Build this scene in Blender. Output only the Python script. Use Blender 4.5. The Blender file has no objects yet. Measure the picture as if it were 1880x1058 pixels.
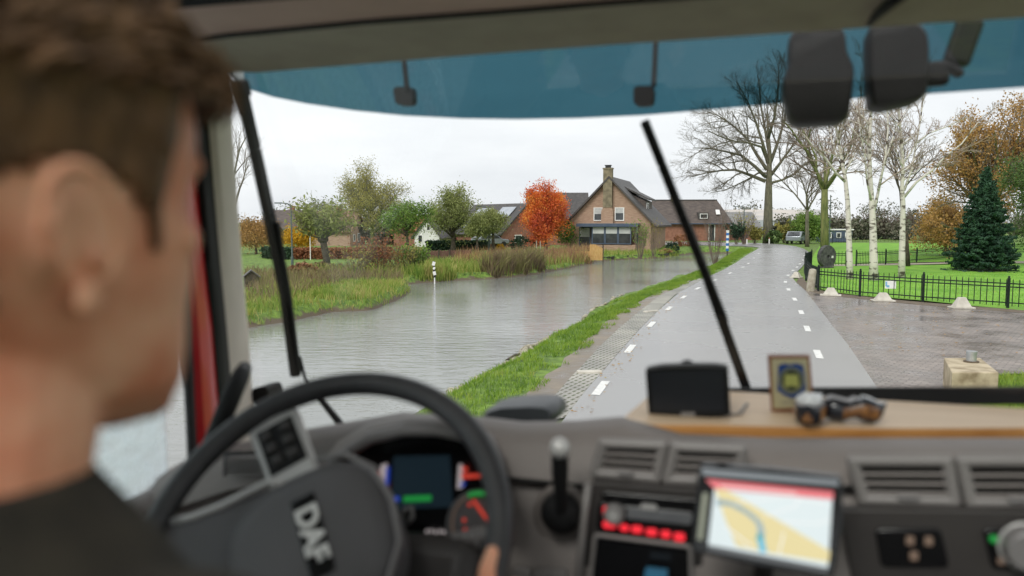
import bpy, bmesh, math, random
import numpy as np
from mathutils import Vector, Matrix, Euler

scene = bpy.context.scene
COL = scene.collection
R = math.radians

# ------------------------------------------------------------------ camera, sky, sun, exposure
F_PX = 1462.0            # focal length in pixels of the 1880-wide photograph
EYE = Vector((0.0, 0.0, 2.5))
PITCH = math.atan(121.0 / F_PX)
cam_data = bpy.data.cameras.new("camera")
cam_data.lens = F_PX / 1880.0 * 36.0
cam_data.sensor_width = 36.0
cam_data.clip_start = 0.02
cam_data.clip_end = 5000.0
cam_data.dof.use_dof = True
cam_data.dof.focus_distance = 45.0
cam_data.dof.aperture_fstop = 2.4
cam_data.dof.aperture_blades = 9
cam = bpy.data.objects.new("camera", cam_data)
COL.objects.link(cam)
cam.location = EYE
cam.rotation_euler = (R(90) - PITCH, 0.0, 0.0)
scene.camera = cam

world = bpy.data.worlds.new("World")
scene.world = world
world.use_nodes = True
nt = world.node_tree
nt.nodes.clear()
w_out = nt.nodes.new("ShaderNodeOutputWorld")
w_bg = nt.nodes.new("ShaderNodeBackground")
w_sky = nt.nodes.new("ShaderNodeTexSky")
w_sky.sky_type = 'NISHITA'
w_sky.sun_disc = False
w_sky.sun_elevation = R(42)
w_sky.sun_rotation = R(150)
w_sky.air_density = 1.0
w_sky.dust_density = 4.0
w_sky.ozone_density = 1.0
w_tc = nt.nodes.new("ShaderNodeTexCoord")
w_map = nt.nodes.new("ShaderNodeMapping")
w_map.inputs['Scale'].default_value = (1.0, 1.0, 4.0)
w_noise = nt.nodes.new("ShaderNodeTexNoise")
w_noise.inputs['Scale'].default_value = 2.2
w_noise.inputs['Detail'].default_value = 5.0
w_noise.inputs['Roughness'].default_value = 0.55
w_ramp = nt.nodes.new("ShaderNodeValToRGB")
w_ramp.color_ramp.elements[0].position = 0.35
w_ramp.color_ramp.elements[0].color = (7.3, 7.5, 7.85, 1)
w_ramp.color_ramp.elements[1].position = 0.62
w_ramp.color_ramp.elements[1].color = (9.0, 9.1, 9.25, 1)
w_mix = nt.nodes.new("ShaderNodeMixRGB")
w_mix.inputs[0].default_value = 0.93
nt.links.new(w_tc.outputs['Generated'], w_map.inputs['Vector'])
nt.links.new(w_map.outputs['Vector'], w_noise.inputs['Vector'])
nt.links.new(w_noise.outputs['Fac'], w_ramp.inputs['Fac'])
nt.links.new(w_sky.outputs['Color'], w_mix.inputs[1])
nt.links.new(w_ramp.outputs['Color'], w_mix.inputs[2])
nt.links.new(w_mix.outputs['Color'], w_bg.inputs['Color'])
w_bg.inputs['Strength'].default_value = 0.0855
nt.links.new(w_bg.outputs['Background'], w_out.inputs['Surface'])

sun_data = bpy.data.lights.new("sun", 'SUN')
sun_data.energy = 1.5
sun_data.angle = R(25)
sun_data.color = (1.0, 0.96, 0.9)
sun = bpy.data.objects.new("sun", sun_data)
COL.objects.link(sun)
sun.rotation_euler = (R(90 - 42), 0, R(-30))      # high and soft, from behind and to the right of the camera

scene.view_settings.view_transform = 'Standard'
scene.view_settings.look = 'None'
scene.view_settings.exposure = 0.58
scene.view_settings.gamma = 1.0
scene.view_settings.use_curve_mapping = False
scene.cycles.max_bounces = 10
scene.cycles.transparent_max_bounces = 24
scene.cycles.use_denoising = True

# ------------------------------------------------------------------ layout helpers
_CF, _SF = math.cos(PITCH), math.sin(PITCH)

def ray(px, py):
    dx, dy = (px - 940.0) / F_PX, (529.0 - py) / F_PX
    return Vector((dx, _CF + dy * _SF, -_SF + dy * _CF))

def P(px, py, Y):
    d = ray(px, py)
    return EYE + d * (Y / d.y)

def G(px, py, z=0.0):
    d = ray(px, py)
    return EYE + d * ((z - EYE.z) / d.z)

A_CAB = R(16.5)          # the truck heads this far to the right of the view
CA, SA = math.cos(A_CAB), math.sin(A_CAB)

def W(l):                # truck coordinates -> world
    return Vector((l[0] * CA + l[1] * SA, -l[0] * SA + l[1] * CA, l[2]))

def C(px, py, v):        # truck coordinates of a ray at depth v along the truck
    d = ray(px, py)
    t = v / (d.x * SA + d.y * CA)
    q = d * t
    return Vector((q.x * CA - q.y * SA, v, EYE.z + q.z))

# ------------------------------------------------------------------ mesh builder
class MB:
    def __init__(self):
        self.v, self.f = [], []

    def add(self, vs, fs):
        n = len(self.v)
        self.v += [tuple(p) for p in vs]
        self.f += [tuple(i + n for i in f) for f in fs]
        return self

    def box(self, c, s, rot=None):
        hx, hy, hz = s[0] / 2, s[1] / 2, s[2] / 2
        vs = [Vector((x, y, z)) for x in (-hx, hx) for y in (-hy, hy) for z in (-hz, hz)]
        if rot is not None:
            m = rot if isinstance(rot, Matrix) else Euler(rot).to_matrix()
            vs = [m @ p for p in vs]
        c = Vector(c)
        return self.add([p + c for p in vs], [(0, 1, 3, 2), (4, 6, 7, 5), (0, 4, 5, 1), (2, 3, 7, 6), (0, 2, 6, 4), (1, 5, 7, 3)])

    def bar(self, p, q, w, h, up=(0, 0, 1)):
        p, q, up = Vector(p), Vector(q), Vector(up)
        d = (q - p).normalized()
        s = d.cross(up)
        if s.length < 1e-5:
            s = d.cross(Vector((1, 0, 0)))
        s.normalize()
        t = s.cross(d).normalized()
        o = [s * (a * w / 2) + t * (b * h / 2) for a, b in ((-1, -1), (1, -1), (1, 1), (-1, 1))]
        return self.add([p + k for k in o] + [q + k for k in o],
                        [(3, 2, 1, 0), (4, 5, 6, 7), (0, 1, 5, 4), (1, 2, 6, 5), (2, 3, 7, 6), (3, 0, 4, 7)])

    def tube(self, pts, rad, n=8, cap=True, closed=False):
        pts = [Vector(p) for p in pts]
        m = len(pts)
        if not hasattr(rad, '__len__'):
            rad = [rad] * m
        d0 = (pts[1] - pts[0]).normalized()
        ref = Vector((0, 0, 1)) if abs(d0.z) < 0.9 else Vector((1, 0, 0))
        s = d0.cross(ref).normalized()
        vs = []
        for i, p in enumerate(pts):
            if closed:
                d = pts[(i + 1) % m] - pts[i - 1]
            else:
                d = pts[min(i + 1, m - 1)] - pts[max(i - 1, 0)]
            d.normalize()
            s = s - d * s.dot(d)
            s.normalize()
            t = d.cross(s)
            for k in range(n):
                a = 2 * math.pi * k / n
                vs.append(p + (s * math.cos(a) + t * math.sin(a)) * rad[i])
        fs = []
        for i in range(m if closed else m - 1):
            j = (i + 1) % m
            for k in range(n):
                fs.append((i * n + k, i * n + (k + 1) % n, j * n + (k + 1) % n, j * n + k))
        if cap and not closed:
            fs.append(tuple(reversed(range(n))))
            fs.append(tuple(range((m - 1) * n, m * n)))
        return self.add(vs, fs)

    def ball(self, c, r, nu=14, nv=9, rot=None):
        c = Vector(c)
        if not hasattr(r, '__len__'):
            r = (r, r, r)
        vs = []
        m = rot if rot is None or isinstance(rot, Matrix) else Euler(rot).to_matrix()
        def put(p):
            vs.append(c + (m @ p if m is not None else p))
        put(Vector((0, 0, r[2])))
        for j in range(1, nv):
            th = math.pi * j / nv
            for i in range(nu):
                ph = 2 * math.pi * i / nu
                put(Vector((r[0] * math.sin(th) * math.cos(ph), r[1] * math.sin(th) * math.sin(ph), r[2] * math.cos(th))))
        put(Vector((0, 0, -r[2])))
        fs = [(0, 1 + i, 1 + (i + 1) % nu) for i in range(nu)]
        for j in range(nv - 2):
            for i in range(nu):
                a, b = 1 + j * nu + i, 1 + j * nu + (i + 1) % nu
                fs.append((a, a + nu, b + nu, b))
        e = len(vs) - 1
        o = 1 + (nv - 2) * nu
        fs += [(o + (i + 1) % nu, o + i, e) for i in range(nu)]
        return self.add(vs, fs)

    def prism(self, poly, vec):
        vec = Vector(vec)
        poly = [Vector(p) for p in poly]
        n = len(poly)
        return self.add(poly + [p + vec for p in poly],
                        [tuple(reversed(range(n))), tuple(range(n, 2 * n))] + [(i, (i + 1) % n, n + (i + 1) % n, n + i) for i in range(n)])

    def loft(self, rows, closed=False, caps=False):
        n = len(rows[0])
        vs = [p for r in rows for p in r]
        fs = []
        for i in range(len(rows) - 1):
            for k in range(n if closed else n - 1):
                k2 = (k + 1) % n
                fs.append((i * n + k, i * n + k2, (i + 1) * n + k2, (i + 1) * n + k))
        if caps:
            fs.append(tuple(reversed(range(n))))
            fs.append(tuple(range((len(rows) - 1) * n, len(rows) * n)))
        return self.add(vs, fs)

    def shell(self, rows, vec):            # a lofted sheet with real thickness
        vec = Vector(vec)
        nr, n = len(rows), len(rows[0])
        a = [Vector(p) for r in rows for p in r]
        N = len(a)
        fs = []
        for i in range(nr - 1):
            for k in range(n - 1):
                q = (i * n + k, i * n + k + 1, (i + 1) * n + k + 1, (i + 1) * n + k)
                fs.append(q)
                fs.append(tuple(N + x for x in reversed(q)))
        border = [k for k in range(n)] + [i * n + n - 1 for i in range(1, nr)] + [(nr - 1) * n + k for k in range(n - 2, -1, -1)] + [i * n for i in range(nr - 2, 0, -1)]
        for i, b in enumerate(border):
            c = border[(i + 1) % len(border)]
            fs.append((c, b, N + b, N + c))
        return self.add(a + [p + vec for p in a], fs)

    def build(self, name, mat, parent=None, loc=(0, 0, 0), rot=(0, 0, 0), smooth=None, bevel=0, seg=2, subsurf=0, origin=None, fix=True):
        me = bpy.data.meshes.new(name)
        vs = self.v
        if origin is not None:
            o = Vector(origin)
            vs = [tuple(Vector(p) - o) for p in vs]
            loc = o
        me.from_pydata(vs, [], self.f)
        if fix:
            bm = bmesh.new()
            bm.from_mesh(me)
            bmesh.ops.recalc_face_normals(bm, faces=bm.faces)
            bm.to_mesh(me)
            bm.free()
        ob = bpy.data.objects.new(name, me)
        COL.objects.link(ob)
        if mat is not None:
            me.materials.append(mat)
        if parent is not None:
            ob.parent = parent
        ob.location = loc
        ob.rotation_euler = rot
        if bevel:
            b = ob.modifiers.new("bevel", 'BEVEL')
            b.width, b.segments, b.limit_method, b.angle_limit = bevel, seg, 'ANGLE', R(35)
        if subsurf:
            s = ob.modifiers.new("sub", 'SUBSURF')
            s.levels = s.render_levels = subsurf
        if smooth is not None:
            if smooth is True:
                me.shade_smooth()
            else:
                me.shade_smooth()
                try:
                    me.set_sharp_from_angle(angle=R(smooth))
                except Exception:
                    pass
        return ob

def mesh_np(name, verts, quads, mat, parent=None, loc=(0, 0, 0), tris=False):
    k = 3 if tris else 4
    me = bpy.data.meshes.new(name)
    nv, nf = len(verts), len(quads)
    me.vertices.add(nv)
    me.vertices.foreach_set('co', np.ascontiguousarray(verts, dtype=np.float32).ravel())
    me.loops.add(nf * k)
    me.loops.foreach_set('vertex_index', np.ascontiguousarray(quads, dtype=np.int32).ravel())
    me.polygons.add(nf)
    me.polygons.foreach_set('loop_start', np.arange(0, nf * k, k, dtype=np.int32))
    me.update(calc_edges=True)
    me.validate()
    me.materials.append(mat)
    ob = bpy.data.objects.new(name, me)
    COL.objects.link(ob)
    if parent is not None:
        ob.parent = parent
    ob.location = loc
    return ob

def tag(o, label=None, cat=None, group=None, kind=None):
    if label: o['label'] = label
    if cat: o['category'] = cat
    if group: o['group'] = group
    if kind: o['kind'] = kind
    return o

def thing(name, label, cat, loc=(0, 0, 0), rotz=0.0, group=None):
    o = bpy.data.objects.new(name, None)
    COL.objects.link(o)
    o.empty_display_size = 0.2
    o.location = loc
    o.rotation_euler = (0, 0, rotz)
    return tag(o, label, cat, group)

def copy_tree(o, parent=None):
    c = o.copy()
    COL.objects.link(c)
    c.parent = parent
    for ch in list(o.children):
        copy_tree(ch, c)
    return c

# ------------------------------------------------------------------ materials
def M(name, c, c2=None, rough=0.6, scale=5.0, detail=5.0, bump=0.0, bscale=None, metal=0.0, spec=0.5, island=None, sss=0.0,
      rough2=None, emit=None, emit_s=0.0, stretch=None, lo=0.35, hi=0.65, transl=0.0, coat=0.0):
    m = bpy.data.materials.new(name)
    m.use_nodes = True
    t = m.node_tree
    b = t.nodes['Principled BSDF']
    L = t.links.new
    b.inputs['Base Color'].default_value = (*c, 1)
    b.inputs['Roughness'].default_value = rough
    b.inputs['Metallic'].default_value = metal
    b.inputs['Specular IOR Level'].default_value = spec
    if coat:
        b.inputs['Coat Weight'].default_value = coat
        b.inputs['Coat Roughness'].default_value = 0.08
    tc = t.nodes.new('ShaderNodeTexCoord')
    vec = tc.outputs['Object']
    if stretch:
        mp = t.nodes.new('ShaderNodeMapping')
        mp.inputs['Scale'].default_value = stretch
        L(vec, mp.inputs['Vector'])
        vec = mp.outputs['Vector']
    if c2 is not None or rough2 is not None:
        n = t.nodes.new('ShaderNodeTexNoise')
        n.inputs['Scale'].default_value = scale
        n.inputs['Detail'].default_value = detail
        L(vec, n.inputs['Vector'])
        if c2 is not None:
            r = t.nodes.new('ShaderNodeValToRGB')
            r.color_ramp.elements[0].position, r.color_ramp.elements[1].position = lo, hi
            r.color_ramp.elements[0].color, r.color_ramp.elements[1].color = (*c, 1), (*c2, 1)
            L(n.outputs['Fac'], r.inputs['Fac'])
            L(r.outputs['Color'], b.inputs['Base Color'])
        if rough2 is not None:
            mr = t.nodes.new('ShaderNodeMapRange')
            mr.inputs['From Min'].default_value, mr.inputs['From Max'].default_value = lo, hi
            mr.inputs['To Min'].default_value, mr.inputs['To Max'].default_value = rough, rough2
            L(n.outputs['Fac'], mr.inputs['Value'])
            L(mr.outputs['Result'], b.inputs['Roughness'])
    if island:
        g = t.nodes.new('ShaderNodeNewGeometry')
        r = t.nodes.new('ShaderNodeValToRGB')
        el = r.color_ramp.elements
        el[0].position, el[0].color = 0.0, (*island[0], 1)
        el[1].position, el[1].color = 1.0, (*island[-1], 1)
        for i, q in enumerate(island[1:-1]):
            e = el.new((i + 1) / (len(island) - 1))
            e.color = (*q, 1)
        # clumps: shift the choice with a slow noise so neighbouring leaves agree
        n2 = t.nodes.new('ShaderNodeTexNoise')
        n2.inputs['Scale'].default_value = scale
        n2.inputs['Detail'].default_value = 2.0
        L(vec, n2.inputs['Vector'])
        ma = t.nodes.new('ShaderNodeMath')
        ma.operation = 'MULTIPLY_ADD'
        L(n2.outputs['Fac'], ma.inputs[0])
        ma.inputs[1].default_value = 2.6
        ma.inputs[2].default_value = -1.05
        mx = t.nodes.new('ShaderNodeMix')
        mx.data_type = 'FLOAT'
        mx.inputs[0].default_value = 0.5
        L(g.outputs['Random Per Island'], mx.inputs[2])
        L(ma.outputs[0], mx.inputs[3])
        L(mx.outputs[0], r.inputs['Fac'])
        L(r.outputs['Color'], b.inputs['Base Color'])
        if transl:
            tr = t.nodes.new('ShaderNodeBsdfTranslucent')
            L(r.outputs['Color'], tr.inputs['Color'])
            ms = t.nodes.new('ShaderNodeMixShader')
            ms.inputs[0].default_value = transl
            L(b.outputs[0], ms.inputs[1])
            L(tr.outputs[0], ms.inputs[2])
            L(ms.outputs[0], t.nodes['Material Output'].inputs['Surface'])
    if bump:
        nb = t.nodes.new('ShaderNodeTexNoise')
        nb.inputs['Scale'].default_value = bscale or scale * 4
        nb.inputs['Detail'].default_value = 4.0
        L(vec, nb.inputs['Vector'])
        bp = t.nodes.new('ShaderNodeBump')
        bp.inputs['Strength'].default_value = bump
        bp.inputs['Distance'].default_value = 0.02
        L(nb.outputs['Fac'], bp.inputs['Height'])
        L(bp.outputs['Normal'], b.inputs['Normal'])
    if sss:
        b.inputs['Subsurface Weight'].default_value = sss
        b.inputs['Subsurface Radius'].default_value = (1.0, 0.35, 0.2)
        b.inputs['Subsurface Scale'].default_value = 0.006
    if emit is not None:
        b.inputs['Emission Color'].default_value = (*emit, 1)
        b.inputs['Emission Strength'].default_value = emit_s
    return m

def brick_mat(name, c1, c2, mortar, bw, bh, msize, coord='Object', rough=0.8, rough2=None, bump=0.4, rot=(0, 0, 0), nscale=0.6, dirt=None, offset=0.5):
    m = bpy.data.materials.new(name)
    m.use_nodes = True
    t = m.node_tree
    b = t.nodes['Principled BSDF']
    L = t.links.new
    tc = t.nodes.new('ShaderNodeTexCoord')
    mp = t.nodes.new('ShaderNodeMapping')
    mp.inputs['Rotation'].default_value = rot
    L(tc.outputs[coord], mp.inputs['Vector'])
    br = t.nodes.new('ShaderNodeTexBrick')
    br.offset = offset
    br.inputs['Color1'].default_value = (*c1, 1)
    br.inputs['Color2'].default_value = (*c2, 1)
    br.inputs['Mortar'].default_value = (*mortar, 1)
    br.inputs['Scale'].default_value = 1.0
    br.inputs['Mortar Size'].default_value = msize
    br.inputs['Brick Width'].default_value = bw
    br.inputs['Row Height'].default_value = bh
    L(mp.outputs['Vector'], br.inputs['Vector'])
    n = t.nodes.new('ShaderNodeTexNoise')
    n.inputs['Scale'].default_value = nscale
    n.inputs['Detail'].default_value = 6.0
    L(tc.outputs[coord], n.inputs['Vector'])
    r = t.nodes.new('ShaderNodeValToRGB')
    r.color_ramp.elements[0].position, r.color_ramp.elements[1].position = 0.35, 0.7
    d = dirt or (0.55, 0.55, 0.55)
    r.color_ramp.elements[0].color, r.color_ramp.elements[1].color = (*d, 1), (1.15, 1.12, 1.08, 1)
    L(n.outputs['Fac'], r.inputs['Fac'])
    mx = t.nodes.new('ShaderNodeMixRGB')
    mx.blend_type = 'MULTIPLY'
    mx.inputs[0].default_value = 0.8
    L(br.outputs['Color'], mx.inputs[1])
    L(r.outputs['Color'], mx.inputs[2])
    L(mx.outputs['Color'], b.inputs['Base Color'])
    b.inputs['Roughness'].default_value = rough
    if rough2 is not None:
        mr = t.nodes.new('ShaderNodeMapRange')
        mr.inputs['From Min'].default_value, mr.inputs['From Max'].default_value = 0.4, 0.6
        mr.inputs['To Min'].default_value, mr.inputs['To Max'].default_value = rough, rough2
        L(n.outputs['Fac'], mr.inputs['Value'])
        L(mr.outputs['Result'], b.inputs['Roughness'])
    if bump:
        bp = t.nodes.new('ShaderNodeBump')
        bp.invert = True
        bp.inputs['Strength'].default_value = bump
        bp.inputs['Distance'].default_value = 0.01
        L(br.outputs['Fac'], bp.inputs['Height'])
        L(bp.outputs['Normal'], b.inputs['Normal'])
    return m

def glass_mat(name, tint, gloss=(1, 1, 1), f0=0.05, rough=0.02, diffuse=None, dfac=0.0, mottled=None):
    m = bpy.data.materials.new(name)
    m.use_nodes = True
    t = m.node_tree
    t.nodes.remove(t.nodes['Principled BSDF'])
    L = t.links.new
    tr = t.nodes.new('ShaderNodeBsdfTransparent')
    tr.inputs['Color'].default_value = (*tint, 1)
    gl = t.nodes.new('ShaderNodeBsdfGlossy')
    gl.inputs['Color'].default_value = (*gloss, 1)
    gl.inputs['Roughness'].default_value = rough
    lw = t.nodes.new('ShaderNodeLayerWeight')
    lw.inputs['Blend'].default_value = 0.12
    mr = t.nodes.new('ShaderNodeMapRange')
    mr.inputs['To Min'].default_value, mr.inputs['To Max'].default_value = f0, 0.7
    L(lw.outputs['Fresnel'], mr.inputs['Value'])
    ms = t.nodes.new('ShaderNodeMixShader')
    L(mr.outputs['Result'], ms.inputs[0])
    L(tr.outputs[0], ms.inputs[1])
    L(gl.outputs[0], ms.inputs[2])
    out = ms.outputs[0]
    if diffuse is not None:
        df = t.nodes.new('ShaderNodeBsdfTranslucent')
        df.inputs['Color'].default_value = (*diffuse, 1)
        m2 = t.nodes.new('ShaderNodeMixShader')
        m2.inputs[0].default_value = dfac
        if mottled:
            tc = t.nodes.new('ShaderNodeTexCoord')
            n = t.nodes.new('ShaderNodeTexNoise')
            n.inputs['Scale'].default_value = mottled
            n.inputs['Detail'].default_value = 5
            L(tc.outputs['Object'], n.inputs['Vector'])
            m3 = t.nodes.new('ShaderNodeMapRange')
            m3.inputs['From Min'].default_value, m3.inputs['From Max'].default_value = 0.35, 0.65
            m3.inputs['To Min'].default_value, m3.inputs['To Max'].default_value = dfac * 0.5, dfac * 1.5
            L(n.outputs['Fac'], m3.inputs['Value'])
            L(m3.outputs['Result'], m2.inputs[0])
        L(out, m2.inputs[1])
        L(df.outputs[0], m2.inputs[2])
        out = m2.outputs[0]
    L(out, t.nodes['Material Output'].inputs['Surface'])
    return m

def water_mat():
    m = bpy.data.materials.new('river_water')
    m.use_nodes = True
    t = m.node_tree
    b = t.nodes['Principled BSDF']
    L = t.links.new
    b.inputs['Base Color'].default_value = (0.22, 0.23, 0.215, 1)
    b.inputs['Roughness'].default_value = 0.07
    b.inputs['IOR'].default_value = 1.33
    b.inputs['Specular IOR Level'].default_value = 0.8
    tc = t.nodes.new('ShaderNodeTexCoord')
    mp = t.nodes.new('ShaderNodeMapping')
    mp.inputs['Rotation'].default_value = (0, 0, R(-12))
    mp.inputs['Scale'].default_value = (0.55, 1.5, 1.0)
    L(tc.outputs['Object'], mp.inputs['Vector'])
    n1 = t.nodes.new('ShaderNodeTexNoise')
    n1.inputs['Scale'].default_value = 2.6
    n1.inputs['Detail'].default_value = 4
    n1.inputs['Roughness'].default_value = 0.6
    L(mp.outputs['Vector'], n1.inputs['Vector'])
    n2 = t.nodes.new('ShaderNodeTexNoise')       # gusts: where the surface is rougher
    n2.inputs['Scale'].default_value = 0.09
    n2.inputs['Detail'].default_value = 3
    L(tc.outputs['Object'], n2.inputs['Vector'])
    mr = t.nodes.new('ShaderNodeMapRange')
    mr.inputs['From Min'].default_value, mr.inputs['From Max'].default_value = 0.35, 0.65
    mr.inputs['To Min'].default_value, mr.inputs['To Max'].default_value = 0.12, 1.0
    L(n2.outputs['Fac'], mr.inputs['Value'])
    bp = t.nodes.new('ShaderNodeBump')
    bp.inputs['Distance'].default_value = 0.05
    L(mr.outputs['Result'], bp.inputs['Strength'])
    L(n1.outputs['Fac'], bp.inputs['Height'])
    L(bp.outputs['Normal'], b.inputs['Normal'])
    return m

MAT = {}
MAT['grass'] = M('grass_ground', (0.05, 0.10, 0.015), (0.19, 0.30, 0.045), rough=0.9, scale=4.0, detail=9, lo=0.32, hi=0.68, bump=0.6, bscale=14)  # dark spots put the shade at the foot of the grass into the colour
MAT['lawn'] = M('mown_lawn', (0.11, 0.29, 0.012), (0.20, 0.42, 0.028), rough=0.85, scale=0.8, detail=10, bump=0.8, bscale=22)
MAT['asphalt'] = M('wet_asphalt', (0.262, 0.26, 0.257), (0.295, 0.292, 0.288), rough=0.24, rough2=0.31, scale=0.25, detail=6, bump=0.15, bscale=90, spec=0.6)
MAT['paint'] = M('road_paint', (0.62, 0.62, 0.60), (0.78, 0.78, 0.75), rough=0.55, scale=14)
MAT['paving'] = brick_mat('wet_brick_paving', (0.21, 0.18, 0.165), (0.34, 0.295, 0.27), (0.10, 0.085, 0.075), 0.21, 0.105, 0.010, rough=0.20, rough2=0.42, bump=0.8, rot=(0, 0, R(38)), nscale=0.9, dirt=(0.55, 0.55, 0.56))
MAT['grasspaver'] = brick_mat('concrete_grass_paver', (0.09, 0.12, 0.05), (0.16, 0.15, 0.11), (0.40, 0.39, 0.36), 0.17, 0.10, 0.032, rough=0.7, bump=0.5, rot=(0, 0, R(-62)), nscale=0.9)
MAT['dirt'] = M('bare_soil', (0.10, 0.075, 0.05), (0.19, 0.15, 0.11), rough=0.9, scale=3, bump=0.8, bscale=20)
MAT['water'] = water_mat()
MAT['leaf_green'] = M('green_leaves', (0, 0, 0), island=[(0.05, 0.10, 0.025), (0.11, 0.18, 0.045), (0.18, 0.26, 0.07)], rough=0.7, scale=1.0, transl=0.3)
MAT['leaf_bright'] = M('bright_green_leaves', (0, 0, 0), island=[(0.08, 0.17, 0.03), (0.18, 0.29, 0.045), (0.28, 0.4, 0.075)], rough=0.7, scale=1.0, transl=0.3)
MAT['leaf_willow'] = M('willow_leaves', (0, 0, 0), island=[(0.19, 0.22, 0.08), (0.30, 0.34, 0.11), (0.42, 0.44, 0.17)], rough=0.7, scale=0.9, transl=0.42)
MAT['leaf_olive'] = M('olive_leaves', (0, 0, 0), island=[(0.22, 0.21, 0.05), (0.36, 0.33, 0.08), (0.46, 0.42, 0.13)], rough=0.7, scale=0.8, transl=0.3)
MAT['leaf_maple'] = M('maple_leaves', (0, 0, 0), island=[(0.50, 0.075, 0.05), (0.74, 0.17, 0.045), (0.84, 0.34, 0.05), (0.88, 0.56, 0.09)], rough=0.7, scale=0.42, transl=0.35)
MAT['leaf_oak'] = M('oak_leaves', (0, 0, 0), island=[(0.28, 0.17, 0.06), (0.44, 0.25, 0.075), (0.50, 0.31, 0.10), (0.34, 0.31, 0.10)], rough=0.75, scale=0.45, transl=0.3)
MAT['leaf_yellow'] = M('yellow_leaves', (0, 0, 0), island=[(0.45, 0.26, 0.015), (0.70, 0.42, 0.02), (0.55, 0.40, 0.04)], rough=0.7, scale=1.2, transl=0.3)
MAT['leaf_beech'] = M('beech_hedge_leaves', (0, 0, 0), island=[(0.19, 0.08, 0.04), (0.33, 0.14, 0.06), (0.28, 0.17, 0.07)], rough=0.8, scale=0.7, transl=0.2)
MAT['leaf_dark'] = M('dark_hedge_leaves', (0, 0, 0), island=[(0.012, 0.04, 0.02), (0.03, 0.07, 0.03), (0.05, 0.10, 0.035)], rough=0.75, scale=1.0, transl=0.2)
MAT['needles'] = M('spruce_needles', (0, 0, 0), island=[(0.012, 0.045, 0.026), (0.03, 0.09, 0.042), (0.065, 0.15, 0.06)], rough=0.7, scale=1.6, transl=0.15)
MAT['blade_green'] = M('verge_grass_blades', (0, 0, 0), island=[(0.07, 0.15, 0.012), (0.16, 0.29, 0.02), (0.29, 0.40, 0.04), (0.42, 0.39, 0.13)], rough=0.6, scale=1.2, transl=0.35)
MAT['blade_reed'] = M('bank_grass_blades', (0, 0, 0), island=[(0.10, 0.20, 0.02), (0.24, 0.34, 0.05), (0.44, 0.39, 0.13), (0.54, 0.41, 0.22)], rough=0.7, scale=0.8, transl=0.3)
MAT['blade_brown'] = M('withered_reed_blades', (0, 0, 0), island=[(0.11, 0.08, 0.05), (0.22, 0.16, 0.09), (0.24, 0.25, 0.07), (0.40, 0.31, 0.17)], rough=0.8, scale=0.9, transl=0.2)
MAT['blade_red'] = M('russet_weed_stems', (0, 0, 0), island=[(0.17, 0.075, 0.05), (0.30, 0.15, 0.085), (0.36, 0.28, 0.10), (0.20, 0.25, 0.05)], rough=0.8, scale=0.6, transl=0.2)
MAT['bark'] = M('grey_bark', (0.09, 0.085, 0.06), (0.17, 0.16, 0.105), rough=0.9, scale=3, bump=0.7, stretch=(3, 3, 0.6))
MAT['bark_moss'] = M('mossy_bark', (0.08, 0.10, 0.03), (0.18, 0.19, 0.06), rough=0.9, scale=2.5, bump=0.7, stretch=(2, 2, 0.5))
MAT['bark_dark'] = M('dark_bark', (0.035, 0.03, 0.022), (0.10, 0.08, 0.055), rough=0.9, scale=4, bump=0.7)
MAT['bark_twig'] = M('brown_twigs', (0.12, 0.09, 0.07), (0.20, 0.155, 0.12), rough=0.9, scale=1.0)
MAT['bark_twig_grey'] = M('grey_brown_twigs', (0.13, 0.115, 0.09), (0.22, 0.195, 0.155), rough=0.9, scale=1.0)
MAT['birch_twig'] = M('pale_birch_twigs', (0.27, 0.20, 0.165), (0.46, 0.37, 0.31), rough=0.8, scale=0.8)
def birch_bark():
    m = M('white_birch_bark', (0.09, 0.07, 0.055), (0.60, 0.56, 0.50), rough=0.8, scale=3.6, detail=5, bump=0.4, stretch=(0.7, 0.7, 1.5), lo=0.38, hi=0.48)
    return m
MAT['birch'] = birch_bark()
MAT['brick'] = brick_mat('tan_brick', (0.30, 0.185, 0.125), (0.38, 0.25, 0.175), (0.30, 0.25, 0.21), 0.22, 0.065, 0.008, coord='Generated', rough=0.85)
MAT['slate'] = M('dark_roof_tiles', (0.045, 0.042, 0.042), (0.085, 0.078, 0.074), rough=0.55, scale=2.5, bump=0.5, bscale=8, stretch=(1, 1, 4))
MAT['slate_brown'] = M('brown_roof_tiles', (0.065, 0.05, 0.045), (0.12, 0.095, 0.08), rough=0.6, scale=2.0, bump=0.5, bscale=8, stretch=(1, 1, 4))
MAT['roof_grey'] = M('grey_roof_sheets', (0.15, 0.15, 0.15), (0.24, 0.235, 0.225), rough=0.7, scale=0.8, stretch=(1, 1, 3))
MAT['roof_red'] = M('orange_roof_tiles', (0.28, 0.09, 0.05), (0.40, 0.15, 0.08), rough=0.7, scale=1.5, stretch=(1, 1, 3))
MAT['roof_dull'] = M('faded_roof_tiles', (0.16, 0.10, 0.08), (0.24, 0.14, 0.10), rough=0.8, scale=1.5, stretch=(1, 1, 3))
MAT['wall_brick'] = M('red_brick_wall', (0.24, 0.105, 0.07), (0.33, 0.16, 0.11), rough=0.85, scale=3, bump=0.3)
MAT['wall_tan'] = M('tan_brick_wall', (0.31, 0.20, 0.14), (0.41, 0.285, 0.205), rough=0.85, scale=2.2, bump=0.3, bscale=30, stretch=(1, 1, 5))
MAT['chimney'] = M('mossy_chimney_brick', (0.15, 0.13, 0.085), (0.26, 0.22, 0.145), rough=0.9, scale=2.5, bump=0.3)
MAT['wall_white'] = M('white_render', (0.66, 0.66, 0.64), (0.76, 0.76, 0.74), rough=0.8, scale=1)
MAT['white'] = M('white_paint', (0.72, 0.72, 0.70), (0.80, 0.80, 0.78), rough=0.5, scale=3)
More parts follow.
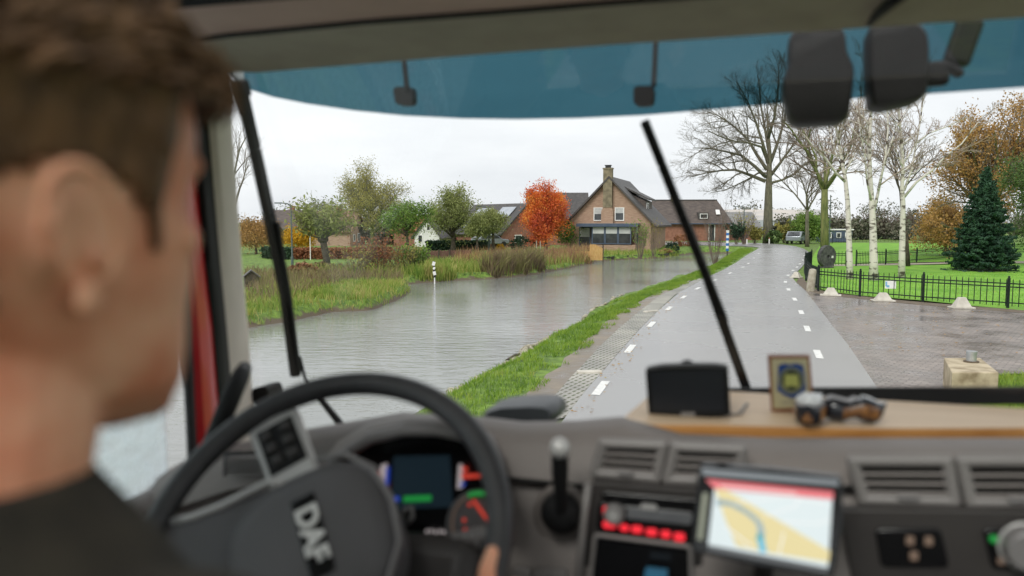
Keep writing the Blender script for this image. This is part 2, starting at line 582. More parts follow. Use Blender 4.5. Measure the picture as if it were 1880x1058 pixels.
MAT['blue_paint'] = M('slate_blue_paint', (0.05, 0.075, 0.125), (0.075, 0.10, 0.15), rough=0.5, scale=3)
MAT['pane'] = M('window_pane', (0.03, 0.035, 0.04), (0.06, 0.065, 0.07), rough=0.08, scale=2, spec=0.7)
MAT['blind'] = M('pale_blind', (0.42, 0.43, 0.43), (0.52, 0.53, 0.52), rough=0.7, scale=2)
MAT['solar'] = M('solar_panel_glass', (0.30, 0.33, 0.38), (0.40, 0.43, 0.47), rough=0.2, scale=1.5, spec=0.8)
MAT['iron'] = M('black_green_iron', (0.005, 0.012, 0.010), (0.010, 0.019, 0.016), spec=0.25, rough=0.5, scale=6)
MAT['concrete'] = M('pale_concrete', (0.46, 0.43, 0.37), (0.60, 0.57, 0.50), rough=0.85, scale=5, bump=0.3)
MAT['stone'] = M('weathered_stone', (0.26, 0.23, 0.17), (0.42, 0.39, 0.31), rough=0.9, scale=7, bump=0.5)
MAT['millstone'] = M('dark_millstone', (0.035, 0.037, 0.036), (0.10, 0.10, 0.095), rough=0.85, scale=6, bump=0.7)
MAT['beige_concrete'] = M('stained_beige_concrete', (0.20, 0.15, 0.085), (0.50, 0.42, 0.29), rough=0.8, scale=4, bump=0.3, lo=0.3, hi=0.6)
MAT['galv'] = M('galvanised_steel', (0.42, 0.44, 0.46), (0.55, 0.57, 0.58), rough=0.35, metal=0.8, scale=9)
MAT['lamp_post'] = M('grey_green_lamp_post', (0.07, 0.10, 0.10), (0.11, 0.14, 0.14), rough=0.5, scale=3)
MAT['wood_fence'] = M('dark_fence_wood', (0.12, 0.055, 0.045), (0.19, 0.10, 0.08), rough=0.85, scale=3, stretch=(6, 6, 1))
MAT['wood_new'] = M('yellow_new_wood', (0.42, 0.24, 0.07), (0.56, 0.35, 0.13), rough=0.7, scale=4, stretch=(6, 6, 1))
MAT['piling'] = M('black_timber_piling', (0.02, 0.019, 0.017), (0.06, 0.055, 0.045), rough=0.8, scale=5)
MAT['sign_blue'] = M('marker_blue', (0.015, 0.14, 0.42), rough=0.4)
MAT['black'] = M('black_paint', (0.012, 0.012, 0.012), (0.02, 0.02, 0.02), rough=0.5, scale=4)
MAT['car_grey'] = M('silver_car_paint', (0.30, 0.33, 0.36), rough=0.25, metal=0.4, coat=0.5)
MAT['tree_far'] = M('far_wood_leaves', (0, 0, 0), island=[(0.09, 0.085, 0.06), (0.13, 0.12, 0.085), (0.12, 0.14, 0.085), (0.17, 0.15, 0.11)], rough=0.9, scale=0.12)
# ------------------------------------------------------------------ the ground, the river, the road
WZ = -0.7
def g2(lst, z=0.0):
    return [tuple(G(x, y, z)[:2]) for x, y in lst]

left_bank_px = [(0, 628), (150, 622), (300, 612), (400, 606), (470, 600), (547, 586), (603, 574), (681, 570), (721, 555), (752, 540), (757, 533), (744, 526),
                (744, 523), (770, 520), (800, 518.5), (840, 515), (904, 512.5), (965, 507), (1005, 500), (1052, 492), (1092, 481.5),
                (1130, 478), (1167, 476.5), (1217, 473.5), (1247, 468.5), (1258, 468), (1275, 466.5), (1310, 465.5), (1341, 465.5)]
right_bank_px = [(1350, 467), (1344, 468.5), (1334, 469), (1313, 483), (1290, 501), (1262, 511), (1226, 524), (1176, 540), (1129, 558), (1081, 591), (1033, 612), (975, 643), (946, 661), (895, 690), (843, 717), (775, 755)]
left_bank = g2(left_bank_px, WZ)
right_bank = g2(right_bank_px, WZ)
right_bank += [(-2.7, 9.0), (-4.3, 4.0), (-6.4, -3.0), (-9, -14)]
river_poly = [(-90, -14), (-90, left_bank[0][1] + 2.0), (-45, left_bank[0][1] + 0.5)] + left_bank + right_bank

def signed_dist(px, py, poly):
    x1 = np.array([p[0] for p in poly]); y1 = np.array([p[1] for p in poly])
    x2, y2 = np.roll(x1, -1), np.roll(y1, -1)
    d2 = np.full(px.shape, 1e9)
    inside = np.zeros(px.shape, dtype=bool)
    for a, b, c, d in zip(x1, y1, x2, y2):
        ex, ey = c - a, d - b
        L2 = ex * ex + ey * ey + 1e-12
        t = np.clip(((px - a) * ex + (py - b) * ey) / L2, 0, 1)
        d2 = np.minimum(d2, (px - a - t * ex) ** 2 + (py - b - t * ey) ** 2)
        cond = ((b > py) != (d > py)) & (px < (c - a) * (py - b) / (d - b + 1e-12) + a)
        inside ^= cond
    s = np.sqrt(d2)
    return np.where(inside, -s, s)

LAND_L = -0.32
# border between the low land on the far bank and the level of the road
_bx = np.array([-12, -8, -4, 2.5, 8, 12, 13.5, 16, 19, 19])
_by = np.array([-14, 0, 14, 24, 38, 52, 60, 68, 84, 900])
def land_level(x, y):
    lim = np.interp(y, _by, _bx)
    t = np.clip((lim - x) / 3.0 + 0.5, 0, 1)
    far = np.maximum(np.clip((y - 108) / 12.0, 0, 1), np.clip((y - 79) / 7.0, 0, 1) * np.clip((x - 12) / 4.0, 0, 1))
    base = np.where(t > 0, LAND_L * t * t * (3 - 2 * t), 0.0)
    return base * (1 - far) - 0.03

def vnoise(x, y, s, seed=0):
    xi, yi = x * s, y * s
    def h(a, b):
        v = np.sin(a * 127.1 + b * 311.7 + seed * 17.3) * 43758.5453
        return v - np.floor(v)
    x0, y0 = np.floor(xi), np.floor(yi)
    fx, fy = xi - x0, yi - y0
    fx, fy = fx * fx * (3 - 2 * fx), fy * fy * (3 - 2 * fy)
    return (h(x0, y0) * (1 - fx) + h(x0 + 1, y0) * fx) * (1 - fy) + (h(x0, y0 + 1) * (1 - fx) + h(x0 + 1, y0 + 1) * fx) * fy

def ground_z(x, y):
    x = np.asarray(x, dtype=float); y = np.asarray(y, dtype=float)
    lv = land_level(x, y)
    d = signed_dist(x, y, river_poly)
    wob = (vnoise(x, y, 1.1, 3) - 0.5) * 0.35 + (vnoise(x, y, 3.0, 5) - 0.5) * 0.14
    slope = np.where(lv < -0.2, 1.1, 0.55)
    z = WZ + slope * (d + wob * (d > -0.8) * np.where(lv < -0.2, 1.0, 0.8))
    return np.clip(z, -1.6, lv + (vnoise(x, y, 0.6, 8) - 0.5) * np.where(lv < -0.2, 0.10, 0.0))

xs = np.concatenate([[-1500, -700, -350, -200, -130, -90], np.arange(-70, -30, 2.0), np.arange(-30, 22, 0.3), np.arange(22, 60, 1.5), [75, 100, 150, 250, 500, 900, 1500]])
ys = np.concatenate([[-600, -200, -60, -25], np.arange(-14, 4, 2.0), np.arange(4, 100, 0.38), np.arange(100, 131, 2.5), [150, 200, 300, 500, 900, 1600, 2600]])
gx, gy = np.meshgrid(xs, ys)
gz = ground_z(gx.ravel(), gy.ravel())
nx, ny = len(xs), len(ys)
idx = np.arange(nx * ny).reshape(ny, nx)
quads = np.stack([idx[:-1, :-1], idx[:-1, 1:], idx[1:, 1:], idx[1:, :-1]], -1).reshape(-1, 4)
# ground material: rough grass, with mud where the bank dips to the water
def ground_mat():
    m = MAT['grass']
    t = m.node_tree
    L = t.links.new
    b = t.nodes['Principled BSDF']
    old = b.inputs['Base Color'].links[0].from_socket
    g = t.nodes.new('ShaderNodeNewGeometry')
    sp = t.nodes.new('ShaderNodeSeparateXYZ')
    L(g.outputs['Position'], sp.inputs[0])
    n = t.nodes.new('ShaderNodeTexNoise')
    n.inputs['Scale'].default_value = 2.0
    n.inputs['Detail'].default_value = 6
    L(g.outputs['Position'], n.inputs['Vector'])
    ad = t.nodes.new('ShaderNodeMath')
    ad.operation = 'MULTIPLY_ADD'
    L(n.outputs['Fac'], ad.inputs[0])
    ad.inputs[1].default_value = 0.5
    L(sp.outputs['Z'], ad.inputs[2])
    mr = t.nodes.new('ShaderNodeMapRange')
    mr.inputs['From Min'].default_value, mr.inputs['From Max'].default_value = -0.36, -0.26
    L(ad.outputs[0], mr.inputs['Value'])
    mx = t.nodes.new('ShaderNodeMixRGB')
    L(mr.outputs['Result'], mx.inputs[0])
    mx.inputs[1].default_value = (0.115, 0.09, 0.06, 1)
    L(old, mx.inputs[2])
    L(mx.outputs['Color'], b.inputs['Base Color'])
ground_mat()
go = mesh_np('ground', np.stack([gx.ravel(), gy.ravel(), gz], -1), quads, MAT['grass'])
go.data.shade_smooth()
tag(go, kind='structure')

def sheet(name, poly, z, mat, kind='structure'):
    bm = bmesh.new()
    vs = [bm.verts.new((p[0], p[1], z)) for p in poly]
    f = bm.faces.new(vs)
    bmesh.ops.triangulate(bm, faces=[f], ngon_method='EAR_CLIP')
    for f in bm.faces:
        if f.normal.z < 0:
            f.normal_flip()
    me = bpy.data.meshes.new(name)
    bm.to_mesh(me)
    bm.free()
    me.materials.append(mat)
    o = bpy.data.objects.new(name, me)
    COL.objects.link(o)
    if kind:
        tag(o, kind=kind)
    return o

w = sheet('river_water', [(-140, -30), (6, -30), (8, 30), (24, 60), (32, 78), (38, 104), (5, 104), (-20, 64), (-140, 40)], WZ, MAT['water'])

road_left = g2([(1037, 768), (1075, 718), (1104, 685), (1149, 633), (1178, 601), (1210, 569), (1247, 537), (1290, 513), (1325, 497), (1352, 482), (1372, 468), (1388, 459), (1394, 455), (1384, 453.6), (1362, 452.4), (1325, 451.4), (1278, 450.2), (1200, 449)])
road_right = g2([(1609, 710), (1557, 633), (1527, 597), (1502, 564), (1479, 534), (1462, 519), (1455, 510), (1460, 502), (1472, 491), (1482, 478), (1486, 468), (1484, 462), (1476, 457), (1461, 452.5), (1436, 449), (1400, 446.8), (1340, 445.3), (1278, 444.2), (1200, 443)])
def extrap(a, b, y):
    t = (y - b[1]) / (a[1] - b[1])
    return (b[0] + (a[0] - b[0]) * t, y)
road_poly = [extrap(road_left[0], road_left[4], -14)] + road_left + road_right[::-1] + [extrap(road_right[0], road_right[3], -14)]
sheet('road', road_poly, 0.004, MAT['asphalt'])

# dashes on both edges of the carriageway
lp = g2([(1103, 713), (1157, 641), (1196, 596), (1228, 567), (1255, 546), (1281, 530), (1312, 515), (1340, 502), (1364, 491), (1374, 484), (1384, 474), (1393, 466)])
rp = g2([(1502, 651), (1482, 604), (1471, 574), (1459, 550), (1447.5, 532), (1442, 518), (1447, 506), (1456, 497), (1463, 491), (1469, 485), (1474, 478), (1476, 470)])
mk = MB()
for line in (lp, rp):
    for i, p in enumerate(line):
        q = line[min(i + 1, len(line) - 1)]
        o = line[max(i - 1, 0)]
        d = Vector((q[0] - o[0], q[1] - o[1])).normalized()
        s = Vector((-d.y, d.x)) * 0.065
        p = Vector(p)
        a, b = p - d * 0.52, p + d * 0.52
        mk.add([(*(a - s), 0.009), (*(b - s), 0.009), (*(b + s), 0.009), (*(a + s), 0.009)], [(0, 1, 2, 3)])
tag(mk.build('road_markings', MAT['paint']), kind='structure')

# strip of concrete grass pavers along the river side of the road, with two cross beams
pv_l = g2([(958, 790), (1008, 738), (1050, 690), (1072, 668), (1103, 634), (1137, 602), (1172, 573), (1208, 545), (1246, 526), (1282, 511)])
pv_r = g2([(1040, 765), (1075, 717), (1104, 684), (1122, 663), (1149, 632), (1178, 600), (1210, 568), (1240, 541), (1264, 527), (1291, 512)])
pv = MB()
for i in range(len(pv_l) - 1):
    pv.add([(*pv_l[i], 0.0), (*pv_r[i], 0.0), (*pv_r[i + 1], 0.0), (*pv_l[i + 1], 0.0)], [(0, 1, 2, 3)])
# its own coordinates run along the strip
tag(pv.build('paver_strip', MAT['grasspaver'], fix=False), kind='structure')
kb = MB()
for (xa, ya), (xb, yb) in (((1060, 684), (1104, 683)), ((1184, 573), (1206, 571))):
    a, b = G(xa, ya, 0.01), G(xb, yb, 0.01)
    kb.bar(a, b, 0.14, 0.05)
tag(kb.build('kerb_beams', MAT['concrete'], bevel=0.006), kind='structure')
# bare soil and puddles between grass and pavers
so = g2([(880, 790), (918, 762), (948, 742), (955, 728), (988, 706), (1003, 686), (1030, 672), (1036, 656), (1060, 642), (1070, 624), (1098, 610), (1106, 594), (1132, 578), (1150, 566), (1180, 550), (1208, 536), (1240, 525), (1278, 510), (1246, 526), (1208, 545), (1172, 573), (1137, 602), (1103, 634), (1072, 668), (1050, 690), (1008, 738), (958, 790)])
def soil_mat():
    m = M('wet_soil', (0.13, 0.10, 0.07), (0.27, 0.23, 0.18), rough=0.25, rough2=0.8, scale=1.6, bump=0.4, bscale=12)
    return m
sheet('soil_strip', so, -0.012, soil_mat())

pav_poly = g2([(1625, 725), (1609, 710), (1557, 633), (1527, 597), (1502, 564), (1479, 534), (1513, 542), (1560, 547), (1612, 552.5), (1680, 559.5), (1779, 567), (1880, 575), (2010, 585), (2400, 640), (2400, 668), (1880, 686), (1835, 688), (1790, 705), (1760, 740)])
sheet('brick_paving', pav_poly, 0.0, MAT['paving'])
# worn sandy edge in front of the fence and round the corner of the road
ed_o = g2([(1462, 518), (1479, 534), (1513, 542), (1560, 547), (1612, 552.5), (1680, 559.5), (1779, 567), (1880, 575), (2010, 585)])
ed_i = g2([(1470, 506), (1490, 529), (1520, 537), (1562, 542), (1613, 547.5), (1680, 554), (1779, 562), (1880, 570), (2010, 580)])
se = MB()
for k in range(len(ed_o) - 1):
    se.add([(*ed_o[k], 0.004), (*ed_o[k + 1], 0.004), (*ed_i[k + 1], 0.004), (*ed_i[k], 0.004)], [(0, 1, 2, 3)])
tag(se.build('sandy_edge', MAT['dirt']), kind='structure')
lawn_poly = g2([(1496, 527), (1520, 535), (1580, 543), (1695, 552), (1790, 562), (1880, 570), (2100, 590), (2600, 590), (2600, 452), (1880, 447), (1530, 446), (1505, 452), (1495, 466), (1489, 480), (1484, 500)])
sheet('lawn', lawn_poly, 0.002, MAT['lawn'])
gp = g2([(1525, 489), (1560, 488.5), (1640, 487), (1743, 484.5), (1800, 482), (1890, 484), (1890, 480), (1800, 479), (1743, 482), (1640, 484), (1560, 485.5), (1525, 486)])
sheet('garden_path', gp, 0.006, M('sandy_path', (0.30, 0.26, 0.20), (0.40, 0.36, 0.29), rough=0.9, scale=2))

# ------------------------------------------------------------------ grass and reeds (uncountable)
def blades(name, pts, h, w, mat, seed, lean=0.35, hv=0.4):
    rng = np.random.default_rng(seed)
    n = len(pts)
    pts = np.asarray(pts)
    hh = h * (1 + hv * rng.standard_normal(n).clip(-1.5, 1.8))
    ww = w * rng.uniform(0.6, 1.3, n)
    a = rng.uniform(0, 2 * np.pi, n)
    side = np.stack([np.cos(a), np.sin(a), np.zeros(n)], -1) * ww[:, None] / 2
    b = rng.uniform(0, 2 * np.pi, n)
    l = np.abs(rng.normal(0, lean, n))
    ln = np.stack([np.cos(b), np.sin(b), np.zeros(n)], -1) * (l * hh)[:, None]
    up = np.stack([np.zeros(n), np.zeros(n), hh], -1)
    p0 = pts - side; p1 = pts + side
    m0 = pts + up * 0.6 + ln * 0.35 - side * 0.8
    m1 = pts + up * 0.6 + ln * 0.35 + side * 0.8
    t0 = pts + up + ln - side * 0.12
    t1 = pts + up + ln + side * 0.12
    v = np.stack([p0, p1, m1, m0, t1, t0], 1).reshape(-1, 3)
    base = np.arange(n)[:, None] * 6
    q = np.concatenate([base + np.array([0, 1, 2, 3]), base + np.array([3, 2, 4, 5])], 1).reshape(-1, 4)
    o = mesh_np(name, v, q, mat)
    return tag(o, kind='stuff')

def scatter_between(A, B, n, rng, along=None, ret_s=False):
    """points between two ground polylines of equal count, density even over the ground"""
    A = np.array(A); B = np.array(B)
    seg = []
    for i in range(len(A) - 1):
        ar = 0.5 * (np.linalg.norm(B[i] - A[i]) + np.linalg.norm(B[i + 1] - A[i + 1])) * 0.5 * (np.linalg.norm(A[i + 1] - A[i]) + np.linalg.norm(B[i + 1] - B[i]))
        seg.append(ar)
    seg = np.array(seg) * (along if along is not None else 1.0)
    k = rng.choice(len(seg), n, p=seg / seg.sum())
    t, s = rng.uniform(0, 1, n)[:, None], rng.uniform(0, 1, n)[:, None]
    a = A[k] * (1 - t) + A[k + 1] * t
    b = B[k] * (1 - t) + B[k + 1] * t
    return (a * (1 - s) + b * s) if not ret_s else (a * (1 - s) + b * s, s[:, 0])

rng = np.random.default_rng(5)
va = g2([(740, 790), (835, 722), (890, 690), (940, 662), (980, 643), (1035, 612), (1083, 590), (1130, 560), (1180, 541), (1230, 524), (1270, 511), (1302, 499), (1318, 485), (1338, 472), (1354, 466), (1352, 464)], -0.35)
vb = g2([(930, 790), (978, 725), (1010, 700), (1040, 672), (1072, 645), (1095, 626), (1128, 596), (1160, 571), (1200, 546), (1242, 530), (1285, 512), (1316, 499), (1345, 484), (1368, 468), (1383, 459.5), (1382, 456)], 0.0)
alng = np.linspace(1.6, 0.8, len(va) - 1)
p2, sv = scatter_between(va, vb, 70000, rng, alng, True)
keep = vnoise(p2[:, 0], p2[:, 1], 1.3, 2) + 0.6 * vnoise(p2[:, 0], p2[:, 1], 4.0, 4) > 0.36 + 0.6 * sv ** 3 + 0.25 * (1 - sv) ** 6
p2 = p2[keep]
z = ground_z(p2[:, 0], p2[:, 1])
ok = z > WZ + 0.1
blades('verge_grass', np.column_stack([p2[ok], z[ok]]), 0.075, 0.013, MAT['blade_green'], 1, lean=0.7)
# lawn: short tufts that break up the flat sheet
lp2 = scatter_between(g2([(1502, 532), (1580, 543), (1695, 552), (1850, 563), (2000, 575)]), g2([(1500, 500), (1580, 500), (1695, 500), (1850, 500), (2000, 500)]), 8000, rng)
blades('lawn_grass', np.column_stack([lp2, np.zeros(len(lp2))]), 0.03, 0.02, M('lawn_blades', (0, 0, 0), island=[(0.15, 0.35, 0.014), (0.19, 0.40, 0.022), (0.24, 0.44, 0.035)], rough=0.7, scale=0.7, transl=0.3), 2, lean=0.5)
rp2 = scatter_between(g2([(1770, 722), (1838, 690), (1890, 688), (2100, 680)]), g2([(1790, 800), (1880, 800), (2000, 800), (2300, 800)]), 9000, rng)
blades('corner_grass', np.column_stack([rp2, np.full(len(rp2), -0.03)]), 0.09, 0.014, MAT['blade_green'], 3, lean=0.6)

def bank_pts(lo, hi, n, deep, seed, off=0.0):
    """points in a belt behind the left bank line, between two indices of it"""
    rng = np.random.default_rng(seed)
    L = np.array(left_bank[lo:hi + 1])
    seg = np.linalg.norm(L[1:] - L[:-1], axis=1)
    k = rng.choice(len(seg), n, p=seg / seg.sum())
    t = rng.uniform(0, 1, n)[:, None]
    p = L[k] * (1 - t) + L[k + 1] * t
    d = L[k + 1] - L[k]
    nrm = np.stack([-d[:, 1], d[:, 0]], -1) / (np.linalg.norm(d, axis=1)[:, None] + 1e-9)
    p = p + nrm * (rng.uniform(0, 1, n) ** 0.8 * deep + off)[:, None]
    z = ground_z(p[:, 0], p[:, 1])
    ok = z > WZ - 0.05
    return np.column_stack([p[ok], z[ok]])

blades('peninsula_grass', bank_pts(2, 10, 17000, 5.5, 11), 0.22, 0.028, MAT['blade_reed'], 11, lean=0.5)
blades('bank_grass', bank_pts(0, 3, 5000, 10, 12), 0.30, 0.035, MAT['blade_reed'], 12, lean=0.5)
blades('far_bank_grass', bank_pts(12, 20, 13000, 7.0, 13), 0.42, 0.04, MAT['blade_reed'], 13, lean=0.45)
blades('withered_reeds', bank_pts(16, 18, 3600, 0.8, 14, 0.1), 0.8, 0.04, MAT['blade_brown'], 14, lean=0.5, hv=0.45)
blades('water_edge_reeds', bank_pts(13, 15, 900, 0.7, 15), 0.5, 0.035, MAT['blade_reed'], 15, lean=0.3)
rr = np.random.default_rng(16)
w1 = scatter_between(g2([(840, 472), (900, 472), (960, 470), (1020, 468), (1085, 464)], LAND_L), g2([(830, 492), (900, 492), (960, 490), (1020, 485), (1088, 475)], LAND_L), 7500, rr)
blades('russet_weeds', np.column_stack([w1, ground_z(w1[:, 0], w1[:, 1])]), 0.58, 0.035, MAT['blade_red'], 16, lean=0.35, hv=0.5)
w2 = scatter_between(g2([(450, 500), (560, 500), (640, 497), (740, 500)], LAND_L), g2([(450, 560), (560, 545), (640, 520), (740, 518)], LAND_L), 6500, rr)
blades('tan_tussocks', np.column_stack([w2, ground_z(w2[:, 0], w2[:, 1])]), 0.36, 0.03, MAT['blade_brown'], 17, lean=0.5)
w3 = scatter_between(g2([(1100, 474), (1160, 474), (1215, 471), (1247, 466)], -0.45), g2([(1090, 462), (1150, 462), (1215, 462), (1245, 458)], -0.35), 3500, rr)
blades('garden_bank_weeds', np.column_stack([w3, ground_z(w3[:, 0], w3[:, 1])]), 0.28, 0.04, MAT['blade_reed'], 18, lean=0.5)

# rubble of stones and driftwood on the near bank
rb = MB()
rnd = random.Random(4)
for i in range(150):
    t = rnd.random()
    k = rnd.randint(8, 14)
    a, b = right_bank[k], right_bank[k + 1]
    x = a[0] + (b[0] - a[0]) * t + rnd.uniform(-0.25, 0.35)
    y = a[1] + (b[1] - a[1]) * t + rnd.uniform(-0.2, 0.2)
    s = rnd.uniform(0.03, 0.11)
    rb.ball((x, y, float(ground_z([x], [y])[0]) + s * 0.3), (s * rnd.uniform(0.8, 1.5), s * rnd.uniform(0.8, 1.3), s * 0.7), 7, 5, rot=(rnd.random(), rnd.random(), rnd.random() * 6))
tag(rb.build('bank_rubble', MAT['stone'], smooth=50), kind='stuff')
for i, ((xa, ya), (xb, yb), lab) in enumerate([((930, 662), (1010, 624), 'long dark driftwood branch lying along the muddy river edge'), ((895, 690), (938, 664), 'short thin stick lying at the water edge nearest the cab')]):
    a, b = G(xa, ya, -0.62), G(xb, yb, -0.60)
    mb = MB()
    pts = [a.lerp(b, k / 6) + Vector((0, 0, 0.03 * math.sin(k * 2.1))) for k in range(7)]
    mb.tube(pts, [0.03, 0.035, 0.032, 0.03, 0.026, 0.02, 0.012], 6)
    tag(mb.build('driftwood_branch', MAT['bark_dark'], origin=a, smooth=60), lab, 'branch')

# timber sheet piling in front of the house garden
pl = MB()
hp = [Vector((*p, 0)) for p in g2([(1094, 480.5), (1130, 477.5), (1167, 476), (1217, 473), (1247, 468), (1262, 461.5)], WZ)]
for a, b in zip(hp[:-1], hp[1:]):
    n = max(2, int((b - a).length / 0.25))
    for k in range(n):
        p = a.lerp(b, (k + 0.5) / n)
        pl.bar(p + Vector((0, 0, -1.5)), p + Vector((0, 0, -0.40 + 0.02 * ((k * 7) % 3))), (b - a).length / n * 0.96, 0.07, up=(b - a).normalized().cross(Vector((0, 0, 1))))
tag(pl.build('timber_bank_wall', MAT['piling'], origin=hp[0]), 'dark timber piling holding up the garden bank in front of the gabled house', 'retaining wall')

# ------------------------------------------------------------------ trees
class Tree:
    def __init__(self, seed):
        self.r = random.Random(seed)
        self.wood, self.twig = MB(), MB()
        self.tips = []

    def limb(self, pts, r0, r1, lev=0, n=8):
        m = len(pts)
        rad = [r0 + (r1 - r0) * (i / (m - 1)) ** 0.85 for i in range(m)]
        (self.wood if lev < 2 else self.twig).tube(pts, rad, n if lev == 0 else (6 if lev == 1 else (4 if lev == 2 else 3)), cap=lev < 2)
        return rad

    def grow(self, p, d, L, r, lev, maxlev, kids, ang=(28, 60), ratio=(0.42, 0.66), wander=0.16, bias=0.05, start=0.22, rmin=0.004):
        R_ = self.r
        p, d = Vector(p), Vector(d).normalized()
        n = 7 if lev == 0 else (6 if lev == 1 else (4 if lev < maxlev else 3))
        pts = [p.copy()]
        for i in range(n):
            d = d + Vector((R_.gauss(0, wander), R_.gauss(0, wander), R_.gauss(0, wander) + bias))
            d.normalize()
            p = p + d * (L / n)
            pts.append(p.copy())
        rad = self.limb(pts, r, max(rmin, r * (0.30 if lev < maxlev else 0.5)), lev)
        self.children(pts, rad, L, lev, maxlev, kids, ang, ratio, wander, bias, start, rmin)

    def children(self, pts, rad, L, lev, maxlev, kids, ang, ratio, wander, bias, start, rmin):
        R_ = self.r
        if lev >= maxlev:
            self.tips += pts[1:]
            return
        if lev == maxlev - 1:
            self.tips += pts[2:]
        m = len(pts) - 1
        k = kids[min(lev, len(kids) - 1)]
        for j in range(k):
            t = start + (1 - start) * (j + R_.random()) / k
            f = min(t * m, m - 1e-4)
            i = int(f)
            q = pts[i].lerp(pts[i + 1], f - i)
            dd = (pts[i + 1] - pts[i]).normalized()
            a = R(R_.uniform(*ang)) * (1.0 - 0.35 * t)
            ax = dd.cross(Vector((R_.gauss(0, 1), R_.gauss(0, 1), R_.gauss(0, 1)))).normalized()
            nd = Matrix.Rotation(a, 3, ax) @ dd
            rr = rad[i] + (rad[i + 1] - rad[i]) * (f - i)
            self.grow(q, nd, L * R_.uniform(*ratio) * (1.15 - 0.45 * t), rr * 0.62, lev + 1, maxlev, kids, ang, ratio, wander, bias, 0.15, rmin)

def leaf_mesh(pts, size, seed, per=1, jitter=0.15, aspect=1.5, droop=0.0):
    rng = np.random.default_rng(seed)
    c = np.repeat(np.asarray(pts, dtype=float), per, axis=0)
    n = len(c)
    c = c + rng.normal(0, jitter, (n, 3))
    u = rng.normal(0, 1, (n, 3))
    u[:, 2] -= droop * 2
    u /= np.linalg.norm(u, axis=1)[:, None]
    w = rng.normal(0, 1, (n, 3))
    w -= u * (w * u).sum(1)[:, None]
    w /= np.linalg.norm(w, axis=1)[:, None] + 1e-9
    s = size * rng.uniform(0.6, 1.35, n)[:, None]
    a = u * s * aspect / 2
    b = w * s / 2
    fold = np.cross(u, w) * s * 0.15
    v = np.stack([c - a, c + b * 0.9 + fold, c + a, c - b * 0.9 + fold], 1).reshape(-1, 3)
    q = np.arange(n * 4).reshape(n, 4)
    return v, q

def finish_tree(t, name, label, base, group=None, bark='bark', twig='bark_twig_grey', leaf=None, size=0.2, per=2, jitter=0.2, aspect=1.5, droop=0.0, seed=1, extra=None, cat='tree', thin=1.0):
    root = thing(name, label, cat, base, 0, group)
    if t.wood.v:
        t.wood.build('trunk', MAT[bark], root, smooth=True, fix=False)
    if leaf is None:
        if t.twig.v:
            t.twig.build('twigs', MAT[twig], root, smooth=True, fix=False)
    else:
        if t.twig.v:
            t.twig.build('twigs', MAT[twig], root, fix=False)
        pts = np.array([tuple(p) for p in t.tips]) if t.tips else np.zeros((0, 3))
        if thin < 1.0 and len(pts):
            rr_ = np.random.default_rng(seed + 7)
            pts = pts[rr_.random(len(pts)) < thin]
        if extra is not None:
            pts = np.concatenate([pts, extra]) if len(pts) else extra
        v, q = leaf_mesh(pts, size, seed, per, jitter, aspect, droop)
        mesh_np('crown', v, q, MAT[leaf], root)
    return root

def ellipsoid_pts(c, r, n, seed, hollow=0.35, noise=0.25, nclump=24, clump=0.3):
    """points gathered in clumps through the volume of an uneven ellipsoid"""
    rng = np.random.default_rng(seed)
    cl = rng.normal(0, 1, (nclump, 3))
    cl /= np.linalg.norm(cl, axis=1)[:, None]
    cl *= (hollow + (1 - hollow) * rng.uniform(0, 1, nclump) ** 0.5)[:, None] * rng.uniform(1 - noise, 1 + noise * 0.5, nclump)[:, None]
    k = rng.integers(0, nclump, n)
    p = cl[k] + rng.normal(0, clump, (n, 3)) * rng.uniform(0.4, 1.0, nclump)[k][:, None]
    return p * np.array(r) + np.array(c)

def base_of(px, py, z=0.0):
    g = G(px, py, z)
    return Vector((g.x, g.y, z))

def rel_px(base, px, py, dY=0.0):
    """point that many px over the tree's base, as an offset from that base"""
    return P(px, py, base.y + dY) - base

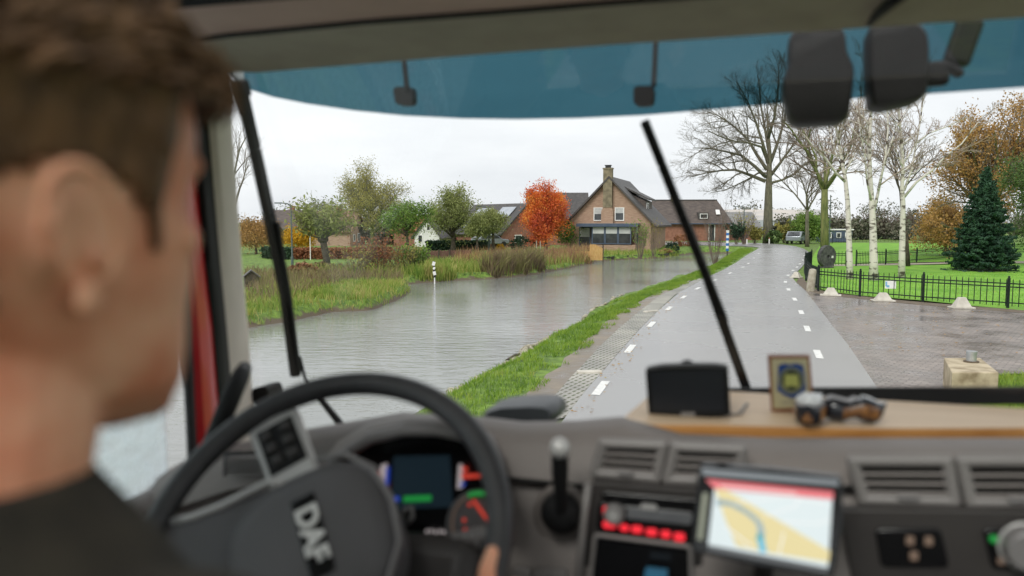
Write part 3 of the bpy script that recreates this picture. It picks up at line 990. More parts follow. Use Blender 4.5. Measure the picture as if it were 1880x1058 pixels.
# the big bare tree at the bend
def big_bare():
    b = base_of(1410, 446.5)
    t = Tree(21)
    tr = [Vector((0, 0, -0.2)), rel_px(b, 1410, 400), rel_px(b, 1411, 355), rel_px(b, 1412, 325), rel_px(b, 1413, 285), rel_px(b, 1410, 240), rel_px(b, 1409, 205)]
    rad = t.limb(tr, 0.66, 0.08, 0, 12)
    limbs = [
        ([(1405, 333), (1378, 322), (1350, 312), (1325, 313), (1295, 318), (1270, 325)], 0.246, 0.5),
        ([(1406, 325), (1385, 305), (1360, 285), (1330, 278), (1300, 272), (1272, 272)], 0.230, -2.0),
        ([(1408, 312), (1390, 285), (1372, 255), (1345, 230), (1318, 212), (1298, 205)], 0.246, 1.5),
        ([(1410, 300), (1400, 262), (1388, 225), (1372, 185), (1352, 150)], 0.230, -1.0),
        ([(1412, 280), (1404, 235), (1396, 190), (1392, 140)], 0.197, 2.0),
        ([(1414, 300), (1428, 262), (1440, 222), (1450, 175), (1455, 130)], 0.230, 1.0),
        ([(1415, 322), (1432, 300), (1450, 275), (1472, 245), (1490, 215)], 0.213, -1.5),
        ([(1416, 336), (1438, 330), (1460, 318), (1480, 300), (1500, 285)], 0.180, 0.5),
        ([(1410, 255), (1422, 215), (1428, 170), (1430, 120)], 0.2, -2.0),
        ([(1408, 318), (1392, 318), (1372, 330), (1352, 340), (1330, 350), (1315, 352)], 0.131, 2.5),
        ([(1406, 290), (1398, 270), (1372, 262), (1350, 260), (1320, 250), (1300, 240)], 0.17, -3.5),
    ]
    for pxs, r0, dy in limbs:
        pts = [rel_px(b, x, y, dy * 2.2 * i / len(pxs)) for i, (x, y) in enumerate(pxs)]
        rd = t.limb(pts, r0, 0.045, 1)
        L = sum((q - p).length for p, q in zip(pts[:-1], pts[1:]))
        t.children(pts, rd, L * 0.75, 1, 4, (0, 11, 9, 7), (25, 62), (0.36, 0.6), 0.16, 0.015, 0.22, 0.009)
    finish_tree(t, 'bare_tree', 'tallest bare tree with thick straight trunk where the road bends', b, bark='bark', twig='bark_twig_grey')
big_bare()

def bare_at(px, py, fork_py, top_py, r, seed, label, bark='bark_moss', twig='bark_twig', n_main=6, spread=(18, 50), lean=0.0, kids=(0, 7, 7, 5), rmin=0.010, dz=0.0):
    b = base_of(px, py, dz)
    t = Tree(seed)
    fork = rel_px(b, px + lean, fork_py).z
    top = rel_px(b, px, top_py).z
    lx = rel_px(b, px + lean, fork_py).x
    tr = [Vector((0, 0, -0.2)), Vector((lx * 0.3, 0.02, fork * 0.35)), Vector((lx * 0.7, 0.05, fork * 0.7)), Vector((lx, 0, fork))]
    t.limb(tr, r, r * 0.72, 0, 10)
    H = top - fork
    for i in range(n_main):
        a = 2 * math.pi * (i + t.r.random() * 0.6) / n_main
        th = R(t.r.uniform(*spread)) if i else R(6)
        d = Vector((math.sin(th) * math.cos(a), math.sin(th) * math.sin(a), math.cos(th)))
        t.grow(tr[-1] - Vector((0, 0, t.r.uniform(0, 0.25) * fork * 0.3)), d, H * t.r.uniform(0.7, 1.0), r * t.r.uniform(0.4, 0.55), 1, 4, kids, (22, 55), (0.38, 0.62), 0.13, 0.06, 0.2, rmin)
    return t, b

t, b = bare_at(1514, 462, 348, 185, 0.36, 31, '', n_main=7)
finish_tree(t, 'bare_tree', 'bare tree with mossy green trunk standing just beyond the millstone', b, bark='bark_moss', twig='bark_twig')
t, b = bare_at(1482, 453, 385, 270, 0.22, 32, '', n_main=5)
finish_tree(t, 'bare_tree', 'thin bare tree between the tallest bare tree and the mossy one', b, bark='bark', twig='bark_twig')
t, b = bare_at(1668, 489, 350, 240, 0.13, 33, '', n_main=5, lean=-14)
finish_tree(t, 'bare_tree', 'slim dark leaning trunk behind the birch with the long side limb', b, bark='bark_dark', twig='bark_twig')
t, b = bare_at(425, 462, 400, 235, 0.3, 34, '', n_main=6, spread=(15, 55), dz=LAND_L, kids=(0, 6, 6, 4))
finish_tree(t, 'bare_tree', 'bare tree beside the windscreen pillar beyond the river meadow', b, bark='bark', twig='bark_twig_grey')

# three white birches behind the front fence
def birch(px, py, seed, label, trunk, limbs, r0, r1=0.05):
    b = base_of(px, py)
    t = Tree(seed)
    pts = [Vector((0, 0, -0.1))] + [rel_px(b, x, y) for x, y in trunk]
    rad = t.limb(pts, r0, r1, 0, 12)
    L = pts[-1].z * 0.55
    up = [p for p in pts if p.z > pts[-1].z * 0.42]
    t.children(up, rad[-len(up):], L, 0, 3, (18, 9, 8), (30, 65), (0.22, 0.42), 0.15, 0.03, 0.0, 0.0055)
    for pxs, q0, dy in limbs:
        lp_ = [rel_px(b, x, y, dy * i / len(pxs)) for i, (x, y) in enumerate(pxs)]
        rd = t.limb(lp_, q0, 0.018, 1)
        LL = sum((q - p).length for p, q in zip(lp_[:-1], lp_[1:]))
        t.children(lp_, rd, LL * 0.8, 1, 4, (0, 11, 8, 6), (28, 65), (0.26, 0.46), 0.16, 0.02, 0.22, 0.005)
    finish_tree(t, 'birch_tree', label, b, 'white birches on the lawn', bark='birch', twig='birch_twig')
birch(1560, 513, 41, 'white birch nearest the millstone with a crooked limb reaching over the road',
      [(1560, 480), (1558, 420), (1556, 370), (1552, 330), (1543, 280), (1535, 235), (1528, 190), (1522, 140)],
      [([(1553, 335), (1535, 318), (1515, 290), (1495, 272), (1478, 250), (1466, 240)], 0.065, -1.5),
       ([(1551, 320), (1563, 285), (1573, 240), (1580, 190), (1584, 145)], 0.05, 1.2),
       ([(1548, 300), (1528, 262), (1520, 225), (1508, 180)], 0.04, 1.5)], 0.155, 0.022)
birch(1604, 515, 42, 'middle birch with the thickest white trunk and a burred fork',
      [(1604, 480), (1603, 430), (1602, 400), (1600, 365), (1597, 320), (1596, 270), (1598, 220), (1597, 170), (1597, 120)],
      [([(1605, 385), (1614, 345), (1622, 305), (1636, 262), (1650, 225), (1668, 195)], 0.07, 1.5),
       ([(1601, 375), (1592, 335), (1588, 290), (1580, 240), (1572, 195)], 0.055, -1.5),
       ([(1612, 350), (1625, 290), (1630, 240), (1628, 180), (1634, 130)], 0.05, 0.8)], 0.195, 0.025)
birch(1655, 511, 43, 'birch beside the blue spruce with one long pale limb reaching sideways',
      [(1656, 470), (1657, 420), (1658, 375), (1656, 345), (1658, 300), (1654, 250), (1650, 200), (1648, 140)],
      [([(1660, 362), (1682, 335), (1712, 312), (1738, 285), (1765, 265), (1788, 235), (1806, 210)], 0.07, -1.2),
       ([(1660, 350), (1674, 310), (1682, 265), (1690, 220), (1696, 170), (1705, 130)], 0.055, 1.0),
       ([(1684, 262), (1705, 245), (1740, 232), (1775, 215)], 0.04, 0.6)], 0.16, 0.022)

def leafy(px, py, fork_py, top_py, wpx, r, seed, name, label, leaf, bark='bark', dz=0.0, size=0.2, per=2, jitter=0.25, n_main=7, spread=(15, 60), aspect=1.5, droop=0.0,
          kids=(0, 6, 6, 4), group=None, extra_n=0, twig='bark_twig_grey', maxlev=3, rmin=0.009, thin=1.0, low=0.3, bias=0.05):
    b = base_of(px, py, dz)
    t = Tree(seed)
    s = b.y / F_PX
    fork, top = rel_px(b, px, fork_py).z, rel_px(b, px, top_py).z
    tr = [Vector((0, 0, -0.2)), Vector((0.02, 0, fork * 0.5)), Vector((0, 0, fork)), Vector((0.05, 0, fork + (top - fork) * 0.45))]
    t.limb(tr, r, r * 0.3, 0, 9)
    H, Wd = top - fork, wpx * s / 2
    for i in range(n_main):
        a = 2 * math.pi * (i + t.r.random() * 0.7) / n_main
        th = R(spread[0] + (spread[1] - spread[0]) * ((i * 0.618) % 1.0))
        d = Vector((math.sin(th) * math.cos(a), math.sin(th) * math.sin(a), math.cos(th)))
        L = 1.0 / math.sqrt((math.sin(th) / Wd) ** 2 + (math.cos(th) / H) ** 2)
        st = tr[2].lerp(tr[3], t.r.random() * low * 2)
        t.grow(st, d, L * t.r.uniform(0.88, 1.05) * (0.62 + 0.30 * math.sin(th)), r * 0.42, 1, maxlev, kids, (25, 60), (0.36, 0.6), 0.14, bias, 0.22, rmin)
    extra = None
    if extra_n:
        extra = ellipsoid_pts((0, 0, fork + H * 0.47), (Wd * 0.92, Wd * 0.92, H * 0.5), int(extra_n * 1.5), seed, 0.3, 0.3, 70, 0.15)
    return finish_tree(t, name, label, b, group, bark, twig, leaf, size * 0.62, int(per * 2), jitter, aspect, droop, seed, extra, thin=thin)

YL = LAND_L
leafy(684, 463, 432, 312, 172, 0.34, 51, 'deciduous_tree', 'large olive green tree with open rounded crown behind the pollard willow', 'leaf_olive', 'bark_moss', YL, 0.14, 4, 0.26, 15, (5, 86), kids=(0, 8, 7, 5))
leafy(748, 471, 436, 362, 92, 0.2, 52, 'deciduous_tree', 'small bright green tree in front of the white gabled cottage', 'leaf_bright', 'bark_dark', YL, 0.15, 2, 0.25, 8, (10, 70), extra_n=600)
leafy(832, 462, 440, 343, 112, 0.34, 53, 'willow_tree', 'broad willow with a thick short trunk behind the brown fence', 'leaf_willow', 'bark_dark', YL, 0.15, 2, 0.28, 10, (8, 62), kids=(0, 8, 7, 5), aspect=2.2, droop=0.2, extra_n=700)
leafy(905, 463, 430, 386, 60, 0.22, 54, 'willow_tree', 'compact round willow beside the house with solar panels', 'leaf_willow', 'bark_dark', YL, 0.14, 2, 0.22, 8, (10, 65), aspect=2.2, droop=0.2, extra_n=900)
leafy(876, 464, 436, 395, 40, 0.14, 66, 'willow_tree', 'narrow dull willow squeezed between the broad one and the round one', 'leaf_willow', 'bark_dark', YL, 0.14, 2, 0.22, 7, (8, 50), aspect=2.2, extra_n=400)
leafy(1002, 462, 446, 348, 82, 0.24, 55, 'maple_tree', 'flame red and orange maple in front of the dark roofed house', 'leaf_maple', 'bark_dark', YL, 0.17, 3, 0.26, 11, (5, 60), kids=(0, 8, 7, 4), extra_n=2200, low=0.5)
leafy(548, 462, 452, 424, 70, 0.15, 56, 'yellow_tree', 'low spreading tree with golden yellow leaves behind the lamp post', 'leaf_yellow', 'bark_dark', YL, 0.16, 2, 0.25, 8, (20, 75), extra_n=800)
leafy(470, 466, 455, 405, 90, 0.15, 57, 'brown_tree', 'dull orange brown tree seen behind the wiper arm holder', 'leaf_oak', 'bark_dark', YL, 0.17, 2, 0.3, 8, (15, 70), extra_n=500)
leafy(1815, 478, 440, 168, 250, 0.34, 58, 'oak_tree', 'tall oak with rusty brown leaves behind the blue spruce', 'leaf_oak', 'bark_moss', 0.0, 0.17, 3, 0.20, 16, (5, 78), kids=(0, 10, 8, 6), low=0.4)
leafy(1735, 470, 452, 375, 110, 0.18, 59, 'oak_tree', 'low oak with rusty drooping branches between birch and spruce', 'leaf_oak', 'bark_moss', 0.0, 0.15, 2, 0.28, 9, (20, 82), extra_n=1800)
leafy(1925, 490, 440, 265, 190, 0.2, 60, 'alder_tree', 'green leafy tree at the edge of the garden beside the spruce', 'leaf_green', 'bark', 0.0, 0.13, 2, 0.25, 10, (8, 70), kids=(0, 8, 7, 5), extra_n=2600)
leafy(1484, 447, 440, 393, 62, 0.25, 61, 'weeping_tree', 'round light green tree behind the parked car', 'leaf_bright', 'bark_dark', 0.0, 0.22, 2, 0.35, 9, (10, 75), extra_n=800)

# pollard willow with a leaning trunk
def pollard(px, py, head_py, top_py, wpx, r, seed, label, leaf, lean, dz, size=0.12, per=2, n=26, group=None, twig='bark_twig_grey', name='pollard_willow', rmin=0.008):
    b = base_of(px, py, dz)
    t = Tree(seed)
    h = rel_px(b, px + lean, head_py)
    t.limb([Vector((0, 0, -0.2)), h * 0.35 + Vector((0.03, 0, 0)), h * 0.75, h], r, r * 0.85, 0, 10)
    t.wood.ball(h, (r * 1.5, r * 1.4, r * 1.1), 10, 7)
    top = rel_px(b, px, top_py).z - h.z
    Wd = wpx * b.y / F_PX / 2
    for i in range(n):
        a = t.r.random() * 6.283
        th = math.sqrt(t.r.random()) * R(72)
        d = Vector((math.sin(th) * math.cos(a), math.sin(th) * math.sin(a), math.cos(th)))
        L = 1.0 / math.sqrt((math.sin(th) / Wd) ** 2 + (math.cos(th) / top) ** 2)
        t.grow(h + d * r, d, L * t.r.uniform(0.7, 1.0), r * 0.16, 2, 3, (0, 0, 7), (12, 35), (0.35, 0.55), 0.08, 0.05, 0.2, rmin)
    finish_tree(t, name, label, b, group, 'bark_dark', twig, leaf, size, per, 0.14, 2.4, 0.0, seed)
pollard(601, 489, 440, 356, 108, 0.24, 71, 'grey green pollard willow with a leaning knobbly trunk by the river', 'leaf_willow', -8, YL, n=46, per=2)
for i, (x, y, hp_, tp, wd) in enumerate([(1545, 437, 424, 396, 52), (1590, 438, 424, 392, 60), (1625, 439, 424, 390, 62), (1668, 438, 423, 393, 55), (1705, 440, 424, 395, 50)]):
    pollard(x, y, hp_, tp, wd, 0.42, 80 + i, ['leafless reddish pollard behind the nearest birch trunk', 'leafless reddish pollard between the two nearest birch trunks', 'leafless reddish pollard with a dark knobbly trunk between middle and last birch',
            'leafless reddish pollard just past the last birch', 'leafless reddish pollard nearest the rusty oak'][i], None, 0, 0.0, n=36, group='leafless pollards beyond the lawn', twig='bark_twig', rmin=0.022)

# blue spruce: whorls of drooping boughs clothed in needle sprays
def spruce():
    b = base_of(1803, 497)
    root = thing('spruce_tree', 'dark blue green spruce with tiered boughs on the lawn behind the fence', 'tree', b)
    H = rel_px(b, 1803, 303).z
    Rm = 72 * b.y / F_PX
    rnd = random.Random(9)
    wood, pts = MB(), []
    wood.tube([(0, 0, -0.1), (0, 0, H * 0.5), (0, 0, H * 0.97)], [0.14, 0.08, 0.012], 8)
    z = 0.12
    while z < H - 0.15:
        f = 1 - z / H
        rad = Rm * (f ** 0.85) * rnd.uniform(0.78, 1.1)
        n = max(5, int(13 * f + 5))
        for k in range(n):
            a = 2 * math.pi * (k + rnd.random() * 0.8) / n
            L = rad * rnd.uniform(0.72, 1.12)
            prev = None
            P_ = []
            for j in range(6):
                s = j / 5
                P_.append(Vector((math.cos(a) * L * s, math.sin(a) * L * s, z - 0.22 * L * s + 0.16 * L * s * s * s)))
            wood.tube(P_, [0.018 * f + 0.005] * 5 + [0.003], 3, cap=False)
            m = int(16 + 80 * L)
            for _ in range(m):
                s = rnd.uniform(0.12, 1.0)
                i = min(int(s * 5), 4)
                q = P_[i].lerp(P_[i + 1], s * 5 - i)
                wv = 0.26 * L * (1 - s * 0.7) + 0.05
                lat = rnd.uniform(-1, 1) * wv
                pts.append((q.x - math.sin(a) * lat, q.y + math.cos(a) * lat, q.z - abs(lat) * 0.25 + rnd.uniform(-0.05, 0.03)))
        z += 0.15 + 0.08 * f
    wood.build('trunk', MAT['bark_dark'], root, fix=False)
    v, q = leaf_mesh(np.array(pts), 0.075, 3, 2, 0.02, 2.6, 0.1)
    mesh_np('crown', v, q, MAT['needles'], root)
spruce()

# multi-stem bare shrub on the verge beside the marker post
def stem_shrub(px, py, dz, top_py, wpx, n, seed, label, leaf=None, twig='bark_twig', size=0.08, name='bare_shrub', per=2, r=0.014, kids=(0, 0, 5)):
    b = base_of(px, py, dz)
    t = Tree(seed)
    H = rel_px(b, px, top_py).z
    Wd = wpx * b.y / F_PX / 2
    for i in range(n):
        a = t.r.random() * 6.283
        k = math.sqrt(t.r.random())
        d = Vector((math.cos(a) * Wd * k, math.sin(a) * Wd * k * 0.7, H * t.r.uniform(0.75, 1.0)))
        t.grow(Vector((math.cos(a) * 0.12 * k, math.sin(a) * 0.12 * k, -0.05)), d, d.length, r, 2, 3, kids, (12, 34), (0.25, 0.5), 0.06, 0.03, 0.3, 0.005)
    return finish_tree(t, name, label, b, None, 'bark_dark', twig, leaf, size, per, 0.1, 1.6, 0.0, seed, cat='shrub')
stem_shrub(1312, 486, -0.12, 378, 56, 15, 91, 'tall bare brown shrub growing on the verge beside the striped marker post', r=0.022, kids=(0, 0, 6))
stem_shrub(700, 506, -0.4, 440, 110, 44, 92, 'large loose russet shrub on the peninsula behind the gauge post', 'leaf_beech', size=0.07, per=2)
stem_shrub(738, 503, -0.4, 452, 60, 26, 103, 'smaller olive brown shrub beside the large loose russet shrub', 'leaf_olive', size=0.07, per=2)
stem_shrub(650, 508, -0.4, 458, 80, 26, 93, 'thin olive shrub on the river bank just past the pollard willow', 'leaf_olive', size=0.07, per=1)
stem_shrub(765, 500, -0.35, 455, 60, 20, 94, 'bushy green shrub on the bank in front of the small green tree', 'leaf_bright', size=0.1, per=2, name='green_shrub')
stem_shrub(1040, 461, YL, 416, 48, 20, 95, 'bright green climber shrub between the maple and the brick gable', 'leaf_bright', size=0.13, per=3, name='green_shrub')
stem_shrub(1078, 459, YL, 415, 26, 12, 96, 'small green shrub against the brick wall under the gable', 'leaf_bright', size=0.12, per=2, name='green_shrub')
stem_shrub(1176, 474, -0.4, 413, 46, 16, 97, 'airy green shrub growing in front of the veranda windows', 'leaf_bright', size=0.08, per=2, name='green_shrub', r=0.02)
stem_shrub(1200, 470, -0.4, 408, 30, 12, 98, 'sparse tan shrub at the corner of the brick house', 'leaf_olive', size=0.07, per=1, name='green_shrub', r=0.02)
stem_shrub(1366, 449, -0.05, 392, 44, 16, 99, 'gnarled dark fruit tree beside the far end of the road', 'leaf_olive', size=0.12, per=1, name='fruit_tree', r=0.05)
stem_shrub(1352, 449, -0.05, 415, 36, 14, 100, 'dark green bush under the gnarled fruit tree', 'leaf_dark', size=0.2, per=3, name='green_shrub', r=0.02)
stem_shrub(1386, 448, -0.05, 420, 34, 16, 101, 'brown bush just before the tallest bare trunk', 'leaf_olive', size=0.2, per=3, name='green_shrub', r=0.02)
stem_shrub(1440, 447, -0.05, 415, 44, 18, 102, 'dense olive bush just past the tallest bare trunk', 'leaf_olive', size=0.22, per=3, name='green_shrub', r=0.02)

def round_bush(px, py, dz, wpx, hpx, leaf, label, seed, n=900, size=0.12, name='bush'):
    b = base_of(px, py, dz)
    s = b.y / F_PX
    v, q = leaf_mesh(ellipsoid_pts((0, 0, hpx * s * 0.48), (wpx * s / 2, wpx * s / 2, hpx * s * 0.5), n, seed, 0.6, 0.15, 60, 0.14), size, seed, 1, 0.02, 1.5)
    o = mesh_np(name, v, q, MAT[leaf], None, b)
    return tag(o, label, 'bush')
round_bush(919, 462, YL, 17, 13, 'leaf_yellow', 'clipped yellow green ball bush under the round willow', 1)
round_bush(963, 461, YL, 60, 26, 'leaf_dark', 'large dark green rounded bush in front of the red brick gable', 2, 1800)
round_bush(1234, 463, -0.4, 26, 17, 'leaf_dark', 'low dark green conifer bush at the end of the garden bank', 3)
round_bush(1222, 465, -0.4, 22, 7, 'blade_red', 'low russet plant beside the conifer bush on the garden bank', 4, 400)
round_bush(1252, 458, -0.4, 34, 30, 'leaf_beech', 'brown leafed shrub beside the white framed door of the long house', 5, 700)
round_bush(1420, 447, 0, 30, 24, 'leaf_green', 'dark green bush on the far side of the bend', 6, 700, 0.2)
round_bush(600, 497, YL, 60, 16, 'blade_brown', 'heap of tan withered grass at the foot of the pollard willow', 7, 900, 0.12)
round_bush(555, 503, YL, 50, 20, 'blade_red', 'dark russet bramble between the lamp post and the pollard willow', 8, 900, 0.12)

def hedge(pxa, pya, pxb, pyb, dz, h, d, leaf, label, seed, n=2500, size=0.14):
    a, b = base_of(pxa, pya, dz), base_of(pxb, pyb, dz)
    rng = np.random.default_rng(seed)
    u = (b - a)
    nrm = Vector((-u.y, u.x, 0)).normalized()
    t = rng.uniform(0, 1, n)
    face = rng.random(n)
    y = np.where(face < 0.55, rng.normal(0, 0.05, n), rng.uniform(0, d, n))
    z = np.where(face < 0.55, rng.uniform(0, h, n), h + rng.normal(0, 0.05, n))
    pts = np.stack([u.x * t + nrm.x * y, u.y * t + nrm.y * y, u.z * t + z], -1)
    v, q = leaf_mesh(pts, size, seed, 1, 0.04, 1.4)
    root = thing('hedge', label, 'hedge', a)
    mesh_np('foliage', v, q, MAT[leaf], root)
    k = MB()
    c = u * 0.5 + nrm * (d / 2)
    k.box((c.x, c.y, h * 0.47), (u.length - 0.2, d * 0.72, h * 0.92), rot=(0, 0, math.atan2(u.y, u.x)))
    k.build('branches', MAT['bark_dark'], root)
hedge(538, 476, 720, 474, YL, 0.72, 0.6, 'leaf_beech', 'clipped copper brown beech hedge behind the pollard willow', 1, 5200, 0.13)
hedge(782, 460, 900, 459, YL, 0.85, 0.7, 'leaf_dark', 'dark green clipped hedge behind the broad willow', 2, 3000, 0.15)
hedge(480, 474, 536, 476, YL, 0.75, 0.6, 'leaf_dark', 'dark hedge behind the lamp post', 3, 1600, 0.14)

# fallen leaves on lawn, paving and the road's edges
fl_r = np.random.default_rng(31)
fp = np.concatenate([scatter_between(g2([(1500, 536), (1600, 548), (1700, 558), (1880, 572)]), g2([(1500, 470), (1600, 470), (1700, 470), (1880, 470)]), 900, fl_r),
                     scatter_between(g2([(1520, 545), (1600, 552), (1700, 562), (1880, 577)]), g2([(1560, 640), (1620, 650), (1700, 650), (1880, 680)]), 260, fl_r),
                     scatter_between(g2([(1040, 765), (1104, 685), (1178, 601), (1247, 537)]), g2([(1085, 765), (1140, 685), (1208, 601), (1268, 537)]), 140, fl_r)])
v, q = leaf_mesh(np.column_stack([fp, np.full(len(fp), 0.022)]), 0.05, 5, 1, 0.0, 1.3)
v[:, 2] = 0.022 + (v[:, 2] - 0.022) * 0.22
tag(mesh_np('fallen_leaves', v, q, MAT['leaf_oak']), kind='stuff')

# far woods that read as one mass
rngf = np.random.default_rng(77)
fw = []
for i in range(150):
    x = rngf.uniform(-260, 260)
    y = rngf.uniform(190, 260)
    h = rngf.uniform(4.5, 8.5) * (0.8 if abs(x) < 40 else 1.0)
    w_ = h * rngf.uniform(0.6, 1.1)
    fw.append(ellipsoid_pts((x, y, h * 0.5), (w_, w_ * 0.6, h * 0.55), 420, 1000 + i, 0.2, 0.3, 14, 0.3))
for i in range(26):     # scrub behind the lawn
    x = rngf.uniform(26, 90); y = rngf.uniform(105, 130); h = rngf.uniform(2.0, 3.6)
    fw.append(ellipsoid_pts((x, y, h * 0.5), (h * 0.8, h * 0.6, h * 0.55), 420, 1300 + i, 0.2, 0.3, 14, 0.3))
for i in range(20):     # scrub behind the far bank
    x = rngf.uniform(-60, -6); y = rngf.uniform(96, 112); h = rngf.uniform(1.6, 3.0)
    fw.append(ellipsoid_pts((x, y, h * 0.5 - 0.2), (h * 0.8, h * 0.6, h * 0.55), 420, 1500 + i, 0.2, 0.3, 14, 0.3))
v, q = leaf_mesh(np.concatenate(fw), 0.34, 8, 2, 0.2, 1.3)
tag(mesh_np('far_woods', v, q, MAT['tree_far']), kind='stuff')
# ------------------------------------------------------------------ buildings
def win(root, c, w, h, nrm, depth=0.08, mat='white', pane='pane', bars=0, blind=0.0, name='window'):
    """a framed window: frame part with pane (and blind) sub-parts; c centre on the wall, nrm outward"""
    c, nrm = Vector(c), Vector(nrm).normalized()
    s = Vector((0, 0, 1)).cross(nrm).normalized()
    f = MB()
    t = 0.085
    for sg in (-1, 1):
        f.bar(c + s * sg * (w / 2 - t / 2) - Vector((0, 0, h / 2)) + nrm * 0.03, c + s * sg * (w / 2 - t / 2) + Vector((0, 0, h / 2)) + nrm * 0.03, t, depth, up=nrm)
        f.bar(c - s * (w / 2 - t) + Vector((0, 0, sg * (h / 2 - t / 2))) + nrm * 0.031, c + s * (w / 2 - t) + Vector((0, 0, sg * (h / 2 - t / 2))) + nrm * 0.031, depth, t, up=(0, 0, 1))
    for k in range(bars):
        x = -w / 2 + w * (k + 1) / (bars + 1)
        f.bar(c + s * x - Vector((0, 0, h / 2 - t)) + nrm * 0.028, c + s * x + Vector((0, 0, h / 2 - t)) + nrm * 0.028, t * 0.8, depth, up=nrm)
    fo = f.build(name, MAT[mat], root)
    p = MB()
    p.bar(c - s * (w / 2 - 0.03) + nrm * 0.01, c + s * (w / 2 - 0.03) + nrm * 0.01, 0.02, h - 0.06)
    p.build('pane', MAT[pane], fo)
    if blind:
        b_ = MB()
        zc = Vector((0, 0, h / 2 - t - blind * h / 2))
        b_.bar(c - s * (w / 2 - t) + nrm * 0.03 + zc, c + s * (w / 2 - t) + nrm * 0.03 + zc, 0.012, blind * h)
        b_.build('blind', MAT['blind'], fo)
    return fo

def gable_shell(root, w, d, eave, ridge, wall, roof, over=0.35, z0=-0.3, th=0.16):
    """gable faces local -y; w along x, d along y. Adds wall and roof parts."""
    m = MB()
    poly = [(-w / 2, 0, z0), (w / 2, 0, z0), (w / 2, 0, eave), (0, 0, ridge), (-w / 2, 0, eave)]
    m.prism(poly, (0, d, 0))
    m.build('wall', MAT[wall], root)
    r = MB()
    sl = (ridge - eave) / (w / 2)
    for sg in (-1, 1):
        e = Vector((sg * (w / 2 + over), 0, eave - over * sl))
        t = Vector((0, 0, ridge))
        n = Vector((-(e - t).z * sg, 0, abs((e - t).x))).normalized()
        n = Vector((sg * abs(sl), 0, 1)).normalized()
        a0 = t + n * 0.012
        a1 = e + n * 0.012
        poly = [a0 + Vector((0, -over, 0)), a1 + Vector((0, -over, 0)), a1 + n * th + Vector((0, -over, 0)), a0 + Vector((0, -over, th * math.sqrt(1 + sl * sl)))]
        r.prism(poly, (0, d + 2 * over, 0))
    return r.build('roof', MAT[roof], root)

def main_house():
    c = P(1118.5, 462, 78)
    base = Vector((c.x, c.y, -0.38))
    rz = -R(18.4)
    h = thing('brick_house', 'tan brick house with steep gable and tall mossy chimney by the water', 'house', base, rz)
    w, ea, ri = 8.05, 2.95, 7.1
    roof = gable_shell(h, w, 10.5, ea, ri, 'wall_tan', 'slate', 0.5, -0.3)
    # tall external chimney on the gable
    ch = MB()
    ch.prism([(-0.75, -0.42, 0), (0.42, -0.42, 0), (0.42, -0.42, 3.9), (0.30, -0.42, 4.3), (-0.58, -0.42, 4.3), (-0.75, -0.42, 3.9)], (0, 0.40, 0))
    ch.build('chimney_breast', MAT['wall_tan'], h)
    c2 = MB()
    c2.box((-0.14, -0.18, 6.15), (0.88, 0.55, 3.7))
    c2.box((-0.14, -0.18, 8.05), (0.98, 0.65, 0.12))
    st = c2.build('chimney', MAT['chimney'], h)
    k = MB()
    k.box((-0.14, -0.18, 8.22), (0.5, 0.4, 0.22))
    k.box((-0.14, -0.18, 8.36), (0.62, 0.5, 0.06))
    k.build('chimney_cap', MAT['black'], st)
    for s in (-1.12, 0.98):
        win(h, (s, 0, 3.65), 0.92, 1.3, (0, -1, 0), blind=0.42 if s < 0 else 0.36)
    # veranda with blue frames and flat roof
    v = MB()
    v.box((0.6, -0.62, 0.2), (4.3, 1.15, 1.0))
    v.build('veranda_base', MAT['wall_tan'], h)
    v = MB()
    v.box((0.05, -0.75, 2.66), (6.0, 1.7, 0.14))
    v.box((0.05, -1.58, 2.55), (6.0, 0.06, 0.22))
    vr = v.build('veranda_roof', MAT['blue_paint'], h)
    vt = MB()
    vt.box((0.05, -0.74, 2.75), (5.9, 1.5, 0.03))
    vt.build('roof_felt', MAT['roof_grey'], vr)
    for i, s in enumerate((-0.98, 0.30, 1.58)):
        win(h, (s + 0.15, -1.2, 1.62), 1.26, 1.72, (0, -1, 0), mat='blue_paint', blind=0.36)
    win(h, (2.76, -0.6, 1.62), 1.0, 1.72, (1, 0, 0), mat='blue_paint', blind=0.3)
    win(h, (-2.45, 0, 1.35), 1.15, 2.1, (0, -1, 0), mat='blue_paint', blind=0.42)
    d = MB()
    d.box((-1.6, -0.035, 1.2), (0.42, 0.06, 2.4))
    d.build('shutter', MAT['blue_paint'], h)
    # shed dormer on the right-hand slope
    dm = MB()
    dm.prism([(0.95, 3.2, 5.9), (3.0, 3.2, 5.0), (3.0, 3.2, 3.75)], (0, 4.2, 0))
    dd = dm.build('dormer', MAT['slate_brown'], h)
    dr = MB()
    dr.prism([(0.7, 2.9, 6.38), (3.35, 2.9, 5.05), (3.35, 2.9, 5.22), (0.7, 2.9, 6.55)], (0, 4.8, 0))
    dr.build('dormer_roof', MAT['slate'], dd)
    win(h, (3.0, 4.2, 4.45), 1.4, 0.75, (1, 0, 0), name='dormer_window')
    g = MB()
    g.tube([(-4.45, -0.45, 2.55), (-4.2, -0.1, 2.4), (-4.1, -0.06, 2.2), (-4.1, -0.06, 0)], 0.045, 6)
    g.build('drainpipe', MAT['black'], h)
    gt = MB()
    for sg in (-1, 1):
        gt.bar((sg * 4.58, -0.5, 2.45), (sg * 4.58, 11.0, 2.45), 0.12, 0.1)
    gt.build('gutter', MAT['black'], h)
main_house()

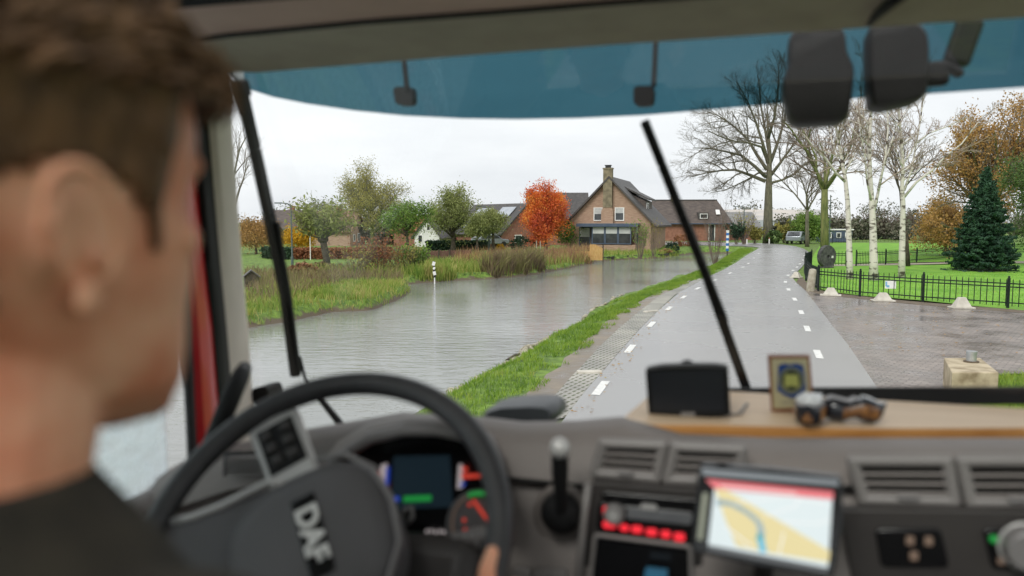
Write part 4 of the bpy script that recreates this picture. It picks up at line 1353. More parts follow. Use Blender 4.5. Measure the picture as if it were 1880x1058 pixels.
def long_house():
    c = P(1273, 443.5, 108)
    h = thing('long_house', 'low brick farmhouse with long dark roof beside the far road', 'house', (c.x, c.y, -0.02), R(-4))
    h.scale = (1.1, 1.1, 1.1)
    L, D, ea, ri = 8.9, 6.5, 2.15, 5.05
    m = MB()
    m.box((0, D / 2, ea / 2 - 0.2), (L, D, ea + 0.4))
    m.build('wall', MAT['wall_brick'], h)
    o = 0.35
    # roof with a hipped right end
    v = [(-L / 2 - o, -o, ea - 0.1), (L / 2 + o, -o, ea - 0.1), (L / 2 + o, D + o, ea - 0.1), (-L / 2 - o, D + o, ea - 0.1), (-L / 2 - o, D / 2, ri), (L / 2 - 1.1, D / 2, ri)]
    r = MB()
    r.add(v, [(0, 1, 5, 4), (1, 2, 5), (2, 3, 4, 5), (3, 0, 4), (3, 2, 1, 0)])
    ro = r.build('roof', MAT['slate_brown'], h)
    k = MB()
    k.box((-L / 2 + 2.4, D / 2, ri + 0.2), (0.7, 0.6, 0.7))
    k.build('chimney', MAT['chimney'], ro)
    k = MB()
    k.bar((-L / 2 - 0.3, D / 2, ri + 0.03), (L / 2 - 1.1, D / 2, ri + 0.03), 0.2, 0.12)
    k.build('ridge', MAT['slate'], ro)
    dm = MB()
    dm.box((1.2, 1.0, 3.05), (1.3, 1.4, 0.85))
    d_ = dm.build('dormer', MAT['slate'], h)
    win(h, (1.25, 0.29, 3.02), 0.95, 0.62, (0, -1, 0), name='dormer_window')
    sk = MB()
    sl = math.atan2(ri - ea + 0.1, D / 2 + o)
    sk.box((3.1, 1.15, 3.52), (0.5, 0.9, 0.06), rot=(sl, 0, 0))
    sk.build('skylight', MAT['white'], ro)
    d = MB()
    for x in (1.85, 2.55):
        d.bar((x, -0.03, 0), (x, -0.03, 2.0), 0.1, 0.06, up=(0, 1, 0))
    d.bar((1.8, -0.03, 2.04), (2.6, -0.03, 2.04), 0.06, 0.1)
    do = d.build('door', MAT['white'], h)
    p = MB()
    p.box((2.2, -0.015, 1.0), (0.62, 0.03, 2.0))
    p.build('door_leaf', MAT['pane'], do)
    gu = MB()
    gu.bar((-L / 2 - 0.3, -0.42, ea - 0.06), (L / 2 + 0.3, -0.42, ea - 0.06), 0.12, 0.12)
    gu.build('gutter', MAT['blue_paint'], h)
    # brick link towards the gabled house
    m = MB()
    m.box((-L / 2 - 1.0, 2.6, 0.9), (2.0, 3.4, 2.2))
    m.build('side_wing', MAT['wall_tan'], h)
long_house()

def simple_house(name, label, px, py, Y, w, d, eave, ridge, rotz, wall, roof, wins=(), z0=-0.3, extra=None):
    c = P(px, py, Y)
    h = thing(name, label, 'house', (c.x, c.y, z0), rotz)
    ro = gable_shell(h, w, d, eave, ridge, wall, roof, 0.3, -0.3)
    for (x, z, ww, hh) in wins:
        win(h, (x, 0, z), ww, hh, (0, -1, 0))
    if extra:
        extra(h, ro, w, d, eave, ridge)
    return h
def solar(h, ro, w, d, eave, ridge):
    sl = (ridge - eave) / (w / 2)
    n = Vector((-sl, 0, 1)).normalized()
    a = math.atan(sl)
    for (s, y, ls, ly) in ((0.18, 1.0, 1.7, 2.6), (0.42, 1.8, 1.4, 1.5), (0.2, 5.2, 1.6, 3.0), (0.6, 5.6, 1.4, 2.4)):
        p = Vector((0, 0, ridge)).lerp(Vector((-w / 2, 0, eave)), s + 0.12) + n * 0.28
        m = MB()
        m.box((p.x, y + ly / 2, p.z), (ls, ly, 0.05), rot=(0, -a, 0))
        m.build('solar_panel', MAT['solar'], ro)
def c1(h, ro, w, d, eave, ridge):
    k = MB(); k.box((0.4, d * 0.5, ridge + 0.3), (0.6, 0.6, 1.0)); k.build('chimney', MAT['wall_brick'], ro)
simple_house('brick_house', 'red brick house with solar panels on its dark roof behind the willows', 966, 451, 92, 7.2, 10, 1.5, 4.75, R(38), 'wall_brick', 'slate', [(-1.2, 0.9, 1.0, 0.9), (0.6, 3.1, 0.7, 0.9)], -0.3, solar)
simple_house('dark_roofed_house', 'house with plain dark slate roof showing behind the maple and the brick gable', 1075, 450, 104, 9.0, 7.5, 2.8, 6.3, R(88), 'wall_brick', 'slate', [(-1.5, 1.4, 1.0, 1.2)], -0.2)
simple_house('white_cottage', 'white rendered cottage with a steep gable behind the small green tree', 784, 453, 92, 3.0, 6, 1.2, 3.1, R(-12), 'wall_white', 'slate', [(0.2, 2.2, 0.5, 0.8), (-0.8, 0.9, 0.6, 0.9)])
simple_house('orange_roofed_house', 'house with orange tiles showing beside the broad willow', 806, 452, 97, 4.2, 5, 1.9, 3.4, R(80), 'wall_brick', 'roof_red', [(-0.9, 1.0, 0.8, 0.9)], -0.3)
simple_house('red_roofed_house', 'brick house with faded red roof seen through the large olive tree', 657, 456, 98, 6.2, 4.8, 1.7, 4.0, R(84), 'wall_tan', 'roof_dull', [(0.4, 0.9, 0.9, 1.1), (-1.5, 0.9, 0.7, 0.9)], -0.3, c1)
simple_house('dull_brick_house', 'dull brick house with dark roof behind the beech hedge', 575, 456, 112, 9.0, 6, 1.9, 4.3, R(86), 'wall_tan', 'slate_brown', [(-1.4, 1.0, 0.9, 1.0)], -0.3, c1)
simple_house('grey_barn', 'low barn with ribbed grey roof behind the tallest bare tree', 1376, 444, 118, 10, 8.0, 1.6, 3.9, R(90), 'wall_brick', 'roof_grey', [], -0.1)
def greenhouse():
    c = P(1425, 440, 165)
    h = thing('greenhouse', 'long pale glasshouse with ridged roof on the horizon', 'greenhouse', (c.x, c.y, -0.1))
    m = MB()
    m.box((0, 8, 1.5), (20, 16, 3.0))
    m.build('wall', M('milky_glass', (0.36, 0.38, 0.42), (0.46, 0.48, 0.52), rough=0.4, scale=0.4), h)
    r = MB()
    for k in range(5):
        y = k * 3.2
        r.prism([(-10, y - 0.05, 3.0), (-10, y + 3.15, 3.0), (-10, y + 1.6, 5.2)], (20, 0, 0))
    r.build('roof', M('milky_roof_glass', (0.42, 0.41, 0.42), (0.55, 0.50, 0.47), rough=0.4, scale=0.5, stretch=(0.4, 2, 2)), h)
    f = MB()
    for k in range(11):
        f.bar((-10 + 2 * k, -0.06, 0), (-10 + 2 * k, -0.06, 3.0), 0.08, 0.05)
    f.build('glazing_frame', MAT['white'], h)
greenhouse()
def cabin():
    c = P(1538, 437, 100)
    h = thing('blue_cabin', 'low blue cabin with flat white roof beyond the lawn', 'cabin', (c.x, c.y, 0))
    m = MB(); m.box((0, 1.2, 0.75), (3.6, 2.4, 1.5)); m.build('wall', MAT['blue_paint'], h)
    m = MB(); m.box((0, 1.2, 1.56), (3.9, 2.7, 0.14)); m.build('roof', MAT['white'], h)
    for x in (-1.1, 0.1, 1.2):
        win(h, (x, 0, 0.85), 0.6, 0.7, (0, -1, 0))
cabin()

def car(px, py, Y, rotz, label, col, z=0):
    c = P(px, py, Y)
    h = thing('parked_car', label, 'car', (c.x, c.y, z), rotz)
    prof = [(-2.05, 0.35), (2.0, 0.35), (2.08, 0.65), (1.95, 0.85), (1.1, 0.95), (0.45, 1.42), (-1.1, 1.45), (-1.85, 1.0), (-2.1, 0.9)]
    m = MB(); m.prism([(x, -0.82, z_) for x, z_ in prof], (0, 1.64, 0))
    m.build('body', MAT[col], h, bevel=0.09, seg=3, smooth=40)
    g = MB()
    for sg in (-1, 1):
        g.prism([(-1.5, sg * 0.815, 0.98), (0.9, sg * 0.815, 0.98), (0.38, sg * 0.815, 1.34), (-1.05, sg * 0.815, 1.36)], (0, sg * 0.02, 0))
    g.prism([(-2.0, -0.66, 0.98), (-2.0, 0.66, 0.98), (-1.3, 0.6, 1.36), (-1.3, -0.6, 1.36)], (-0.04, 0, 0.02))
    g.build('windows', MAT['pane'], h)
    for x in (-1.3, 1.3):
        for y in (-0.75, 0.75):
            w_ = MB(); w_.tube([(x, y - 0.1, 0.32), (x, y + 0.1, 0.32)], 0.32, 14)
            w_.build('wheel', MAT['black'], h)
car(1462, 446, 92, R(60), 'silver grey car parked under the weeping tree', 'car_grey')
car(900, 457, 90, R(30), 'pale car parked behind the round willow trunk', 'car_grey', -0.3)

# ------------------------------------------------------------------ posts, lamps, fences, stones
def street_lamp(px, py, dz, top_py, label, arm=-0.5, r=0.045):
    b = base_of(px, py, dz)
    h = thing('street_lamp', label, 'street lamp', b, 0, 'street lamps')
    H = rel_px(b, px, top_py).z
    m = MB()
    s = -1 if arm < 0 else 1
    pts = [Vector((0, 0, -0.1)), Vector((0, 0, H * 0.5)), Vector((0, 0, H - 0.25)), Vector((s * 0.06, 0, H - 0.08)), Vector((s * 0.2, 0, H)), Vector((arm * 0.7, 0, H + 0.03))]
    m.tube(pts, [r * 1.3, r, r * 0.8, r * 0.75, r * 0.7, r * 0.6], 8)
    m.tube([(0, 0, -0.1), (0, 0, H * 0.22)], r * 1.7, 8)
    m.build('pole', MAT['lamp_post'], h, smooth=50)
    l = MB()
    l.box((arm * 0.95, 0, H + 0.035), (abs(arm) * 0.6, 0.14, 0.07))
    l.build('lamp_head', MAT['lamp_post'], h, bevel=0.02)
street_lamp(537, 498, YL, 374, 'grey green street lamp on the meadow nearest the wiper', -0.75)
street_lamp(898, 462, YL, 380, 'street lamp rising out of the round willow', -1.0, 0.07)
street_lamp(1365, 448, 0, 380, 'street lamp beside the gnarled fruit tree', -1.0, 0.06)
b = base_of(1522, 458)
m = MB(); m.tube([(0, 0, -0.1), (0, 0, 3.2), (0, 0, rel_px(b, 1526, 358).z)], [0.06, 0.05, 0.04], 8)
tag(m.build('lamp_post', MAT['lamp_post'], loc=b, smooth=50), 'plain dark pole standing right of the mossy tree trunk', 'pole')
b = base_of(570, 477, YL)
m = MB(); m.tube([(0, 0, -0.1), (0, 0, rel_px(b, 569, 430).z)], [0.035, 0.03], 6)
tag(m.build('pale_pole', MAT['white'], loc=b, smooth=50), 'thin white pole in front of the beech hedge', 'pole')
b = base_of(1832, 470)
m = MB(); m.tube([(0, 0, -0.1), (0, 0, 3.5), (0, 0, rel_px(b, 1833, 285).z)], [0.05, 0.045, 0.03], 8)
m.ball((0, 0, rel_px(b, 1833, 285).z), 0.06, 8, 6)
tag(m.build('flagpole', MAT['white'], loc=b, smooth=50), 'slim white flagpole rising behind the spruce', 'flagpole')

def marker():
    b = base_of(1335, 472, -0.15)
    h = thing('marker_post', 'blue and white striped marker post on the verge at the bend', 'post', b)
    zt = rel_px(b, 1335, 423).z
    n, z0 = 8, rel_px(b, 1335, 461).z
    m = MB(); m.tube([(0, 0, -0.2), (0, 0, z0)], 0.035, 8); m.build('foot', MAT['black'], h)
    for k in range(n):
        a, c = z0 + (zt - z0) * k / n, z0 + (zt - z0) * (k + 1) / n
        m = MB(); m.tube([(0, 0, a), (0, 0, c)], 0.11, 14)
        m.build('band', MAT['sign_blue' if k % 2 == 0 else 'white'], h, smooth=40)
marker()
def gauge_post():
    b = base_of(798, 521, WZ)
    h = thing('gauge_post', 'black post with white marks standing in the river by the bank', 'post', b)
    m = MB()
    m.tube([(0, 0, -0.7), (0, 0, 0.35)], 0.035, 8)
    m.build('pole', MAT['white'], h)
    zt = rel_px(b, 796, 480).z
    m = MB(); m.box((-0.02, 0, (0.32 + zt) / 2), (0.11, 0.07, zt - 0.32), rot=(0, R(-3), 0)); m.build('board', MAT['black'], h)
    m = MB()
    m.box((-0.04, -0.045, zt - 0.12), (0.15, 0.03, 0.20), rot=(0, R(18), 0))
    m.box((-0.02, -0.045, zt - 0.36), (0.10, 0.03, 0.13), rot=(0, R(30), 0))
    m.box((0.0, -0.045, zt - 0.62), (0.15, 0.03, 0.20), rot=(0, R(-14), 0))
    m.build('white_marks', MAT['white'], h)
gauge_post()
for i, (x, y, hh) in enumerate(((985, 487, 45), (992, 485, 42))):
    b = base_of(x, y, -0.35)
    m = MB(); m.tube([(0, 0, -0.1), (0.02, 0, rel_px(b, x, y - hh).z * 0.5), (-0.01, 0, rel_px(b, x, y - hh).z)], 0.035, 6)
    tag(m.build('wooden_stake', MAT['stone'], loc=b), ['bleached stake in the reeds below the maple', 'slightly shorter stake close behind the bleached one'][i], 'stake')

# the low hut at the river meadow, next to the windscreen pillar
def hut():
    c = G(462, 527, -0.35)
    h = thing('nest_box_hut', 'small dark wooden hut with a pitched roof on the meadow near the pillar', 'hut', (c.x, c.y, -0.4), R(20))
    m = MB(); m.prism([(-0.3, 0, 0), (0.3, 0, 0), (0.3, 0, 0.48), (0, 0, 0.72), (-0.3, 0, 0.48)], (0, 0.6, 0)); m.build('wall', MAT['bark_dark'], h)
    m = MB()
    for sg in (-1, 1):
        m.prism([(0, -0.08, 0.75), (sg * 0.40, -0.08, 0.43), (sg * 0.40, -0.08, 0.47), (0, -0.08, 0.80)], (0, 0.78, 0))
    m.build('roof', MAT['slate'], h)
hut()
def railing():
    a, b = base_of(567, 501, YL), base_of(598, 499, YL)
    h = thing('wooden_railing', 'short black wooden railing at the foot of the pollard willow', 'railing', a)
    u = b - a
    m = MB()
    for k in range(4):
        p = u * (k / 3)
        m.bar(p, p + Vector((0, 0, 0.42)), 0.08, 0.08)
    m.build('posts', MAT['bark_dark'], h)
    m = MB()
    for z in (0.2, 0.36):
        m.bar(Vector((0, -0.06, z)), u + Vector((0, -0.06, z)), 0.03, 0.07)
    m.build('rails', MAT['bark_dark'], h)
railing()

def panel_fence():
    a, b = base_of(785, 478, YL), base_of(865, 476, YL)
    h = thing('wooden_fence', 'brown plank fence panels below the broad willow', 'fence', a)
    u = b - a
    for k in range(5):
        p = u * (k / 4)
        m = MB(); m.bar(p + Vector((0, -0.05, -0.1)), p + Vector((0, -0.05, 0.78)), 0.1, 0.1); m.build('post', MAT['bark_dark'], h)
    d = u.normalized()
    for k in range(4):
        m = MB()
        p0, p1 = u * (k / 4), u * ((k + 1) / 4)
        n = 12 if k != 1 else 9
        for j in range(n):
            q = p0.lerp(p1, (j + 0.5) / n)
            m.bar(q, q + Vector((0, 0, 0.66 + 0.03 * ((j * 5) % 3))), (p1 - p0).length / n * 0.86, 0.03, up=Vector((0, 1, 0)))
        m.build('panel', MAT['wood_fence'], h)
panel_fence()
def deck_screen():
    a = base_of(1084, 478, -0.45)
    h = thing('wooden_screen', 'yellow wooden screen beside the jetty in front of the brick gable', 'fence', a, R(-8))
    s = a.y / F_PX
    m = MB()
    for k in range(9):
        x = k * 0.115
        top = (29 if k < 4 else 29 - (k - 3) * 1.3) * s
        m.box((x, 0, top / 2), (0.105, 0.03, top))
    m.build('boards', MAT['wood_new'], h)
    m = MB()
    m.bar((0, 0.04, 0.3), (0.92, 0.04, 0.3), 0.05, 0.08)
    m.bar((0, 0.04, 0.95), (0.92, 0.04, 0.95), 0.05, 0.08)
    m.bar((0.97, 0.03, -0.5), (0.97, 0.03, 1.2), 0.09, 0.09)
    m.build('rails', MAT['bark_dark'], h)
    m = MB()
    m.box((-0.75, 0.05, 0.48), (1.5, 0.05, 0.42))
    m.build('low_boards', MAT['wood_new'], h)
deck_screen()

def picket_fence(name, label, path, closed_h=0.82, spacing=0.16, post_idx=None, rails=(0.16, 0.62, 0.72)):
    pts = [Vector((p[0], p[1], 0)) for p in path]
    h = thing(name, label, 'fence', pts[0])
    o = pts[0]
    rl, pk = MB(), MB()
    for i, (a, b) in enumerate(zip(pts[:-1], pts[1:])):
        L = (b - a).length
        n = max(2, int(L / spacing))
        for z in rails:
            rl.bar(a - o + Vector((0, 0, z)), b - o + Vector((0, 0, z)), 0.022, 0.035)
        for k in range(n):
            p = a.lerp(b, (k + 0.5) / n) - o
            pk.bar(p + Vector((0, -0.02, 0.06)), p + Vector((0, -0.02, closed_h)), 0.018, 0.018)
            pk.add([p + Vector((-0.009, -0.029, closed_h)), p + Vector((0.009, -0.029, closed_h)), p + Vector((0.009, -0.011, closed_h)), p + Vector((-0.009, -0.011, closed_h)), p + Vector((0, -0.02, closed_h + 0.05))], [(0, 1, 4), (1, 2, 4), (2, 3, 4), (3, 0, 4)])
    rl.build('rails', MAT['iron'], h)
    pk.build('pickets', MAT['iron'], h)
    for i, p in enumerate(pts):
        if post_idx is None or i in post_idx:
            m = MB()
            q = p - o
            m.bar(q + Vector((0, 0.03, -0.1)), q + Vector((0, 0.03, closed_h + 0.06)), 0.06, 0.06)
            m.ball(q + Vector((0, 0.03, closed_h + 0.09)), 0.035, 8, 6)
            m.build('post', MAT['iron'], h)
    return h
picket_fence('iron_fence', 'black iron picket fence along the brick paving in front of the birches', g2([(1503, 535), (1540, 539.5), (1579, 545), (1635, 549.5), (1695, 554.5), (1770, 560), (1851, 566), (1990, 577), (2150, 592)]), post_idx=(0, 2, 4, 6, 7, 8))
picket_fence('iron_fence', 'short curved run of iron fence in front of the millstone at the roadside', g2([(1502, 533), (1489, 526), (1480, 515), (1476, 503), (1479, 494), (1490, 488)]), post_idx=(0, 2, 4, 5), spacing=0.13)
picket_fence('iron_fence', 'farther iron picket fence across the lawn behind the birches', g2([(1572, 489), (1626, 486), (1683, 481.5), (1743, 476.5), (1800, 473), (1862, 467), (1930, 462)]))
picket_fence('iron_gate', 'low iron gate between the millstone and the nearest birch', g2([(1530, 488.5), (1554, 489)]), post_idx=(0, 1))
picket_fence('iron_fence', 'distant dark fence at the far edge of the meadow beside the cabin', g2([(1528, 447), (1560, 446), (1600, 445.5), (1660, 445)]), closed_h=1.0, spacing=0.5)

def millstone():
    b = base_of(1517, 492)
    h = thing('millstone', 'big upright dark millstone beside the road at the fence corner', 'millstone', b, R(28))
    r = 0.62
    m = MB()
    ring = []
    n = 40
    for rr_, y in ((0.10, -0.13), (r * 0.97, -0.13), (r, -0.10), (r, 0.10), (r * 0.97, 0.13), (0.10, 0.13)):
        ring.append([Vector((math.cos(2 * math.pi * k / n) * rr_, y, r + math.sin(2 * math.pi * k / n) * rr_)) for k in range(n)])
    ring.append(ring[0])
    m.loft(ring, closed=True)
    m.build('wheel_stone', MAT['millstone'], h, smooth=35)
    s = MB(); s.box((0.28, -0.155, 0.6), (0.13, 0.02, 0.13)); s.build('name_plate', MAT['white'], h)
    f = MB(); f.box((0, 0, 0.02), (0.7, 0.45, 0.14)); f.build('foot', MAT['millstone'], h, bevel=0.03)
millstone()

def block(px, py, label, w=0.5, hgt=0.27, yaw=0.0):
    b = base_of(px, py)
    m = MB()
    a, t, d, e = w / 2, w * 0.20, w * 0.36, w * 0.16
    m.box((0, 0, 0.02), (w * 1.35, w * 0.9, 0.04))
    m.loft([[(-a, -d, 0.04), (a, -d, 0.04), (a, d, 0.04), (-a, d, 0.04)], [(-t, -e, hgt), (t, -e, hgt), (t, e, hgt), (-t, e, hgt)]], closed=True, caps=True)
    tag(m.build('kerb_block', MAT['concrete'], loc=b, rot=(0, 0, yaw), bevel=0.012), label, 'concrete block', 'white blocks along the paving edge')
block(1525, 543, 'white concrete block nearest the leaning stone bollard', yaw=-0.4)
block(1621, 553, 'white concrete block below the notice board on the fence', yaw=-0.2)
block(1765, 566, 'white concrete block farthest along the paving edge from the road', w=0.46, hgt=0.32, yaw=-0.1)
block(1462, 510, 'white concrete wedge at the kerb where the road narrows', w=0.5, hgt=0.26, yaw=1.0)
def bollard():
    b = base_of(1487, 535)
    h = MB()
    d = Vector((0.10, 0.03, 0.82))
    h.tube([Vector((0, 0, -0.1)), d * 0.4, d * 0.9, d * 0.97, d], [0.15, 0.145, 0.135, 0.11, 0.04], 14)
    tag(h.build('stone_bollard', MAT['stone'], loc=b, smooth=50), 'leaning weathered stone bollard at the corner of the iron fence', 'bollard')
bollard()
def notice():
    b = P(1635, 523, base_of(1635, 549.5).y - 0.06)
    h = thing('notice_board', 'small white notice hung on the iron picket fence', 'sign', b, R(-12))
    m = MB(); m.box((0, 0, 0), (0.33, 0.02, 0.25)); m.build('board', MAT['white'], h)
    m = MB(); m.box((-0.08, -0.012, -0.05), (0.09, 0.008, 0.07)); m.box((-0.13, -0.012, 0.03), (0.05, 0.008, 0.14)); m.build('blue_print', M('pale_blue_print', (0.18, 0.42, 0.62), rough=0.6), h)
notice()
for i, (x, y, l) in enumerate(((1412, 447.5, 'small red topped kerb post in front of the tallest bare trunk'), (1371, 448.5, 'small red topped kerb post before the brown bush'))):
    b = base_of(x, y)
    h = thing('kerb_post', l, 'post', b, 0, 'red topped kerb posts')
    m = MB(); m.box((0, 0, 0.28), (0.11, 0.11, 0.56)); m.build('pole', MAT['white'], h)
    m = MB(); m.box((0, 0, 0.62), (0.12, 0.12, 0.12)); m.build('cap', MAT['roof_red'], h)

def concrete_base():
    c = G(1772, 712, 0)
    ht = 0.42
    h = thing('concrete_plinth', 'stained beige concrete plinth with a steel pipe on the paving', 'plinth', (c.x, c.y, 0), R(0))
    tp = [G(x, y, ht) for x, y in ((1733, 657), (1800, 657), (1834, 684), (1748, 684))]
    poly = [Vector((p.x - c.x, p.y - c.y, ht)) for p in tp]
    m = MB(); m.prism(poly, (0, 0, -ht - 0.1)); m.build('block', MAT['beige_concrete'], h, bevel=0.015)
    p = G(1783, 665, ht)
    q = Vector((p.x - c.x, p.y - c.y, ht))
    m = MB(); m.tube([q, q + Vector((0, 0, 0.02))], 0.105, 20); m.build('flange', MAT['dirt'], h)
    m = MB(); m.tube([q + Vector((0, 0, 0.02)), q + Vector((0, 0, 0.155))], 0.07, 20); m.tube([q + Vector((0, 0, 0.12)), q + Vector((0, 0, 0.165))], 0.076, 20); m.build('pipe', MAT['galv'], h, smooth=40)
concrete_base()
# ------------------------------------------------------------------ the truck cab
MAT['dash'] = M('brown_grey_dash_plastic', (0.185, 0.162, 0.151), (0.21, 0.185, 0.173), rough=0.55, scale=6, bump=0.12, bscale=260)
MAT['dash_dark'] = M('dark_dash_plastic', (0.034, 0.030, 0.029), (0.043, 0.038, 0.036), rough=0.5, scale=6, bump=0.1, bscale=260)
MAT['dash_grey'] = M('grey_trim_plastic', (0.19, 0.18, 0.18), (0.21, 0.2, 0.198), rough=0.35, scale=6)
MAT['wheel_rim'] = M('black_wheel_leather', (0.026, 0.026, 0.028), (0.036, 0.036, 0.039), rough=0.38, scale=30, bump=0.15, bscale=300)
MAT['hub'] = M('grey_hub_plastic', (0.085, 0.082, 0.086), (0.098, 0.095, 0.099), rough=0.5, scale=6, bump=0.1, bscale=300)
MAT['silver'] = M('silver_trim', (0.52, 0.51, 0.50), (0.60, 0.59, 0.58), rough=0.35, metal=0.25, scale=5)
MAT['rubber'] = M('black_rubber', (0.007, 0.007, 0.0075), (0.011, 0.011, 0.0115), rough=0.6, spec=0.25, scale=8)
MAT['gloss_black'] = M('gloss_black_plastic', (0.008, 0.008, 0.009), rough=0.15, spec=0.5)
MAT['beige_trim'] = M('beige_pillar_trim', (0.70, 0.635, 0.56), (0.76, 0.69, 0.61), rough=0.75, scale=8, bump=0.1, bscale=200)
MAT['headliner'] = M('olive_grey_headliner', (0.34, 0.315, 0.255), (0.39, 0.365, 0.295), rough=0.9, scale=14, bump=0.15, bscale=240)
MAT['headliner_pink'] = M('brown_header_panel', (0.47, 0.33, 0.285), (0.52, 0.37, 0.32), rough=0.8, scale=10)
MAT['red_paint'] = M('red_cab_paint', (0.60, 0.008, 0.014), (0.66, 0.012, 0.018), rough=0.3, coat=0.5, scale=3)
MAT['windscreen'] = glass_mat('windscreen_glass', (0.96, 0.975, 0.97), f0=0.035)
MAT['side_glass'] = glass_mat('misted_side_glass', (0.93, 0.96, 0.97), f0=0.02, diffuse=(0.8, 0.85, 0.88), dfac=0.62, mottled=45)
MAT['visor'] = glass_mat('blue_visor_acrylic', (0.205, 0.355, 0.405), f0=0.03, rough=0.05)
MAT['seat'] = M('dark_seat_cloth', (0.03, 0.03, 0.034), (0.05, 0.05, 0.055), rough=0.95, scale=20, bump=0.3)
MAT['red_light'] = M('red_button_light', (0.3, 0.01, 0.01), emit=(1.0, 0.03, 0.05), emit_s=0.62)
MAT['red_gauge'] = M('red_gauge_needle', (0.3, 0.02, 0.01), emit=(0.9, 0.08, 0.05), emit_s=0.34)
MAT['green_light'] = M('green_gauge_light', (0.01, 0.2, 0.04), emit=(0.03, 0.6, 0.10), emit_s=0.18)
MAT['blue_light'] = M('blue_gauge_light', (0.01, 0.03, 0.3), emit=(0.04, 0.12, 0.8), emit_s=0.22)
MAT['white_light'] = M('pale_gauge_print', (0.3, 0.3, 0.3), emit=(0.8, 0.7, 0.7), emit_s=0.22)
MAT['dim_light'] = M('dim_orange_symbol', (0.16, 0.11, 0.08), emit=(0.9, 0.6, 0.45), emit_s=0.05)
MAT['display'] = M('dark_lcd', (0.010, 0.016, 0.022), (0.016, 0.024, 0.032), rough=0.2, scale=5, emit=(0.25, 0.5, 0.7), emit_s=0.015)

truck = thing('truck', 'cab of a truck seen from inside with dashboard wheel and blue visor', 'truck', (0, 0, 0), -A_CAB)
T = truck

def poly_c(pts, v):
    return [C(x, y, v) for x, y in pts]

def round_poly(pts, r, n=4):
    """round the corners of a 3-D planar polygon"""
    out = []
    m = len(pts)
    for i in range(m):
        p, a, b = Vector(pts[i]), Vector(pts[i - 1]), Vector(pts[(i + 1) % m])
        da, db = (a - p), (b - p)
        k = min(r, da.length * 0.48, db.length * 0.48)
        s, e = p + da.normalized() * k, p + db.normalized() * k
        for j in range(n + 1):
            t = j / n
            out.append(s * (1 - t) ** 2 + p * 2 * t * (1 - t) + e * t * t)
    return out

# shell: floor, roof, rear wall, right side, left door
UL, UR = -1.06, 1.16
fl = MB(); fl.box(((UL + UR) / 2, 0.35, 1.15), (UR - UL, 2.5, 0.06)); fl.build('cab_floor', MAT['dash_dark'], T)
UM = (UL + UR) / 2
rw = MB()
rw.box((UM, -0.92, 1.52), (UR - UL, 0.06, 0.80))
for sg in (-1, 1):
    rw.box((UM + sg * 0.98, -0.92, 2.40), (0.26, 0.06, 0.96))
rw.box((UM, -0.92, 2.92), (UR - UL, 0.06, 0.14))
rw = rw.build('rear_wall', MAT['headliner'], T)
m = MB(); m.box((UM, -0.92, 2.385), (1.70, 0.006, 0.93)); m.build('added_rear_window', MAT['windscreen'], rw)  # unseen opening, added to let more daylight in on driver and dash
rf = MB()
rf.box((UM, -0.72, 3.02), (UR - UL + 0.06, 0.46, 0.05))
rf.box((UM, 0.80, 3.02), (UR - UL + 0.06, 0.40, 0.05))
for sg in (-1, 1):
    rf.box((UM + sg * 0.90, 0.055, 3.02), (0.48, 1.09, 0.05))
rf = rf.build('roof', MAT['headliner'], T)
m = MB(); m.box((UM, 0.055, 3.03), (1.32, 1.09, 0.008)); m.build('added_roof_hatch', MAT['windscreen'], rf)  # unseen skylight, added to brighten the cab interior from above
for s, u, nm in ((-1, UL - 0.03, 'door'), (1, UR + 0.03, 'door')):
    m = MB()
    m.box((u, 0.30, 1.52), (0.06, 2.4, 0.80))
    m.box((u, -0.62, 2.46), (0.06, 0.56, 1.08))
    m.box((u, 0.52, 2.94), (0.06, 1.75, 0.12))
    d = m.build(nm, MAT['dash'], T)
    # rounded door top
    t = MB(); t.tube([(u - s * 0.02, -0.34, 1.93), (u - s * 0.02, 1.30, 1.95)], 0.045, 10); t.build('door_sill', MAT['dash'], d, smooth=50)
    g = MB(); g.box((u, 0.47, 2.41), (0.006, 1.62, 0.94)); g.build('side_window', MAT['side_glass' if s < 0 else 'windscreen'], d)
m = MB(); m.box(((UL + UR) / 2, 1.86, 1.25), (2.3, 0.04, 1.3)); m.build('front_panel', MAT['red_paint'], T)

def xr(row, u=None):                # carry a row on to the right-hand wall of the cab
    q = row[-1]
    return row + [Vector((u or UR, q.y, q.z))]
# headliner above the windscreen, with the brown header panel and the dark seam
low = [(300, 152), (360, 141), (417, 131), (470, 134), (598, 123.5), (739, 112), (900, 99), (1140, 81.5), (1447, 61), (1700, 44), (1880, 33), (2050, 22)]
seam = [(300, 78), (360, 71), (427, 63), (480, 58), (661, 40), (780, 31), (900, 22), (1140, 2), (1447, -22), (1700, -42), (1880, -56), (2050, -70)]
top = [(300, 18), (360, 13), (430, 7), (480, 3), (661, -12), (780, -22), (900, -30), (1140, -50), (1447, -76), (1700, -96), (1880, -110), (2050, -125)]
m = MB()
m.shell([xr([C(x, y, 1.40) for x, y in low]), xr([C(x, y * 0.5 + y2 * 0.5 - 3, 1.30) for (x, y), (_, y2) in zip(low, seam)]), xr([C(x, y, 1.20) for x, y in seam])], (0, 0.05, 0.012))
m.build('header_lining', MAT['headliner'], T, smooth=50)
m = MB(); m.tube([C(x, y, 1.195) for x, y in seam], 0.006, 6); m.build('lining_seam', MAT['rubber'], T, smooth=True)
m = MB()
m.shell([xr([C(x, y - 3, 1.19) for x, y in seam]), xr([C(x, (y + y2) / 2 + 2, 1.13) for (x, y), (_, y2) in zip(top, seam)]), xr([C(x, y, 1.06) for x, y in top])], (0, 0.06, 0.02))
m.build('header_panel', MAT['headliner_pink'], T, smooth=50)
m = MB()
